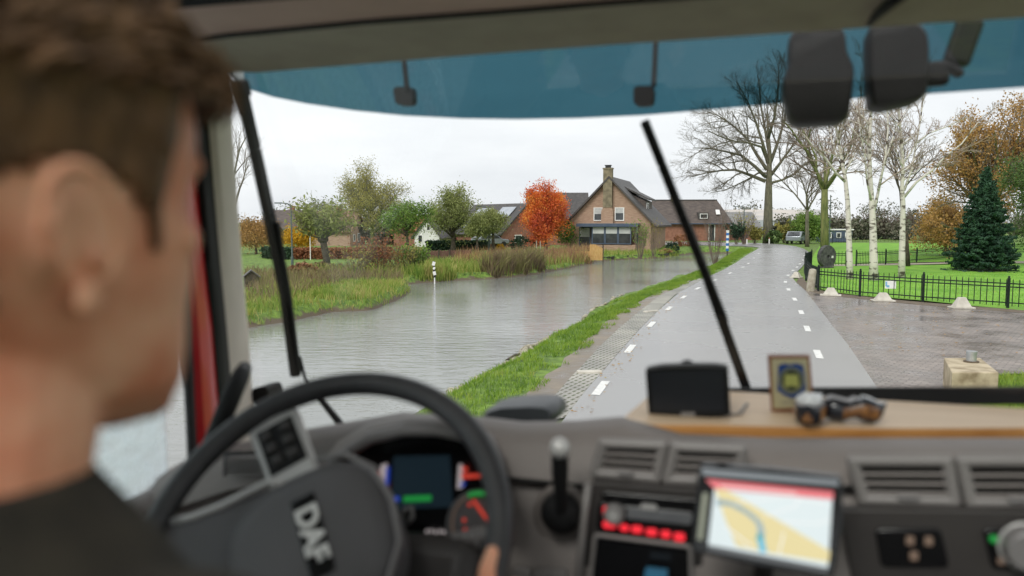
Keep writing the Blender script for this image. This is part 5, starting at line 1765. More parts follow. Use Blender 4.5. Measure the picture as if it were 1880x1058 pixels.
m.shell([xr([C(x, y, 1.05) for x, y in top]), xr([Vector((C(x, y, 1.05).x, 0.95, 3.0)) for x, y in top])], (0, 0.02, 0.04))
m.build('roof_lining', MAT['rubber'], T)
m = MB(); m.tube([C(1700, -40, 1.22), C(1645, 0, 1.26), C(1612, 25, 1.34), C(1592, 42, 1.40)], 0.008, 6); m.build('mirror_cable', MAT['rubber'], T, smooth=True)

# windscreen
NU, NV = 14, 6
rows = []
for j in range(NV + 1):
    t = j / NV
    v0, z0 = 1.43 + (1.66 - 1.43) * t, 2.84 + (1.92 - 2.84) * t
    rows.append([Vector((UL - 0.03 * t + (UR - UL + 0.05 * t) * i / NU, v0 + 0.05 * math.sin(math.pi * i / NU), z0)) for i in range(NU + 1)])
m = MB(); m.loft(rows); ws = m.build('windscreen', MAT['windscreen'], T, smooth=True)
m = MB()
m.shell([[C(x, y, 1.64) for x, y in ((1235, 715), (1340, 714), (1500, 713), (1700, 712), (1900, 711.5), (2100, 711), (2600, 710), (3100, 709))],
         [C(x, y, 1.62) for x, y in ((1235, 745), (1340, 745), (1500, 745), (1700, 744), (1900, 743), (2100, 742), (2600, 740), (3100, 738))]], (0, 0.01, 0))
m.build('lower_edge_band', MAT['rubber'], ws)

# blue sun visor outside the glass, with its two brackets
vis_lo = [(417, 127), (428, 140), (450, 162), (500, 178), (560, 190), (650, 203), (740, 212), (850, 217.5), (950, 219), (1060, 217), (1180, 211.5), (1300, 202), (1440, 190), (1600, 179), (1750, 169), (1880, 160), (2050, 146)]
vis_hi = [(417, 112), (428, 112), (450, 112), (500, 108), (560, 102), (650, 94), (740, 86), (850, 78), (950, 70), (1060, 60), (1180, 50), (1300, 40), (1440, 30), (1600, 18), (1750, 8), (1880, 0), (2050, -12)]
m = MB()
m.shell([xr([C(x, y, 1.80) for x, y in vis_lo], 1.2), xr([C(x, y, 1.72) for x, y in vis_hi], 1.2)], (0, 0.004, 0))
vz = m.build('sun_visor', MAT['visor'], T, smooth=30)
for arm, pad in (([(741, 105), (746, 150), (748, 168)], [(720, 160), (755, 158), (757, 192), (726, 193)]), ([(1204, 72), (1202, 120), (1200, 160)], [(1162, 158), (1201, 157), (1199, 193), (1163, 194)])):
    m = MB()
    m.tube([C(x, y, 1.70) for x, y in arm], 0.006, 6)
    m.prism(round_poly(poly_c(pad, 1.70), 0.012), (0, 0.03, 0))
    m.build('visor_bracket', MAT['rubber'], vz, smooth=30)

# left pillar: beige trim, rubber seal, red door frame, inner seal
def strip(name, right, left, th, mat, parent=T, smooth=30):
    m = MB()
    rows = []
    for (a, va), (b, vb) in zip(right, left):
        p, q = C(a[0], a[1], va), C(b[0], b[1], vb)
        rows.append([p, p.lerp(q, 0.33) + Vector((0.012, -0.014, 0)), p.lerp(q, 0.67) + Vector((0.012, -0.014, 0)), q])
    m.shell(rows, th)
    return m.build(name, mat, parent, smooth=smooth)
strip('pillar_trim', [((414, 60), 1.40), ((417, 125), 1.41), ((420, 200), 1.43), ((429, 330), 1.47), ((440, 480), 1.52), ((451, 600), 1.56), ((462, 745), 1.60), ((468, 830), 1.62)],
      [((375, 60), 1.36), ((377, 125), 1.36), ((380, 200), 1.37), ((391, 330), 1.39), ((404, 480), 1.42), ((416, 600), 1.44), ((428, 745), 1.47), ((434, 830), 1.48)], (-0.03, 0.05, 0), MAT['beige_trim'])
strip('pillar_seal', [((375, 60), 1.37), ((380, 200), 1.38), ((392, 330), 1.40), ((405, 480), 1.43), ((417, 600), 1.45), ((430, 760), 1.48), ((436, 860), 1.50)],
      [((345, 60), 1.33), ((350, 200), 1.34), ((362, 330), 1.35), ((376, 480), 1.36), ((391, 600), 1.37), ((404, 760), 1.38), ((412, 860), 1.39)], (-0.03, 0.05, 0), MAT['rubber'])
strip('door_frame', [((330, 60), 1.34), ((352, 200), 1.35), ((364, 330), 1.36), ((378, 480), 1.37), ((393, 600), 1.38), ((406, 760), 1.39), ((414, 860), 1.40)],
      [((290, 60), 1.30), ((312, 200), 1.30), ((326, 330), 1.30), ((342, 480), 1.30), ((349, 600), 1.30), ((356, 760), 1.30), ((360, 860), 1.30)], (-0.03, 0.04, 0), MAT['red_paint'])
strip('window_seal', [((292, 60), 1.29), ((314, 200), 1.29), ((328, 330), 1.29), ((343, 480), 1.29), ((351, 600), 1.29), ((358, 760), 1.29), ((362, 860), 1.29)],
      [((278, 60), 1.27), ((296, 200), 1.27), ((308, 330), 1.27), ((322, 480), 1.27), ((330, 600), 1.27), ((340, 760), 1.27), ((344, 860), 1.27)], (-0.02, 0.03, 0), MAT['rubber'])
# right pillar, outside the view of the photograph
m = MB(); m.bar((UR + 0.0, 1.40, 3.0), (UR + 0.03, 1.66, 1.8), 0.09, 0.12); m.build('pillar_trim', MAT['beige_trim'], T, bevel=0.02)
gp_ = [C(390, 812, 1.16), C(408, 770, 1.15), C(425, 728, 1.16), C(441, 692, 1.20), C(449, 676, 1.28)]
m = MB(); m.tube(gp_, [0.016, 0.0165, 0.0165, 0.016, 0.013], 10); m.build('grab_handle', MAT['rubber'], T, smooth=True)
m = MB(); m.prism(round_poly(poly_c([(462, 714), (487, 709), (494, 720), (490, 738), (464, 742)], 1.62), 0.01), (0, 0.06, 0)); m.build('washer_housing', MAT['rubber'], T, smooth=30)

# wipers, parked upright against the outside of the glass
def wiper(arm, blade, hose):
    m = MB()
    pts = [C(x, y, v) for x, y, v in arm]
    for a, b in zip(pts[:-1], pts[1:]):
        m.bar(a, b, 0.020, 0.014, up=(0, 1, 0))
    w = m.build('wiper', MAT['rubber'], T, bevel=0.003)
    m = MB()
    pts = [C(x, y, v) for x, y, v in blade]
    for a, b in zip(pts[:-1], pts[1:]):
        m.bar(a, b, 0.017, 0.03, up=(0, 1, 0))
    m.build('wiper_blade', MAT['rubber'], w, bevel=0.003)
    if hose:
        m = MB(); m.tube([C(x, y, v) for x, y, v in hose], [0.004, 0.004, 0.008, 0.010], 6); m.build('wiper_hose', MAT['rubber'], w)
wiper([(505, 408, 1.60), (516, 480, 1.63), (533, 590, 1.67), (545, 690, 1.71)], [(439, 146, 1.52), (468, 275, 1.56), (494, 395, 1.59), (524, 540, 1.65), (543, 688, 1.72)],
      [(550, 655, 1.72), (560, 695, 1.74), (590, 735, 1.76), (630, 785, 1.77)])
m = MB()
for a, b in ((((441, 148)), ((449, 178))),):
    m.bar(C(a[0], a[1], 1.51), C(b[0], b[1], 1.52), 0.024, 0.03, up=(0, 1, 0))
m.build('wiper_tip', MAT['rubber'], T, bevel=0.004)
wiper([(1262, 415, 1.66), (1300, 515, 1.69), (1335, 615, 1.73), (1372, 718, 1.77)], [(1183, 222, 1.57), (1215, 302, 1.59), (1252, 395, 1.62), (1290, 490, 1.65), (1330, 590, 1.69)], None)

# the two black mirror housings hanging outside at the top right, and the mirror arm
def mirror(poly, v, depth, arm=None):
    m = MB()
    a = round_poly(poly_c(poly, v), 0.035, 5)
    cen = sum(a, Vector()) / len(a)
    rows = [[cen + (p - cen) * s + Vector((0, d, 0)) for p in a] for s, d in ((0.90, -0.012), (0.975, 0.0), (1.0, 0.02), (0.98, depth * 0.7), (0.86, depth))]
    m.loft(rows, closed=True, caps=True)
    h = m.build('mirror_housing', MAT['gloss_rough'], T, smooth=60)
    if arm:
        m = MB()
        for q, k in zip(arm[:-1], arm[1:]):
            m.bar(C(*q), C(*k), 0.045, 0.03, up=(0, 1, 0))
        m.build('mirror_arm', MAT['rubber'], h, bevel=0.008)
    return h
MAT['gloss_rough'] = M('matt_black_mirror_plastic', (0.006, 0.0055, 0.0055), (0.009, 0.0085, 0.0085), rough=0.55, spec=0.2, scale=20, bump=0.1, bscale=200)
mirror([(1446, 50), (1553, 46), (1556, 95), (1571, 122), (1567, 170), (1560, 216), (1545, 224), (1462, 229), (1447, 216), (1438, 175), (1436, 142), (1448, 120)], 1.60, 0.13)
mirror([(1594, 30), (1704, 40), (1708, 110), (1702, 175), (1688, 186), (1622, 200), (1602, 196), (1596, 150)], 1.60, 0.12, [(1690, 138, 1.66), (1742, 134, 1.66), (1753, 120, 1.66), (1783, 35, 1.66)])

# dashboard body
dx = [240, 330, 420, 520, 620, 740, 860, 960, 1060, 1140, 1250, 1400, 1600, 1880, 2080]
cy = [900, 850, 818, 795, 778, 757, 762, 774, 772, 765, 796, 803, 804, 804, 804]
faceY = [960, 930, 900, 880, 868, 860, 868, 880, 890, 890, 893, 893, 893, 893, 893]
m = MB()
m.shell([
    xr([C(x, y + 34, 1.66) for x, y in zip(dx, cy)]),
    xr([C(x, y + 3, 1.36) for x, y in zip(dx, cy)]),
    xr([C(x, y, 1.30) for x, y in zip(dx, cy)]),
    xr([C(x, y + 5, 1.255) for x, y in zip(dx, cy)]),
    xr([C(x, y + 22, 1.22) for x, y in zip(dx, cy)]),
    xr([C(x, y * 0.55 + f * 0.45, 1.20) for x, y, f in zip(dx, cy, faceY)]),
    xr([C(x, f, 1.175) for x, f in zip(dx, faceY)]),
    xr([C(x, f + 9, 1.19) for x, f in zip(dx, faceY)]),
    xr([C(x, 960, 1.16) for x in dx]),
    xr([C(x, 1090, 1.12) for x in dx]),
    xr([C(x, 1500, 1.08) for x in dx]),
    xr([C(x, 1800, 1.14) for x in dx])], (0, 0.02, -0.015))
dash = m.build('dashboard', MAT['dash'], T, smooth=60)
# groove along the face
m = MB(); m.tube([C(x, f + 2, 1.172) for x, f in zip(dx[6:], faceY[6:])], 0.0035, 6); m.build('dash_groove', MAT['rubber'], dash, smooth=True)
m = MB()
pod = [(884, 766), (893, 752), (920, 744), (980, 741), (1010, 743), (1022, 752), (1025, 772), (1000, 776), (950, 778), (905, 776)]
a = round_poly(poly_c(pod, 1.42), 0.008)
cen = sum(a, Vector()) / len(a)
m.loft([[cen + (p - cen) * s + Vector((0, d, 0)) for p in a] for s, d in ((0.88, -0.02), (1, 0.0), (1, 0.08), (0.85, 0.10))], closed=True, caps=True)
m.build('sensor_cover', M('blue_grey_plastic', (0.045, 0.052, 0.058), (0.055, 0.062, 0.068), rough=0.4, scale=9), T, smooth=60)

# instrument cluster behind the wheel
out = [(572, 1110), (580, 960), (592, 880), (625, 838), (680, 805), (740, 791), (800, 790), (850, 800), (893, 825), (915, 865), (925, 960), (928, 1110)]
m = MB(); m.prism(poly_c(out, 1.135), (0, 0.02, 0)); cl = m.build('instrument_cluster', MAT['gloss_black'], T)
arch = out[1:-1]
m = MB(); m.tube([C(x, y - 1, 1.09) for x, y in arch], 0.010, 8); m.build('cluster_bezel', MAT['dash_grey'], cl, smooth=True)
m = MB()
m.shell([[C(x, y - 5, 1.085) for x, y in arch], [C(x + (x - 745) * 0.05, y - 16, 1.15) for x, y in arch], [C(x + (x - 745) * 0.09, y - 20, 1.24) for x, y in arch]], (0, 0.005, 0.006))
m.build('cluster_hood', MAT['dash'], cl, smooth=60)
def flat(name, pts, v, mat, parent, th=-0.003):
    m = MB(); m.prism(poly_c(pts, v), (0, th, 0)); return m.build(name, mat, parent)
flat('screen', [(724, 838), (826, 836), (832, 930), (720, 934)], 1.133, MAT['display'], cl)
flat('screen_bar', [(742, 911), (792, 909), (792, 919), (742, 921)], 1.129, MAT['green_light'], cl)
m = MB(); m.ball(C(729, 916, 1.129), 0.0045, 10, 7); m.build('screen_lamp', MAT['blue_light'], cl)
flat('gauge_scale', [(700, 854), (711, 850), (709, 898), (697, 888)], 1.132, MAT['white_light'], cl)
flat('gauge_blue_mark', [(711, 858), (716, 857), (714, 890), (708, 892)], 1.128, MAT['blue_light'], cl)
flat('gauge_red_mark', [(661, 873), (697, 865), (698, 871), (663, 879)], 1.128, MAT['red_gauge'], cl)
flat('gauge_red_mark', [(701, 896), (711, 892), (709, 906), (701, 907)], 1.127, MAT['red_gauge'], cl)
flat('gauge_red_mark', [(692, 884), (703, 880), (703, 890), (694, 890)], 1.126, MAT['red_gauge'], cl)
flat('gauge_scale', [(843, 852), (849, 853), (850, 895), (840, 897)], 1.132, MAT['white_light'], cl)
flat('gauge_red_mark', [(848, 870), (884, 871), (885, 876), (849, 878)], 1.128, MAT['red_gauge'], cl)
flat('gauge_red_mark', [(850, 856), (859, 860), (857, 866), (850, 864)], 1.128, MAT['red_gauge'], cl)
flat('gauge_blue_mark', [(847, 886), (855, 887), (853, 892), (847, 893)], 1.127, MAT['blue_light'], cl)
gc = (880, 962)
dial = [(gc[0] + 60 * math.cos(a), gc[1] + 64 * math.sin(a)) for a in [2 * math.pi * k / 36 for k in range(36)]]
flat('speed_dial', dial, 1.131, M('grey_dial_face', (0.10, 0.10, 0.105), (0.15, 0.15, 0.155), rough=0.5, scale=9), cl)
m = MB(); m.tube([C(gc[0] + 50 * math.cos(a), gc[1] + 55 * math.sin(a), 1.126) for a in [math.pi * (0.85 + 0.5 * k / 10) for k in range(11)]], 0.0016, 5); m.build('dial_scale', MAT['dim_light'], cl)
m = MB(); m.tube([C(gc[0] + 52 * math.cos(a), gc[1] + 56 * math.sin(a), 1.125) for a in [math.pi * (1.38 + 0.25 * k / 6) for k in range(7)]], 0.0038, 6); m.build('dial_green_zone', MAT['green_light'], cl)
m = MB(); m.bar(C(868, 918, 1.124), C(897, 958, 1.124), 0.004, 0.003, up=(0, 1, 0)); m.build('dial_needle', MAT['red_gauge'], cl)
for x, y in ((852, 955), (854, 973), (862, 927)):
    m = MB(); m.ball(C(x, y, 1.126), 0.003, 8, 6); m.build('dial_mark', MAT['red_gauge'], cl)
m = MB()
for k, (x, y) in enumerate(((784, 976), (792, 975), (800, 977), (808, 976), (815, 977), (790, 987), (800, 988))):
    m.box(C(x, y, 1.128), (0.004, 0.002, 0.005))
m.build('odometer_digits', MAT['white_light'], cl)
m = MB(); m.tube([C(740, 958, 1.10), C(744, 934, 1.10), C(756, 931, 1.10), C(758, 950, 1.10), C(748, 962, 1.10)], 0.0035, 6); m.build('gear_symbol', MAT['dash_grey'], cl, smooth=True)
# stalk behind the wheel
m = MB(); m.tube([C(780, 1008, 1.02), C(830, 996, 1.02), C(880, 985, 1.02), C(905, 980, 1.02)], [0.010, 0.012, 0.013, 0.012], 10); m.tube([C(840, 994, 1.015), C(846, 993, 1.015)], 0.0145, 10); m.tube([C(872, 987, 1.015), C(878, 986, 1.015)], 0.0145, 10)
m.build('indicator_stalk', MAT['dash_grey'], T, smooth=50)
m = MB(); m.box(C(745, 1090, 1.02), (0.24, 0.16, 0.16), rot=(R(-30), 0, 0)); m.build('steering_column', MAT['dash_dark'], T, bevel=0.03, seg=3, smooth=50)

# steering wheel, turned to follow the bend
wc = C(580, 990, 0.885)
E_ = R(46)
nz = Vector((0, -math.cos(E_), math.sin(E_)))
ex0, ey0 = Vector((1, 0, 0)), nz.cross(Vector((1, 0, 0)))
th = R(-54)
ex = ex0 * math.cos(th) + ey0 * math.sin(th)
ey = nz.cross(ex)
WM = Matrix((ex, ey, nz)).transposed().to_4x4()
WM.translation = wc
RW = 0.243
m = MB()
m.tube([(RW * math.cos(2 * math.pi * k / 72), RW * math.sin(2 * math.pi * k / 72), 0) for k in range(72)], 0.0172, 14, closed=True)
sw = m.build('steering_wheel', MAT['wheel_rim'], T, smooth=True)
sw.matrix_local = WM
hub = [(-0.102, 0.070), (-0.06, 0.100), (0, 0.108), (0.06, 0.100), (0.102, 0.070), (0.112, 0.0), (0.104, -0.075), (0.07, -0.120), (0, -0.130), (-0.07, -0.120), (-0.104, -0.075), (-0.112, 0.0)]
def ring(sc, z):
    pts = round_poly([Vector((x * sc, y * sc, 0)) for x, y in hub], 0.03, 3)
    return [Vector((p.x, p.y, z)) for p in pts]
m = MB(); m.loft([ring(0.92, -0.07), ring(1.0, -0.05), ring(1.0, -0.012), ring(0.93, 0.004), ring(0.7, 0.012)], closed=True, caps=True)
m.build('hub', MAT['hub'], sw, smooth=50)
def spoke(pts, name, mat, th=0.016, z=-0.03):
    m = MB(); m.prism([(x, y, z) for x, y in pts], (0, 0, th)); return m.build(name, mat, sw, bevel=0.005, smooth=40)
for s in (-1, 1):
    q = lambda r, a: (s * r * math.cos(R(a)), r * math.sin(R(a)))
    # upper spoke: a silver frame with a switch pad in it
    a0 = -4
    spoke([q(0.085, a0 + 24), q(0.16, a0 + 13), q(0.226, a0 + 10), q(0.230, a0), q(0.226, a0 - 10), q(0.16, a0 - 13), q(0.085, a0 - 24)], 'spoke', MAT['silver'], 0.02, -0.022)
    m = MB(); m.prism([(*q(0.130, a0 + 12.5), -0.004), (*q(0.213, a0 + 7.6), -0.004), (*q(0.213, a0 - 7.6), -0.004), (*q(0.130, a0 - 12.5), -0.004)], (0, 0, 0.005)); m.build('switch_pad', MAT['rubber'], sw, bevel=0.002)
    m = MB()
    for k in range(3):
        for t in (-1, 1):
            x, y = q(0.146 + 0.025 * k, a0 + t * 4.4)
            m.box((x, y, 0.003), (0.016, 0.016, 0.006), rot=(0, 0, s * R(a0)))
    m.build('switches', MAT['dash_dark'], sw, bevel=0.003)
    # lower spoke, with a bright trim along its edge
    spoke([q(0.085, -22), q(0.125, -24), q(0.150, -38), q(0.195, -50), q(0.236, -54), q(0.238, -78), q(0.085, -90)], 'lower_spoke', MAT['hub'], 0.022, -0.026)
    m = MB(); m.tube([(*q(0.105, -12), 0.001), (*q(0.124, -20), 0.001), (*q(0.138, -32), 0.000), (*q(0.160, -43), -0.002), (*q(0.195, -51), -0.003), (*q(0.225, -54), -0.004)], 0.0055, 8); m.build('spoke_trim', MAT['silver'], sw, smooth=True)
m = MB(); m.tube([(x, y, 0.003) for x, y in ((-0.112, 0.030), (-0.103, 0.068), (-0.06, 0.099), (0, 0.108), (0.06, 0.099), (0.103, 0.068), (0.112, 0.030))], 0.004, 8); m.build('hub_trim', MAT['dash_grey'], sw, smooth=True)
m = MB(); m.box((0.0, 0.0, 0.0125), (0.122, 0.034, 0.006)); m.build('emblem_plate', MAT['gloss_black'], sw, bevel=0.003)
def text_mesh(name, body, size, mat, parent, mtx, ext=0.0015, bold=0.0):
    cu = bpy.data.curves.new(name, 'FONT')
    cu.body, cu.size, cu.extrude, cu.offset = body, size, ext, bold
    cu.align_x, cu.align_y = 'CENTER', 'CENTER'
    tmp = bpy.data.objects.new(name + '_curve', cu)
    COL.objects.link(tmp)
    bpy.context.view_layer.update()
    me = bpy.data.meshes.new_from_object(tmp.evaluated_get(bpy.context.evaluated_depsgraph_get()))
    bpy.data.objects.remove(tmp)
    o = bpy.data.objects.new(name, me)
    me.materials.clear(); me.materials.append(mat)
    COL.objects.link(o)
    o.parent = parent
    o.matrix_local = mtx
    return o
text_mesh('emblem_letters', 'DAF', 0.040, MAT['white'], sw, Matrix.Translation((0.0, 0.0, 0.0168)) @ Matrix.Scale(1.12, 4, (1, 0, 0)), 0.001, 0.0012)

# gear lever with its ball boot
m = MB(); m.ball(C(1030, 942, 1.13), (0.031, 0.024, 0.032), 20, 14); lv = m.build('gear_lever', MAT['rubber'], T, smooth=True)
m = MB(); m.tube([C(1030, 940, 1.115), C(1029, 900, 1.10), C(1028, 866, 1.095), C(1028, 838, 1.09)], [0.010, 0.0105, 0.0125, 0.0125], 12); m.build('lever_shaft', MAT['rubber'], lv, smooth=50)
m = MB(); m.ball(C(1028, 823, 1.09), (0.0145, 0.0145, 0.0155), 16, 12); m.build('lever_knob', MAT['silver'], lv, smooth=True)
m = MB(); m.tube([C(1030 + 42 * math.cos(a), 942 + 46 * math.sin(a), 1.158) for a in [2 * math.pi * k / 36 for k in range(36)]], 0.0075, 8, closed=True); m.build('lever_collar', MAT['dash'], lv, smooth=True)

# air vents
def vent(x0, y0, x1, y1, x2, y2, x3, y3, v, n=4):
    """corner pixels: top-left, top-right, bottom-right, bottom-left"""
    q = [C(x0, y0, v), C(x1, y1, v), C(x2, y2, v), C(x3, y3, v)]
    m = MB()
    for a, b in zip(q, q[1:] + q[:1]):
        m.tube([a, b], 0.0085, 8)
        m.ball(a, 0.0088, 8, 6)
    vt = m.build('air_vent', MAT['dash_grey_soft'], T, smooth=60)
    m = MB(); m.prism([p + Vector((0, 0.012, 0)) for p in q], (0, 0.004, 0)); m.build('vent_recess', MAT['gloss_black'], vt)
    for k in range(n):
        t = (k + 0.6) / (n + 0.2)
        a, b = q[0].lerp(q[3], t), q[1].lerp(q[2], t)
        m = MB(); m.bar(a + Vector((0.004, 0.002, 0)), b + Vector((-0.004, 0.002, 0)), 0.016, 0.0035, up=(0, 0.5, 1)); m.build('vent_slat', MAT['dash'], vt)
    a, b = q[0].lerp(q[3], 0.86).lerp(q[1].lerp(q[2], 0.86), 0.38), q[0].lerp(q[3], 0.86).lerp(q[1].lerp(q[2], 0.86), 0.62)
    m = MB(); m.bar(a + Vector((0, -0.009, 0)), b + Vector((0, -0.009, 0)), 0.010, 0.006); m.build('vent_tab', MAT['dash_grey'], vt, bevel=0.002)
MAT['dash_grey_soft'] = M('soft_grey_vent_plastic', (0.20, 0.185, 0.178), (0.23, 0.215, 0.208), rough=0.4, scale=6)
vent(1108, 814, 1218, 818, 1206, 878, 1092, 868, 1.16)
vent(1240, 820, 1362, 826, 1356, 886, 1226, 880, 1.155)
vent(1565, 846, 1738, 846, 1752, 920, 1586, 916, 1.15)
vent(1765, 846, 1960, 846, 1960, 924, 1782, 922, 1.15)

# radio stack
def panel(name, pts, v, mat, parent, depth=0.02, r=0.008, bevel=0.002):
    m = MB(); m.prism(round_poly(poly_c(pts, v), r), (0, depth, 0)); return m.build(name, mat, parent, bevel=bevel, smooth=40)
panel('console_panel', [(1085, 885), (1290, 900), (1290, 1110), (1062, 1110)], 1.135, MAT['dash_dark'], T)
m = MB(); m.tube([C(1080, 888, 1.13), C(1072, 960, 1.125), C(1058, 1100, 1.11)], 0.006, 8); m.build('console_edge', MAT['dash_grey_soft'], T, smooth=True)
panel('card_slot', [(1106, 903), (1286, 918), (1286, 934), (1104, 918)], 1.128, MAT['gloss_black'], T, 0.004, 0.003)
rd = panel('radio', [(1099, 924), (1276, 941), (1270, 998), (1094, 974)], 1.124, MAT['gloss_black'], T, 0.02, 0.006)
panel('radio_display', [(1152, 932), (1272, 944), (1268, 964), (1150, 952)], 1.122, M('grey_radio_face', (0.13, 0.135, 0.145), (0.20, 0.205, 0.215), rough=0.3, scale=12), rd, 0.002, 0.003, 0)
panel('radio_tab', [(1177, 925), (1206, 928), (1205, 938), (1176, 935)], 1.120, MAT['silver'], rd, 0.003, 0.003, 0)
m = MB(); k0 = C(1129, 941, 1.122); m.tube([k0, k0 + Vector((0, -0.014, 0))], 0.015, 20); m.build('radio_knob', MAT['dash_grey'], rd, smooth=40, bevel=0.002)
m = MB(); m.tube([k0 + Vector((0, -0.014, 0)), k0 + Vector((0, -0.017, 0))], 0.008, 16); m.build('knob_cap', MAT['silver'], rd, smooth=40)
for x, y, w_, h_ in ((1112, 939, 10, 18), (1119, 963, 24, 13), (1146, 969, 16, 11), (1169, 972, 20, 12), (1196, 977, 20, 12), (1222, 981, 18, 12), (1247, 986, 20, 14)):
    panel('radio_button', [(x - w_ / 2, y - h_ / 2), (x + w_ / 2, y - h_ / 2 + 2), (x + w_ / 2, y + h_ / 2 + 2), (x - w_ / 2, y + h_ / 2)], 1.120, MAT['red_light'], rd, 0.003, 0.004, 0)
panel('storage_slot', [(1093, 982), (1268, 1004), (1270, 1110), (1078, 1110)], 1.126, MAT['gloss_black'], T, 0.004, 0.006)
m = MB()
q = round_poly(poly_c([(1093, 982), (1268, 1004), (1270, 1110), (1078, 1110)], 1.122), 0.006)
m.tube(q, 0.0035, 6, closed=True); m.build('slot_frame', MAT['dash_grey_soft'], T, smooth=True)
m = MB(); m.box(C(1205, 1056, 1.10), (0.03, 0.02, 0.012)); m.build('slot_label', M('blue_label', (0.05, 0.22, 0.38), rough=0.5), T)
panel('low_switch', [(940, 1045), (973, 1047), (975, 1100), (940, 1100)], 1.118, MAT['dash_grey_soft'], T)
panel('low_switch', [(978, 1047), (1040, 1050), (1040, 1100), (978, 1100)], 1.118, MAT['dash_grey_soft'], T)
# right-hand panel with switch fields
panel('right_panel', [(1540, 935), (2060, 940), (2060, 1120), (1575, 1120)], 1.12, MAT['dash_dark2'] if 'dash_dark2' in MAT else MAT['dash_dark'], T, 0.02)
sp_ = panel('switch_panel', [(1606, 972), (1728, 972), (1744, 1043), (1618, 1042)], 1.115, MAT['gloss_black'], T, 0.01, 0.008)
for x, y in ((1671, 993), (1705, 994), (1678, 1021)):
    m = MB(); m.box(C(x, y, 1.112), (0.010, 0.003, 0.012)); m.build('switch_symbol', MAT['dim_light'], sp_, bevel=0.003)
sp_ = panel('switch_panel', [(1804, 972), (1990, 972), (1990, 1048), (1822, 1046)], 1.115, MAT['gloss_black'], T, 0.01, 0.008)
m = MB(); m.ball(C(1824, 990, 1.112), 0.005, 10, 7); m.build('switch_lamp', MAT['green_light'], sp_)
m = MB(); m.box(C(1838, 1030, 1.112), (0.008, 0.003, 0.008)); m.build('switch_symbol', MAT['dim_light'], sp_)
m = MB(); k0 = C(1882, 1003, 1.112); m.tube([k0, k0 + Vector((0, -0.022, 0))], [0.029, 0.025], 24); m.build('heater_knob', MAT['dash_grey'], sp_, smooth=40, bevel=0.003)
m = MB(); m.tube([k0 + Vector((0.0295 * math.cos(2 * math.pi * k / 28), -0.001, 0.0295 * math.sin(2 * math.pi * k / 28))) for k in range(28)], 0.0022, 6, closed=True); m.build('knob_ring', MAT['silver'], sp_, smooth=True)
# end vent by the door, half behind the wheel
for k in range(4):
    m = MB(); m.bar(C(418, 842 + 9 * k, 1.17), C(500, 838 + 9 * k, 1.17), 0.014, 0.004); m.build('vent_slat', MAT['dash_grey_soft'], T)
panel('side_vent', [(410, 832), (505, 826), (505, 878), (408, 882)], 1.19, MAT['gloss_black'], T, 0.01)
# driver's seat, out of the picture below
SU = -0.44
m = MB()
m.box((SU, 0.42, 1.66), (0.50, 0.52, 0.16)); m.box((SU, 0.42, 1.38), (0.36, 0.4, 0.40))
st = m.build('driver_seat', MAT['seat'], T, bevel=0.05, seg=3, smooth=50)
m = MB(); m.box((SU, 0.115, 1.98), (0.44, 0.12, 0.60), rot=(R(8), 0, 0)); m.build('seat_back', MAT['seat'], st, bevel=0.05, seg=3, smooth=50)
# ------------------------------------------------------------------ loose things on the dashboard
def on_truck(name, label, cat, l):
    return thing(name, label, cat, W(l), -A_CAB)
class LocalC:                       # pixel helper relative to a thing's own base
    def __init__(self, base): self.b = Vector(base)
    def __call__(self, x, y, v): return C(x, y, v) - self.b

MAT['oak_top'] = M('pale_oak_board', (0.64, 0.47, 0.31), (0.74, 0.56, 0.39), rough=0.5, scale=3, detail=8, stretch=(1.0, 12, 12))
MAT['oak_edge'] = M('varnished_board_edge', (0.42, 0.18, 0.04), (0.54, 0.26, 0.075), rough=0.45, scale=4, stretch=(1.5, 8, 8))
# shelf board
zs = C(1500, 774, 1.395).z
def zpt(px, py, z):                 # truck coordinates of a pixel on a level plane
    d = ray(px, py)
    q = d * ((z - EYE.z) / d.z)
    return Vector((q.x * CA - q.y * SA, q.x * SA + q.y * CA, z))
front = [zpt(x, y, zs) for x, y in ((1146, 766), (1150, 774), (1165, 778), (1220, 779), (1300, 779), (1400, 782), (1500, 784), (1600, 786), (1750, 786), (1900, 785), (2050, 785))]
back = [Vector((p.x + 0.03, 1.60, zs)) for p in (front[-1], front[4], front[0])]
base = sum(front, Vector()) / len(front)
sh = on_truck('shelf_board', 'oak shelf board with rounded corner lying along the dashboard top', 'shelf', base - Vector((0, 0, 0.024)))
lo = base - Vector((0, 0, 0.024))
poly = [p - lo for p in front + back]
m = MB(); m.prism([p - Vector((0, 0, 0.003)) for p in poly], (0, 0, -0.021)); m.build('board_edge', MAT['oak_edge'], sh, bevel=0.004, seg=3, smooth=40)
m = MB(); m.prism([Vector((p.x, p.y + (0.004 if i < len(front) else 0), p.z - 0.003)) for i, p in enumerate(poly)], (0, 0, 0.003)); m.build('board_top', MAT['oak_top'], sh, bevel=0.001)

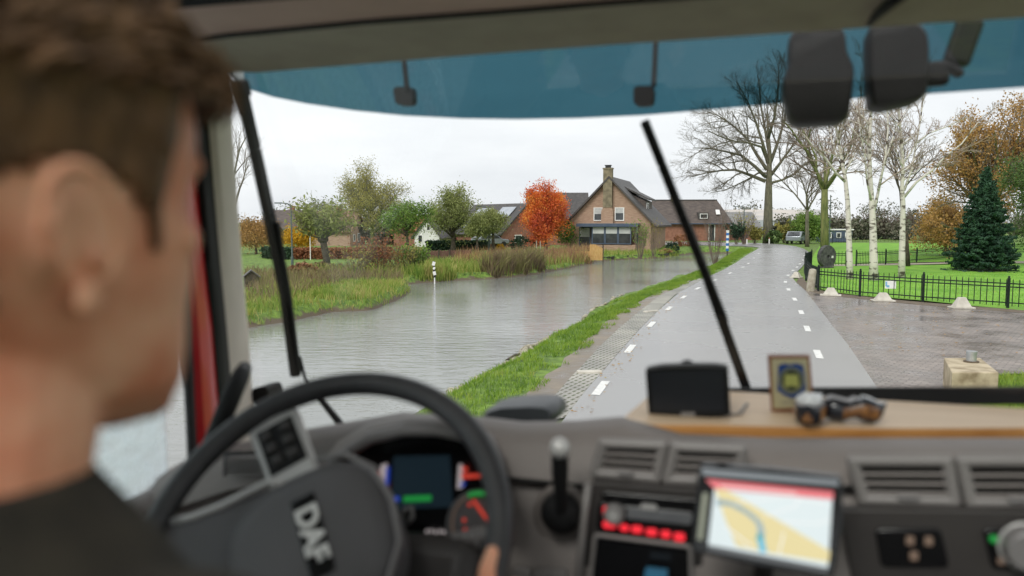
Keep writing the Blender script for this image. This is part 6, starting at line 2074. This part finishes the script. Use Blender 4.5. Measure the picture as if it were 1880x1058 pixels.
# satellite navigator
nb = zpt(1262, 765, zs)
nv = on_truck('satnav', 'black satellite navigator with a blank screen standing on the oak shelf', 'navigator', nb)
lc = LocalC(nb)
vN = nb.y
tl = 0.02
shp = [(1184, 677), (1215, 671), (1265, 669.5), (1310, 670), (1336, 673), (1341, 764), (1300, 769), (1250, 769), (1190, 763)]
m = MB(); m.prism(round_poly([lc(x, y, vN) for x, y in shp], 0.006), (0, 0.028, 0)); m.build('case', M('matt_black_case', (0.006, 0.006, 0.0065), (0.009, 0.009, 0.0095), spec=0.25, rough=0.4, scale=9), nv, bevel=0.004, seg=3, smooth=40)
m = MB(); m.prism([lc(x, y, vN - 0.001) for x, y in ((1193, 682), (1328, 679), (1330, 755), (1199, 755))], (0, -0.001, 0)); m.build('screen', M('dark_glass_screen', (0.012, 0.0135, 0.017), (0.016, 0.018, 0.022), rough=0.35, spec=0.3, scale=4), nv)
m = MB(); m.prism([lc(x, y, vN - 0.001) for x, y in ((1250, 757), (1276, 757), (1276, 764), (1250, 764))], (0, -0.001, 0)); m.build('maker_plate', MAT['dash_grey_soft'], nv)
m = MB(); m.ball(lc(1262, 669, vN + 0.03), (0.012, 0.012, 0.008), 12, 8); m.box(lc(1262, 720, vN + 0.045), (0.03, 0.03, 0.07)); m.box((0, 0.04, 0.004), (0.07, 0.07, 0.008)); m.build('mount', MAT['rubber'], nv, bevel=0.002)
m = MB(); m.tube([lc(1330, 752, vN + 0.03), lc(1345, 762, vN + 0.03), lc(1358, 760, vN + 0.03), lc(1372, 742, vN + 0.06)], 0.003, 6); m.build('cable', MAT['dash_grey'], nv, smooth=True)

# award plaque
pb = zpt(1452, 758, zs)
pq = on_truck('award_plaque', 'framed cream plaque with a blue shield emblem leaning at the windscreen', 'plaque', pb)
lc = LocalC(pb)
vP = pb.y
k_ = 0.0
fr = [(1409, 653), (1487, 653), (1495, 755), (1416, 757)]
m = MB(); m.prism([lc(x, y, vP) for x, y in fr], (0, 0.018, 0)); m.prism([lc(x, y, vP) for x, y in ((1407, 716), (1497, 714), (1499, 756), (1412, 758))], (0, 0.04, 0)) if False else None
m.build('frame', M('red_brown_frame', (0.19, 0.055, 0.02), (0.27, 0.095, 0.035), rough=0.4, scale=12), pq, bevel=0.002)
m = MB(); m.prism([lc(x, y, vP - 0.001) for x, y in ((1416, 659), (1482, 658), (1488, 747), (1420, 750))], (0, -0.001, 0)); m.build('face', M('cream_plaque_face', (0.42, 0.39, 0.22), (0.50, 0.45, 0.30), rough=0.4, scale=12), pq)
shd = [(1429, 671), (1441, 667), (1450, 670), (1460, 667), (1474, 670), (1478, 690), (1480, 714), (1470, 724), (1455, 732), (1440, 726), (1427, 717), (1428, 690)]
m = MB(); m.prism([lc(x, y, vP - 0.0025) for x, y in shd], (0, -0.001, 0)); m.build('shield', M('emblem_blue', (0.006, 0.045, 0.20), rough=0.4), pq)
def disc(cx, cy, rx, ry, v, mat, name, par):
    m = MB(); m.prism([lc(cx + rx * math.cos(2 * math.pi * k / 28), cy + ry * math.sin(2 * math.pi * k / 28), v) for k in range(28)], (0, -0.001, 0)); m.build(name, mat, par)
disc(1453, 699, 23, 24, vP - 0.004, M('emblem_olive', (0.19, 0.20, 0.12), rough=0.5), 'badge_ring', pq)
disc(1453, 698, 18, 19, vP - 0.0055, M('emblem_dark', (0.012, 0.022, 0.010), rough=0.5), 'badge_disc', pq)
m = MB(); m.prism([lc(x, y, vP - 0.007) for x, y in ((1441, 689), (1447, 687), (1453, 689), (1459, 687), (1465, 690), (1467, 709), (1460, 711), (1453, 708), (1446, 711), (1440, 709))], (0, -0.001, 0)); m.build('open_book', M('emblem_yellow_green', (0.36, 0.38, 0.10), rough=0.5), pq)
m = MB(); m.prism([lc(x, y, vP - 0.002) for x, y in ((1434, 738), (1474, 735), (1474, 739), (1434, 742))], (0, -0.0006, 0)); m.build('caption_line', MAT['stone'], pq)
m = MB(); m.bar((0, 0.075, -0.0), lc(1452, 690, vP + 0.02), 0.02, 0.006); m.build('prop', MAT['oak_edge'], pq)

# two miniature clogs
MAT['clog_black'] = M('black_glazed_clog', (0.010, 0.012, 0.018), (0.018, 0.02, 0.028), rough=0.18, scale=20, coat=0.6)
MAT['clog_white'] = M('white_glazed_clog', (0.62, 0.64, 0.66), (0.70, 0.71, 0.72), rough=0.25, scale=20, coat=0.6)
MAT['clog_paint'] = M('painted_landscape', (0.38, 0.17, 0.04), (0.10, 0.035, 0.015), rough=0.3, scale=160, coat=0.6)
def clog(px, py, label, yaw, L=0.088, heel_white=False, s=1.0):
    b = zpt(px, py, zs)
    o = on_truck('miniature_clog', label, 'clog', b)
    o.rotation_euler = (0, 0, -A_CAB + yaw)
    # sections along the shoe from heel (t=0) to toe (t=1): half width, bottom, top
    sec = [(0.00, 0.006, 0.016, 0.026), (0.04, 0.0135, 0.006, 0.033), (0.15, 0.017, 0.002, 0.036), (0.30, 0.0175, 0.001, 0.033), (0.42, 0.0175, 0.007, 0.031), (0.52, 0.0185, 0.008, 0.036),
           (0.64, 0.020, 0.003, 0.041), (0.76, 0.019, 0.001, 0.038), (0.87, 0.0155, 0.004, 0.033), (0.95, 0.009, 0.014, 0.032), (1.0, 0.003, 0.026, 0.034)]
    rows = []
    for t, w_, z0, z1 in sec:
        x = (t - 0.5) * L
        zc, hz = (z0 + z1) / 2 * s, (z1 - z0) / 2 * s
        rows.append([Vector((x, w_ * s * math.copysign(abs(math.cos(a)) ** 0.75, math.cos(a)), zc + hz * math.copysign(abs(math.sin(a)) ** 0.75, math.sin(a)))) for a in [2 * math.pi * k / 20 for k in range(20)]])
    m = MB(); m.loft(rows, closed=True, caps=True); bd = m.build('shoe', MAT['clog_black'], o, smooth=60)
    # white upper band and dark foot opening
    m = MB()
    rows2 = []
    for t, w_, z0, z1 in sec[6:]:
        x = (t - 0.5) * L
        zc, hz = (z0 + z1) / 2 * s, (z1 - z0) / 2 * s
        rows2.append([Vector((x, 1.02 * w_ * s * math.cos(a), zc + 1.03 * hz * math.sin(a) + 0.0004)) for a in [R(28 + 124 * k / 8) for k in range(9)]])
    m.shell(rows2, (0, 0, -0.001)); m.build('white_band', MAT['clog_white'], o, smooth=60)
    m = MB()
    rows3 = []
    for t, w_, z0, z1 in sec[1:6]:
        x = (t - 0.5) * L
        rows3.append([Vector((x, w_ * s * 0.72 * c, (z1 + 0.0005) * s + 0.0005)) for c in (-1, -0.5, 0, 0.5, 1)])
    m.shell(rows3, (0, 0, 0.0012)); m.build('opening_rim', MAT['clog_white' if heel_white else 'dash_grey'], o, smooth=60)
    # painted scene on both flanks
    m = MB()
    for sd in (-1, 1):
        rw_ = []
        for t, w_, z0, z1 in sec[3:9]:
            x = (t - 0.5) * L
            zc, hz = (z0 + z1) / 2 * s, (z1 - z0) / 2 * s
            rw_.append([Vector((x, sd * (1.03 * w_ * s * abs(math.cos(a)) ** 0.75), zc + hz * math.copysign(abs(math.sin(a)) ** 0.75, math.sin(a)))) for a in (R(-22), R(-8), R(8), R(24))])
        m.shell(rw_, (0, sd * 0.0005, 0))
    m.build('painted_scene', MAT['clog_paint'], o, smooth=60)
    return o
clog(1567, 776, 'black miniature clog seen side on with a painted brown scene', R(4), L=0.098, s=1.12)
cg = clog(1487, 778, 'black miniature clog with a white top standing toe forward', R(-100), L=0.085, heel_white=True, s=1.22)
# its white toe cap faces the cabin
m = MB()
m.ball((0.026, 0, 0.044), (0.018, 0.0205, 0.0125), 16, 12); m.build('white_toe', MAT['clog_white'], cg, smooth=True)
m = MB()
m.prism([(0.0405, y * 1.0, z) for y, z in ((-0.008, 0.012), (0.008, 0.012), (0.007, 0.020), (0.0, 0.028), (-0.007, 0.020))], (0.003, 0, 0)); m.build('toe_picture', MAT['clog_paint'], cg, bevel=0.001)

# tablet navigator in front of the radio, tilted
vT = 0.99
tb = C(1415, 1058, vT) + Vector((0, 0, -0.02))
tbo = on_truck('map_tablet', 'tablet showing a route map on an arm below the centre vents', 'tablet', tb)
lc = LocalC(tb)
def tp(x, y, off=0.0):
    """point on the tablet's leaning face"""
    v = vT + (1058 - y) * 0.00022
    return lc(x, y, v + off)
def tprism(name, pts, off, mat, par=None, th=-0.0008):
    m = MB(); m.prism([tp(x, y, off) for x, y in pts], (0, th, 0)); return m.build(name, mat, par or tbo)
case = [(1284, 856), (1415, 863), (1547, 879), (1548, 970), (1530, 1062), (1400, 1043), (1268, 1014), (1276, 930)]
m = MB(); m.prism(round_poly([tp(x, y) for x, y in case], 0.006), (0, 0.018, 0)); m.build('case', MAT['gloss_black'], tbo, bevel=0.003, smooth=40)
SC = 0.62
def em(name, c, s=SC): return M(name, tuple(x * 0.1 for x in c), emit=c, emit_s=s, rough=0.3)
scr = tprism('screen', [(1312, 892), (1528, 915), (1520, 1042), (1300, 1000)], -0.002, em('map_pale_ground', (0.74, 0.83, 0.84)))
tprism('top_strip', [(1287, 860), (1540, 882), (1539, 892), (1290, 872)], -0.0012, em('tablet_grey_strip', (0.26, 0.29, 0.31), 0.5), scr)
tprism('map_field', [(1312, 893), (1334, 900), (1420, 950), (1524, 1012), (1521, 1032), (1420, 1016), (1352, 1002), (1330, 950)], -0.0035, em('map_yellow_field', (0.80, 0.69, 0.36)), scr)
tprism('title_bar', [(1296, 880), (1530, 903), (1529, 917), (1312, 897)], -0.0042, em('map_red_bar', (0.80, 0.18, 0.20)), scr)
m = MB()
rt = [tp(x, y, -0.0046) for x, y in ((1316, 922), (1345, 928), (1370, 942), (1390, 958), (1397, 970), (1397, 985))]
for a, b in zip(rt[:-1], rt[1:]):
    m.bar(a, b, 0.009, 0.0006, up=(0, 1, 0))
m.build('route_grey', em('map_route_grey', (0.36, 0.47, 0.50)), scr)
m = MB()
rt = [tp(x, y, -0.0052) for x, y in ((1396, 985), (1398, 1000), (1402, 1014))]
for a, b in zip(rt[:-1], rt[1:]):
    m.bar(a, b, 0.008, 0.0006, up=(0, 1, 0))
m.build('route_blue', em('map_route_blue', (0.12, 0.52, 0.72)), scr)
m = MB(); m.prism([tp(x, y, -0.006) for x, y in ((1394, 976), (1404, 992), (1396, 988), (1386, 991))], (0, -0.0008, 0)); m.build('position_arrow', em('map_arrow_teal', (0.05, 0.38, 0.42)), scr)
m = MB()
for ln in (((1345, 925), (1440, 912), (1520, 925)), ((1400, 950), (1460, 930), (1470, 912)), ((1436, 958), (1500, 962), (1524, 955)), ((1330, 965), (1380, 1004)), ((1440, 975), (1430, 1018))):
    pp = [tp(x, y, -0.0043) for x, y in ln]
    for p, q in zip(pp[:-1], pp[1:]):
        m.bar(p, q, 0.0016, 0.0004, up=(0, 1, 0))
m.build('map_side_roads', em('map_white_road', (0.92, 0.93, 0.92)), scr)
m = MB()
for x0, x1 in ((1322, 1462),):
    yy = lambda x: 889 + (x - 1300) * 0.095
    m.bar(tp(x0, yy(x0) + 2, -0.0052), tp(x1, yy(x1) + 2, -0.0052), 0.0022, 0.0004, up=(0, 1, 0))
m.build('title_marks', em('title_pale_marks', (0.95, 0.72, 0.70)), scr)
tprism('status_bar', [(1300, 1000), (1520, 1042), (1519, 1052), (1300, 1010)], -0.0036, em('map_grey_bar', (0.16, 0.17, 0.18), 0.4), scr)
tprism('side_ruler', [(1290, 905), (1300, 906), (1290, 992), (1280, 990)], -0.002, em('tablet_ruler', (0.30, 0.32, 0.24), 0.5), scr)
m = MB(); m.tube([tp(1405, 1010, 0.02), tp(1405, 1010, 0.02) + Vector((0, 0.07, -0.07)), tp(1405, 1010, 0.02) + Vector((0, 0.14, -0.10))], 0.012, 8); m.build('arm', MAT['rubber'], tbo, smooth=50)

# ------------------------------------------------------------------ the driver
MAT['skin'] = M('skin', (0.72, 0.26, 0.145), (0.88, 0.48, 0.31), rough=0.45, scale=16, sss=0.2, bump=0.05, bscale=300)
MAT['hair'] = M('brown_hair', (0.078, 0.037, 0.015), (0.22, 0.112, 0.048), rough=0.5, scale=70, detail=6, stretch=(1, 1, 0.25), bump=0.5, bscale=260)
MAT['jacket'] = M('dark_olive_jacket', (0.018, 0.015, 0.010), (0.034, 0.028, 0.018), rough=0.9, scale=25, bump=0.3, bscale=300)
MAT['trousers'] = M('dark_trousers', (0.02, 0.022, 0.03), (0.03, 0.032, 0.04), rough=0.9, scale=25)

HY = R(-8)                                   # the head turns a little further into the bend than the cab
ear_px, ear_Y = (160, 446), 0.42
hp = P(*ear_px, ear_Y)
hl = Vector((hp.x * CA - hp.y * SA, hp.x * SA + hp.y * CA, hp.z))     # ear in truck coordinates
hr = Vector((math.cos(HY), math.sin(HY), 0))
hf = Vector((-math.sin(HY), math.cos(HY), 0))
HS = 1.10
HC = hl - hr * 0.078                          # head centre between the ears
def Hd(r, f, u):                              # head coordinates -> truck coordinates
    if u < -0.03:
        u = -0.03 + (u + 0.03) * 0.86
    return HC + (hr * r + hf * f + Vector((0, 0, u))) * HS

SEC = [(-0.124, 0.080, 0.055, 0.012), (-0.117, 0.092, 0.030, 0.026), (-0.103, 0.098, 0.005, 0.040), (-0.090, 0.098, -0.015, 0.050), (-0.070, 0.098, -0.035, 0.057), (-0.045, 0.097, -0.055, 0.063),
       (-0.020, 0.100, -0.072, 0.070), (0.0, 0.100, -0.085, 0.073), (0.022, 0.097, -0.094, 0.0745), (0.040, 0.102, -0.098, 0.0755), (0.06, 0.104, -0.100, 0.0765), (0.085, 0.099, -0.096, 0.0755),
       (0.105, 0.078, -0.085, 0.067), (0.122, 0.052, -0.062, 0.051), (0.132, 0.020, -0.030, 0.028)]
def sec_at(u):
    zz = [s[0] for s in SEC]
    return [float(np.interp(u, zz, [s[i] for s in SEC])) for i in (1, 2, 3)]
def head_pt(a, u, off=0.0):
    """a = 0 front, +90 right; u height"""
    f, b_, w_ = sec_at(u)
    cf, hf_ = (f + b_) / 2, (f - b_) / 2
    ca, sa = math.cos(a), math.sin(a)
    e = 0.74
    x = w_ * math.copysign(abs(sa) ** e, sa)
    y = hf_ * math.copysign(abs(ca) ** e, ca)
    n = Vector((x / (w_ * w_ + 1e-6), y / (hf_ * hf_ + 1e-6), 0)).normalized()
    return Hd(x + n.x * off, cf + y + n.y * off, u)

body = MB()
NA = 40
body.loft([[head_pt(2 * math.pi * k / NA, s[0]) for k in range(NA)] for s in SEC], closed=True, caps=True)
# neck
NKB = Hd(-0.002, -0.030, -0.182)
body.tube([Hd(0, -0.006, -0.03), Hd(0, -0.010, -0.09), Hd(0, -0.020, -0.13), NKB], [0.058, 0.062, 0.064, 0.072], 20)
# jaw line and cheek
for s in (-1, 1):
    body.ball(Hd(s * 0.049, 0.066, 0.000), (0.021, 0.021, 0.017), 12, 9)
    body.ball(Hd(s * 0.036, 0.084, 0.042), (0.026, 0.010, 0.010), 12, 8)        # brow
    # ear: helix ring, lobe, hollow between
    base_e = Vector((s * 0.0715, -0.012, 0.0))
    hx = []
    for k in range(15):
        a = R(-50 + 300 * k / 14)
        hx.append(Hd(base_e.x + s * (0.013 + 0.010 * (1 + math.sin(a - 0.6)) * 0.5), base_e.y - 0.017 * math.cos(a) * 1.0 - 0.004 - 0.006 * math.sin(a), base_e.z + 0.006 + 0.0275 * math.sin(a) + 0.002))
    body.tube(hx, [0.0035 + 0.0015 * math.sin(math.pi * k / 14) for k in range(15)], 8)
    body.ball(Hd(s * 0.078, -0.006, -0.026), (0.0055, 0.0105, 0.012), 12, 9)       # lobe
    body.ball(Hd(s * 0.0705, -0.018, 0.004), (0.0060, 0.017, 0.026), 12, 9)         # shell of the ear
    body.ball(Hd(s * 0.075, 0.004, -0.008), (0.005, 0.005, 0.008), 10, 8)          # tragus
    ah = [Hd(s * 0.0815, -0.012 - 0.012 * math.cos(a), 0.004 + 0.018 * math.sin(a)) for a in [R(-60 + 130 * k / 8) for k in range(9)]]
    body.tube(ah, 0.003, 6)
# nose
body.tube([Hd(0, 0.093, 0.036), Hd(0, 0.102, 0.016), Hd(0, 0.113, -0.004), Hd(0, 0.117, -0.016)], [0.008, 0.0095, 0.0115, 0.0125], 12)
for s in (-1, 1):
    body.ball(Hd(s * 0.012, 0.104, -0.019), (0.0085, 0.011, 0.0085), 10, 8)
# lips and chin
body.tube([Hd(-0.024, 0.088, -0.053), Hd(-0.010, 0.100, -0.050), Hd(0, 0.101, -0.0515), Hd(0.010, 0.100, -0.050), Hd(0.024, 0.088, -0.053)], [0.003, 0.0052, 0.0052, 0.0052, 0.003], 8)
body.tube([Hd(-0.022, 0.088, -0.056), Hd(-0.010, 0.098, -0.061), Hd(0, 0.100, -0.062), Hd(0.010, 0.098, -0.061), Hd(0.022, 0.088, -0.056)], [0.003, 0.0055, 0.006, 0.0055, 0.003], 8)
body.ball(Hd(0, 0.088, -0.108), (0.024, 0.017, 0.018), 12, 9)

# arms and hands in truck coordinates
Wl = lambda x, y, z=0.0: WM @ Vector((x, y, z))          # wheel coordinates -> truck coordinates
def rim(px_angle):
    """angle on the wheel as the driver sees it, 0 = right, 90 = top"""
    a = R(px_angle)
    d = ex0 * math.cos(a) + ey0 * math.sin(a)
    return wc + d * RW, d
SHR = Vector((NKB.x + 0.155, NKB.y - 0.01, NKB.z - 0.070))
SHL = Vector((NKB.x - 0.155, NKB.y - 0.01, NKB.z - 0.070))
def hand_on_rim(ang, side):
    """hand closed round the rim; side +1 right hand. Returns the wrist point."""
    c, d = rim(ang)
    tan = (-ex0 * math.sin(R(ang)) + ey0 * math.cos(R(ang))) * side       # up along the rim for the right hand
    out = d
    back = nz
    def pt(o, t, n): return c + out * o + tan * t + back * n
    wrist = pt(0.060, -0.055, 0.035) + Vector((0, -0.035, -0.005))
    # palm
    body.tube([wrist, pt(0.040, -0.030, 0.030), pt(0.030, 0.0, 0.022)], [0.024, 0.030, 0.026], 12)
    body.ball(pt(0.034, -0.005, 0.020), (0.026, 0.026, 0.020), 12, 9)
    # four fingers wrapped over the outside of the rim and back underneath
    for j, (t0, ln, r) in enumerate(((0.026, 1.0, 0.0088), (0.007, 1.08, 0.0090), (-0.012, 1.02, 0.0086), (-0.030, 0.84, 0.0076))):
        p = [pt(0.036, t0, 0.022), pt(0.036, t0 + 0.002, 0.0), pt(0.024, t0 + 0.002, -0.022 * ln), pt(0.002, t0 + 0.001, -0.029 * ln), pt(-0.016 * ln, t0, -0.022)]
        body.tube(p, [r * 1.1, r * 1.08, r, r * 0.93, r * 0.75], 10)
        body.ball(p[-1], r * 0.78, 8, 6)
    # thumb along the top of the rim
    th_ = [pt(0.030, -0.020, 0.030), pt(0.012, 0.004, 0.031), pt(0.000, 0.030, 0.0275), pt(-0.004, 0.052, 0.0255)]
    body.tube(th_, [0.0140, 0.0118, 0.0106, 0.0080], 12)
    body.ball(th_[-1], 0.0088, 10, 8)
    return wrist
wr_r = hand_on_rim(-12, 1)
wr_l = hand_on_rim(205, -1)
def elbow(sh, wr, side):
    mid = (sh + wr) / 2
    return mid + Vector((side * 0.075, -0.02, -0.15))
eR, eL = elbow(SHR, wr_r, 1), elbow(SHL, wr_l, -1)
body.tube([eR, wr_r.lerp(eR, 0.5), wr_r], [0.042, 0.038, 0.026], 14)
body.tube([eL, wr_l.lerp(eL, 0.5), wr_l], [0.042, 0.038, 0.026], 14)
body.tube([SHR, eR], [0.05, 0.042], 14)
body.tube([SHL, eL], [0.05, 0.042], 14)
HIP = Vector((NKB.x, 0.33, 1.82))
body.tube([NKB, NKB.lerp(HIP, 0.35), HIP], [0.066, 0.13, 0.13], 18)
body.tube([SHL, (SHL + SHR) / 2 + Vector((0, 0, 0.02)), SHR], [0.055, 0.075, 0.055], 14)
KN = {}
for s in (-1, 1):
    k = Vector((NKB.x + s * 0.13, 0.78, 1.80)); f_ = Vector((NKB.x + s * 0.13, 0.90, 1.30))
    KN[s] = (k, f_)
    body.tube([HIP + Vector((s * 0.08, 0, 0)), k, f_], [0.085, 0.06, 0.042], 14)
    body.ball(f_ + Vector((0, 0.06, -0.06)), (0.045, 0.12, 0.045), 12, 8)

o3 = Vector((HIP.x, HIP.y, HIP.z - 0.09))
person = body.build('person', MAT['skin'], None, loc=W(o3), rot=(0, 0, -A_CAB), smooth=True)
me = person.data
for v_ in me.vertices:
    v_.co = v_.co - o3
rm = person.modifiers.new('weld', 'REMESH'); rm.mode = 'VOXEL'; rm.voxel_size = 0.0032; rm.use_smooth_shade = True
smm = person.modifiers.new('soft', 'SMOOTH'); smm.factor = 0.5; smm.iterations = 9
tag(person, 'young man with short brown hair in a dark jacket holding the steering wheel', 'person')
def on_person(mb, name, mat, voxel=None, smooth=4):
    o = mb.build(name, mat, person, smooth=True)
    for v_ in o.data.vertices:
        v_.co = v_.co - o3
    if voxel:
        r_ = o.modifiers.new('weld', 'REMESH'); r_.mode = 'VOXEL'; r_.voxel_size = voxel; r_.use_smooth_shade = True
        s_ = o.modifiers.new('soft', 'SMOOTH'); s_.factor = 0.5; s_.iterations = smooth
    return o

# hair: a thick cap that ends in a short fade round the ears, with a sideburn and a quiff
rnd = random.Random(12)
NA2, NU2 = 96, 46
us = [-0.085 + (0.1315 + 0.085) * j / NU2 for j in range(NU2 + 1)]
def hairline(deg):
    """lowest hair height round the head; deg 0 front, 180 back"""
    d = abs(deg)
    return float(np.interp(d, [0, 28, 44, 56, 66, 74, 79, 83, 96, 112, 122, 140, 180], [0.104, 0.104, 0.102, 0.092, 0.050, -0.002, -0.022, 0.022, 0.034, 0.026, -0.028, -0.052, -0.064]))
hb = MB()
grid, inn = {}, {}
for i in range(NA2):
    deg = 360.0 * i / NA2
    d = deg if deg <= 180 else deg - 360
    hl_ = hairline(d)
    for j, u in enumerate(us):
        above = u - hl_
        thick = 0.0015 + 0.012 * min(1, max(0, above) / 0.075)
        if u > 0.07:
            thick += 0.016 * ((u - 0.07) / 0.06) * (0.55 if abs(d) < 50 else 0.7)
        thick += 0.0018 * math.sin(d * 0.9 + u * 130) * math.sin(u * 300 + d * 0.21) * (1 if above > 0.03 else 0.3)
        grid[i, j] = (head_pt(R(d), min(u, 0.1318), thick), above)
faces, vid, vs = [], {}, []
def vx(i, j):
    k = (i % NA2, j)
    if k not in vid:
        vid[k] = len(vs); vs.append(grid[k][0] + Vector((0, 0, 0.012 * max(0, (us[j] - 0.09) / 0.04))))
    return vid[k]
for i in range(NA2):
    for j in range(NU2):
        if grid[i, j][1] > 0 and grid[(i + 1) % NA2, j][1] > 0:
            faces.append((vx(i, j), vx(i + 1, j), vx(i + 1, j + 1), vx(i, j + 1)))
tp_ = len(vs); vs.append(Hd(0, -0.005, 0.132 + 0.026))
for i in range(NA2):
    faces.append((vx(i, NU2), vx(i + 1, NU2), tp_))
hb.add(vs, faces)
hair = on_person(hb, 'hair', MAT['hair'])
sd_ = hair.modifiers.new('thick', 'SOLIDIFY'); sd_.thickness = 0.004; sd_.offset = -1
# loose locks along the quiff and crown
lk = MB()
for _ in range(900):
    d = rnd.uniform(-180, 180)
    u = rnd.uniform(0.075, 0.131)
    p = head_pt(R(d), u, 0.016 + 0.012 * rnd.random()) + Vector((0, 0, 0.012 * max(0, (u - 0.09) / 0.04)))
    c_ = Hd(0, 0, 0.02)
    nrm = (p - c_).normalized()
    fl_ = (hf * (0.8 if abs(d) > 60 else 0.1) + hr * rnd.uniform(-0.5, 0.5) + Vector((0, 0, 0.05 if abs(d) > 60 else 0.5)))
    fl_ = (fl_ - nrm * fl_.dot(nrm) + nrm * 0.10).normalized()
    L = rnd.uniform(0.012, 0.026)
    lk.tube([p - nrm * 0.006 - fl_ * L * 0.3, p + fl_ * L * 0.4, p + fl_ * L - nrm * 0.002], [0.0026, 0.0024, 0.0005], 4, cap=False)
on_person(lk, 'hair_locks', MAT['hair'])

# jacket
jk = MB()
jk.tube([NKB + Vector((0, -0.002, 0.050)), NKB + Vector((0, -0.002, 0.030)), NKB + Vector((0, -0.004, 0.0))], [0.074, 0.084, 0.095], 22)      # collar
ch = NKB.lerp(HIP, 0.4)
def oval(c, w_, d_, n=26):
    return [c + Vector((w_ * math.cos(2 * math.pi * k / n), d_ * math.sin(2 * math.pi * k / n), 0)) for k in range(n)]
jk.loft([oval(NKB + Vector((0, 0, 0.035)), 0.085, 0.08), oval(NKB + Vector((0, 0, 0.008)), 0.122, 0.09), oval(NKB + Vector((0, 0, -0.035)), 0.172, 0.10), oval(NKB + Vector((0, 0, -0.11)), 0.205, 0.12), oval(ch, 0.205, 0.13), oval(NKB.lerp(HIP, 0.75), 0.185, 0.13), oval(HIP, 0.19, 0.14), oval(HIP + Vector((0, 0, -0.05)), 0.18, 0.13)], closed=True, caps=True)
for sh, el, wr in ((SHR, eR, wr_r), (SHL, eL, wr_l)):
    jk.tube([sh + Vector((0, 0, 0.012)), sh.lerp(el, 0.5), el, el.lerp(wr, 0.5), el.lerp(wr, 0.88)], [0.078, 0.068, 0.060, 0.052, 0.042], 18)
    jk.ball(sh + Vector((0, 0, 0.008)), 0.078, 16, 12)
    jk.ball(el, 0.060, 14, 10)
jacket = on_person(jk, 'jacket', MAT['jacket'], 0.007, 6)
tr = MB()
for s in (-1, 1):
    k, f_ = KN[s]
    tr.tube([HIP + Vector((s * 0.08, 0, 0)), k, f_], [0.10, 0.072, 0.055], 16); tr.ball(k, 0.073, 14, 10)
tr.ball(HIP + Vector((0, 0, -0.02)), (0.18, 0.14, 0.10), 18, 12)
on_person(tr, 'trousers', MAT['trousers'], 0.008)
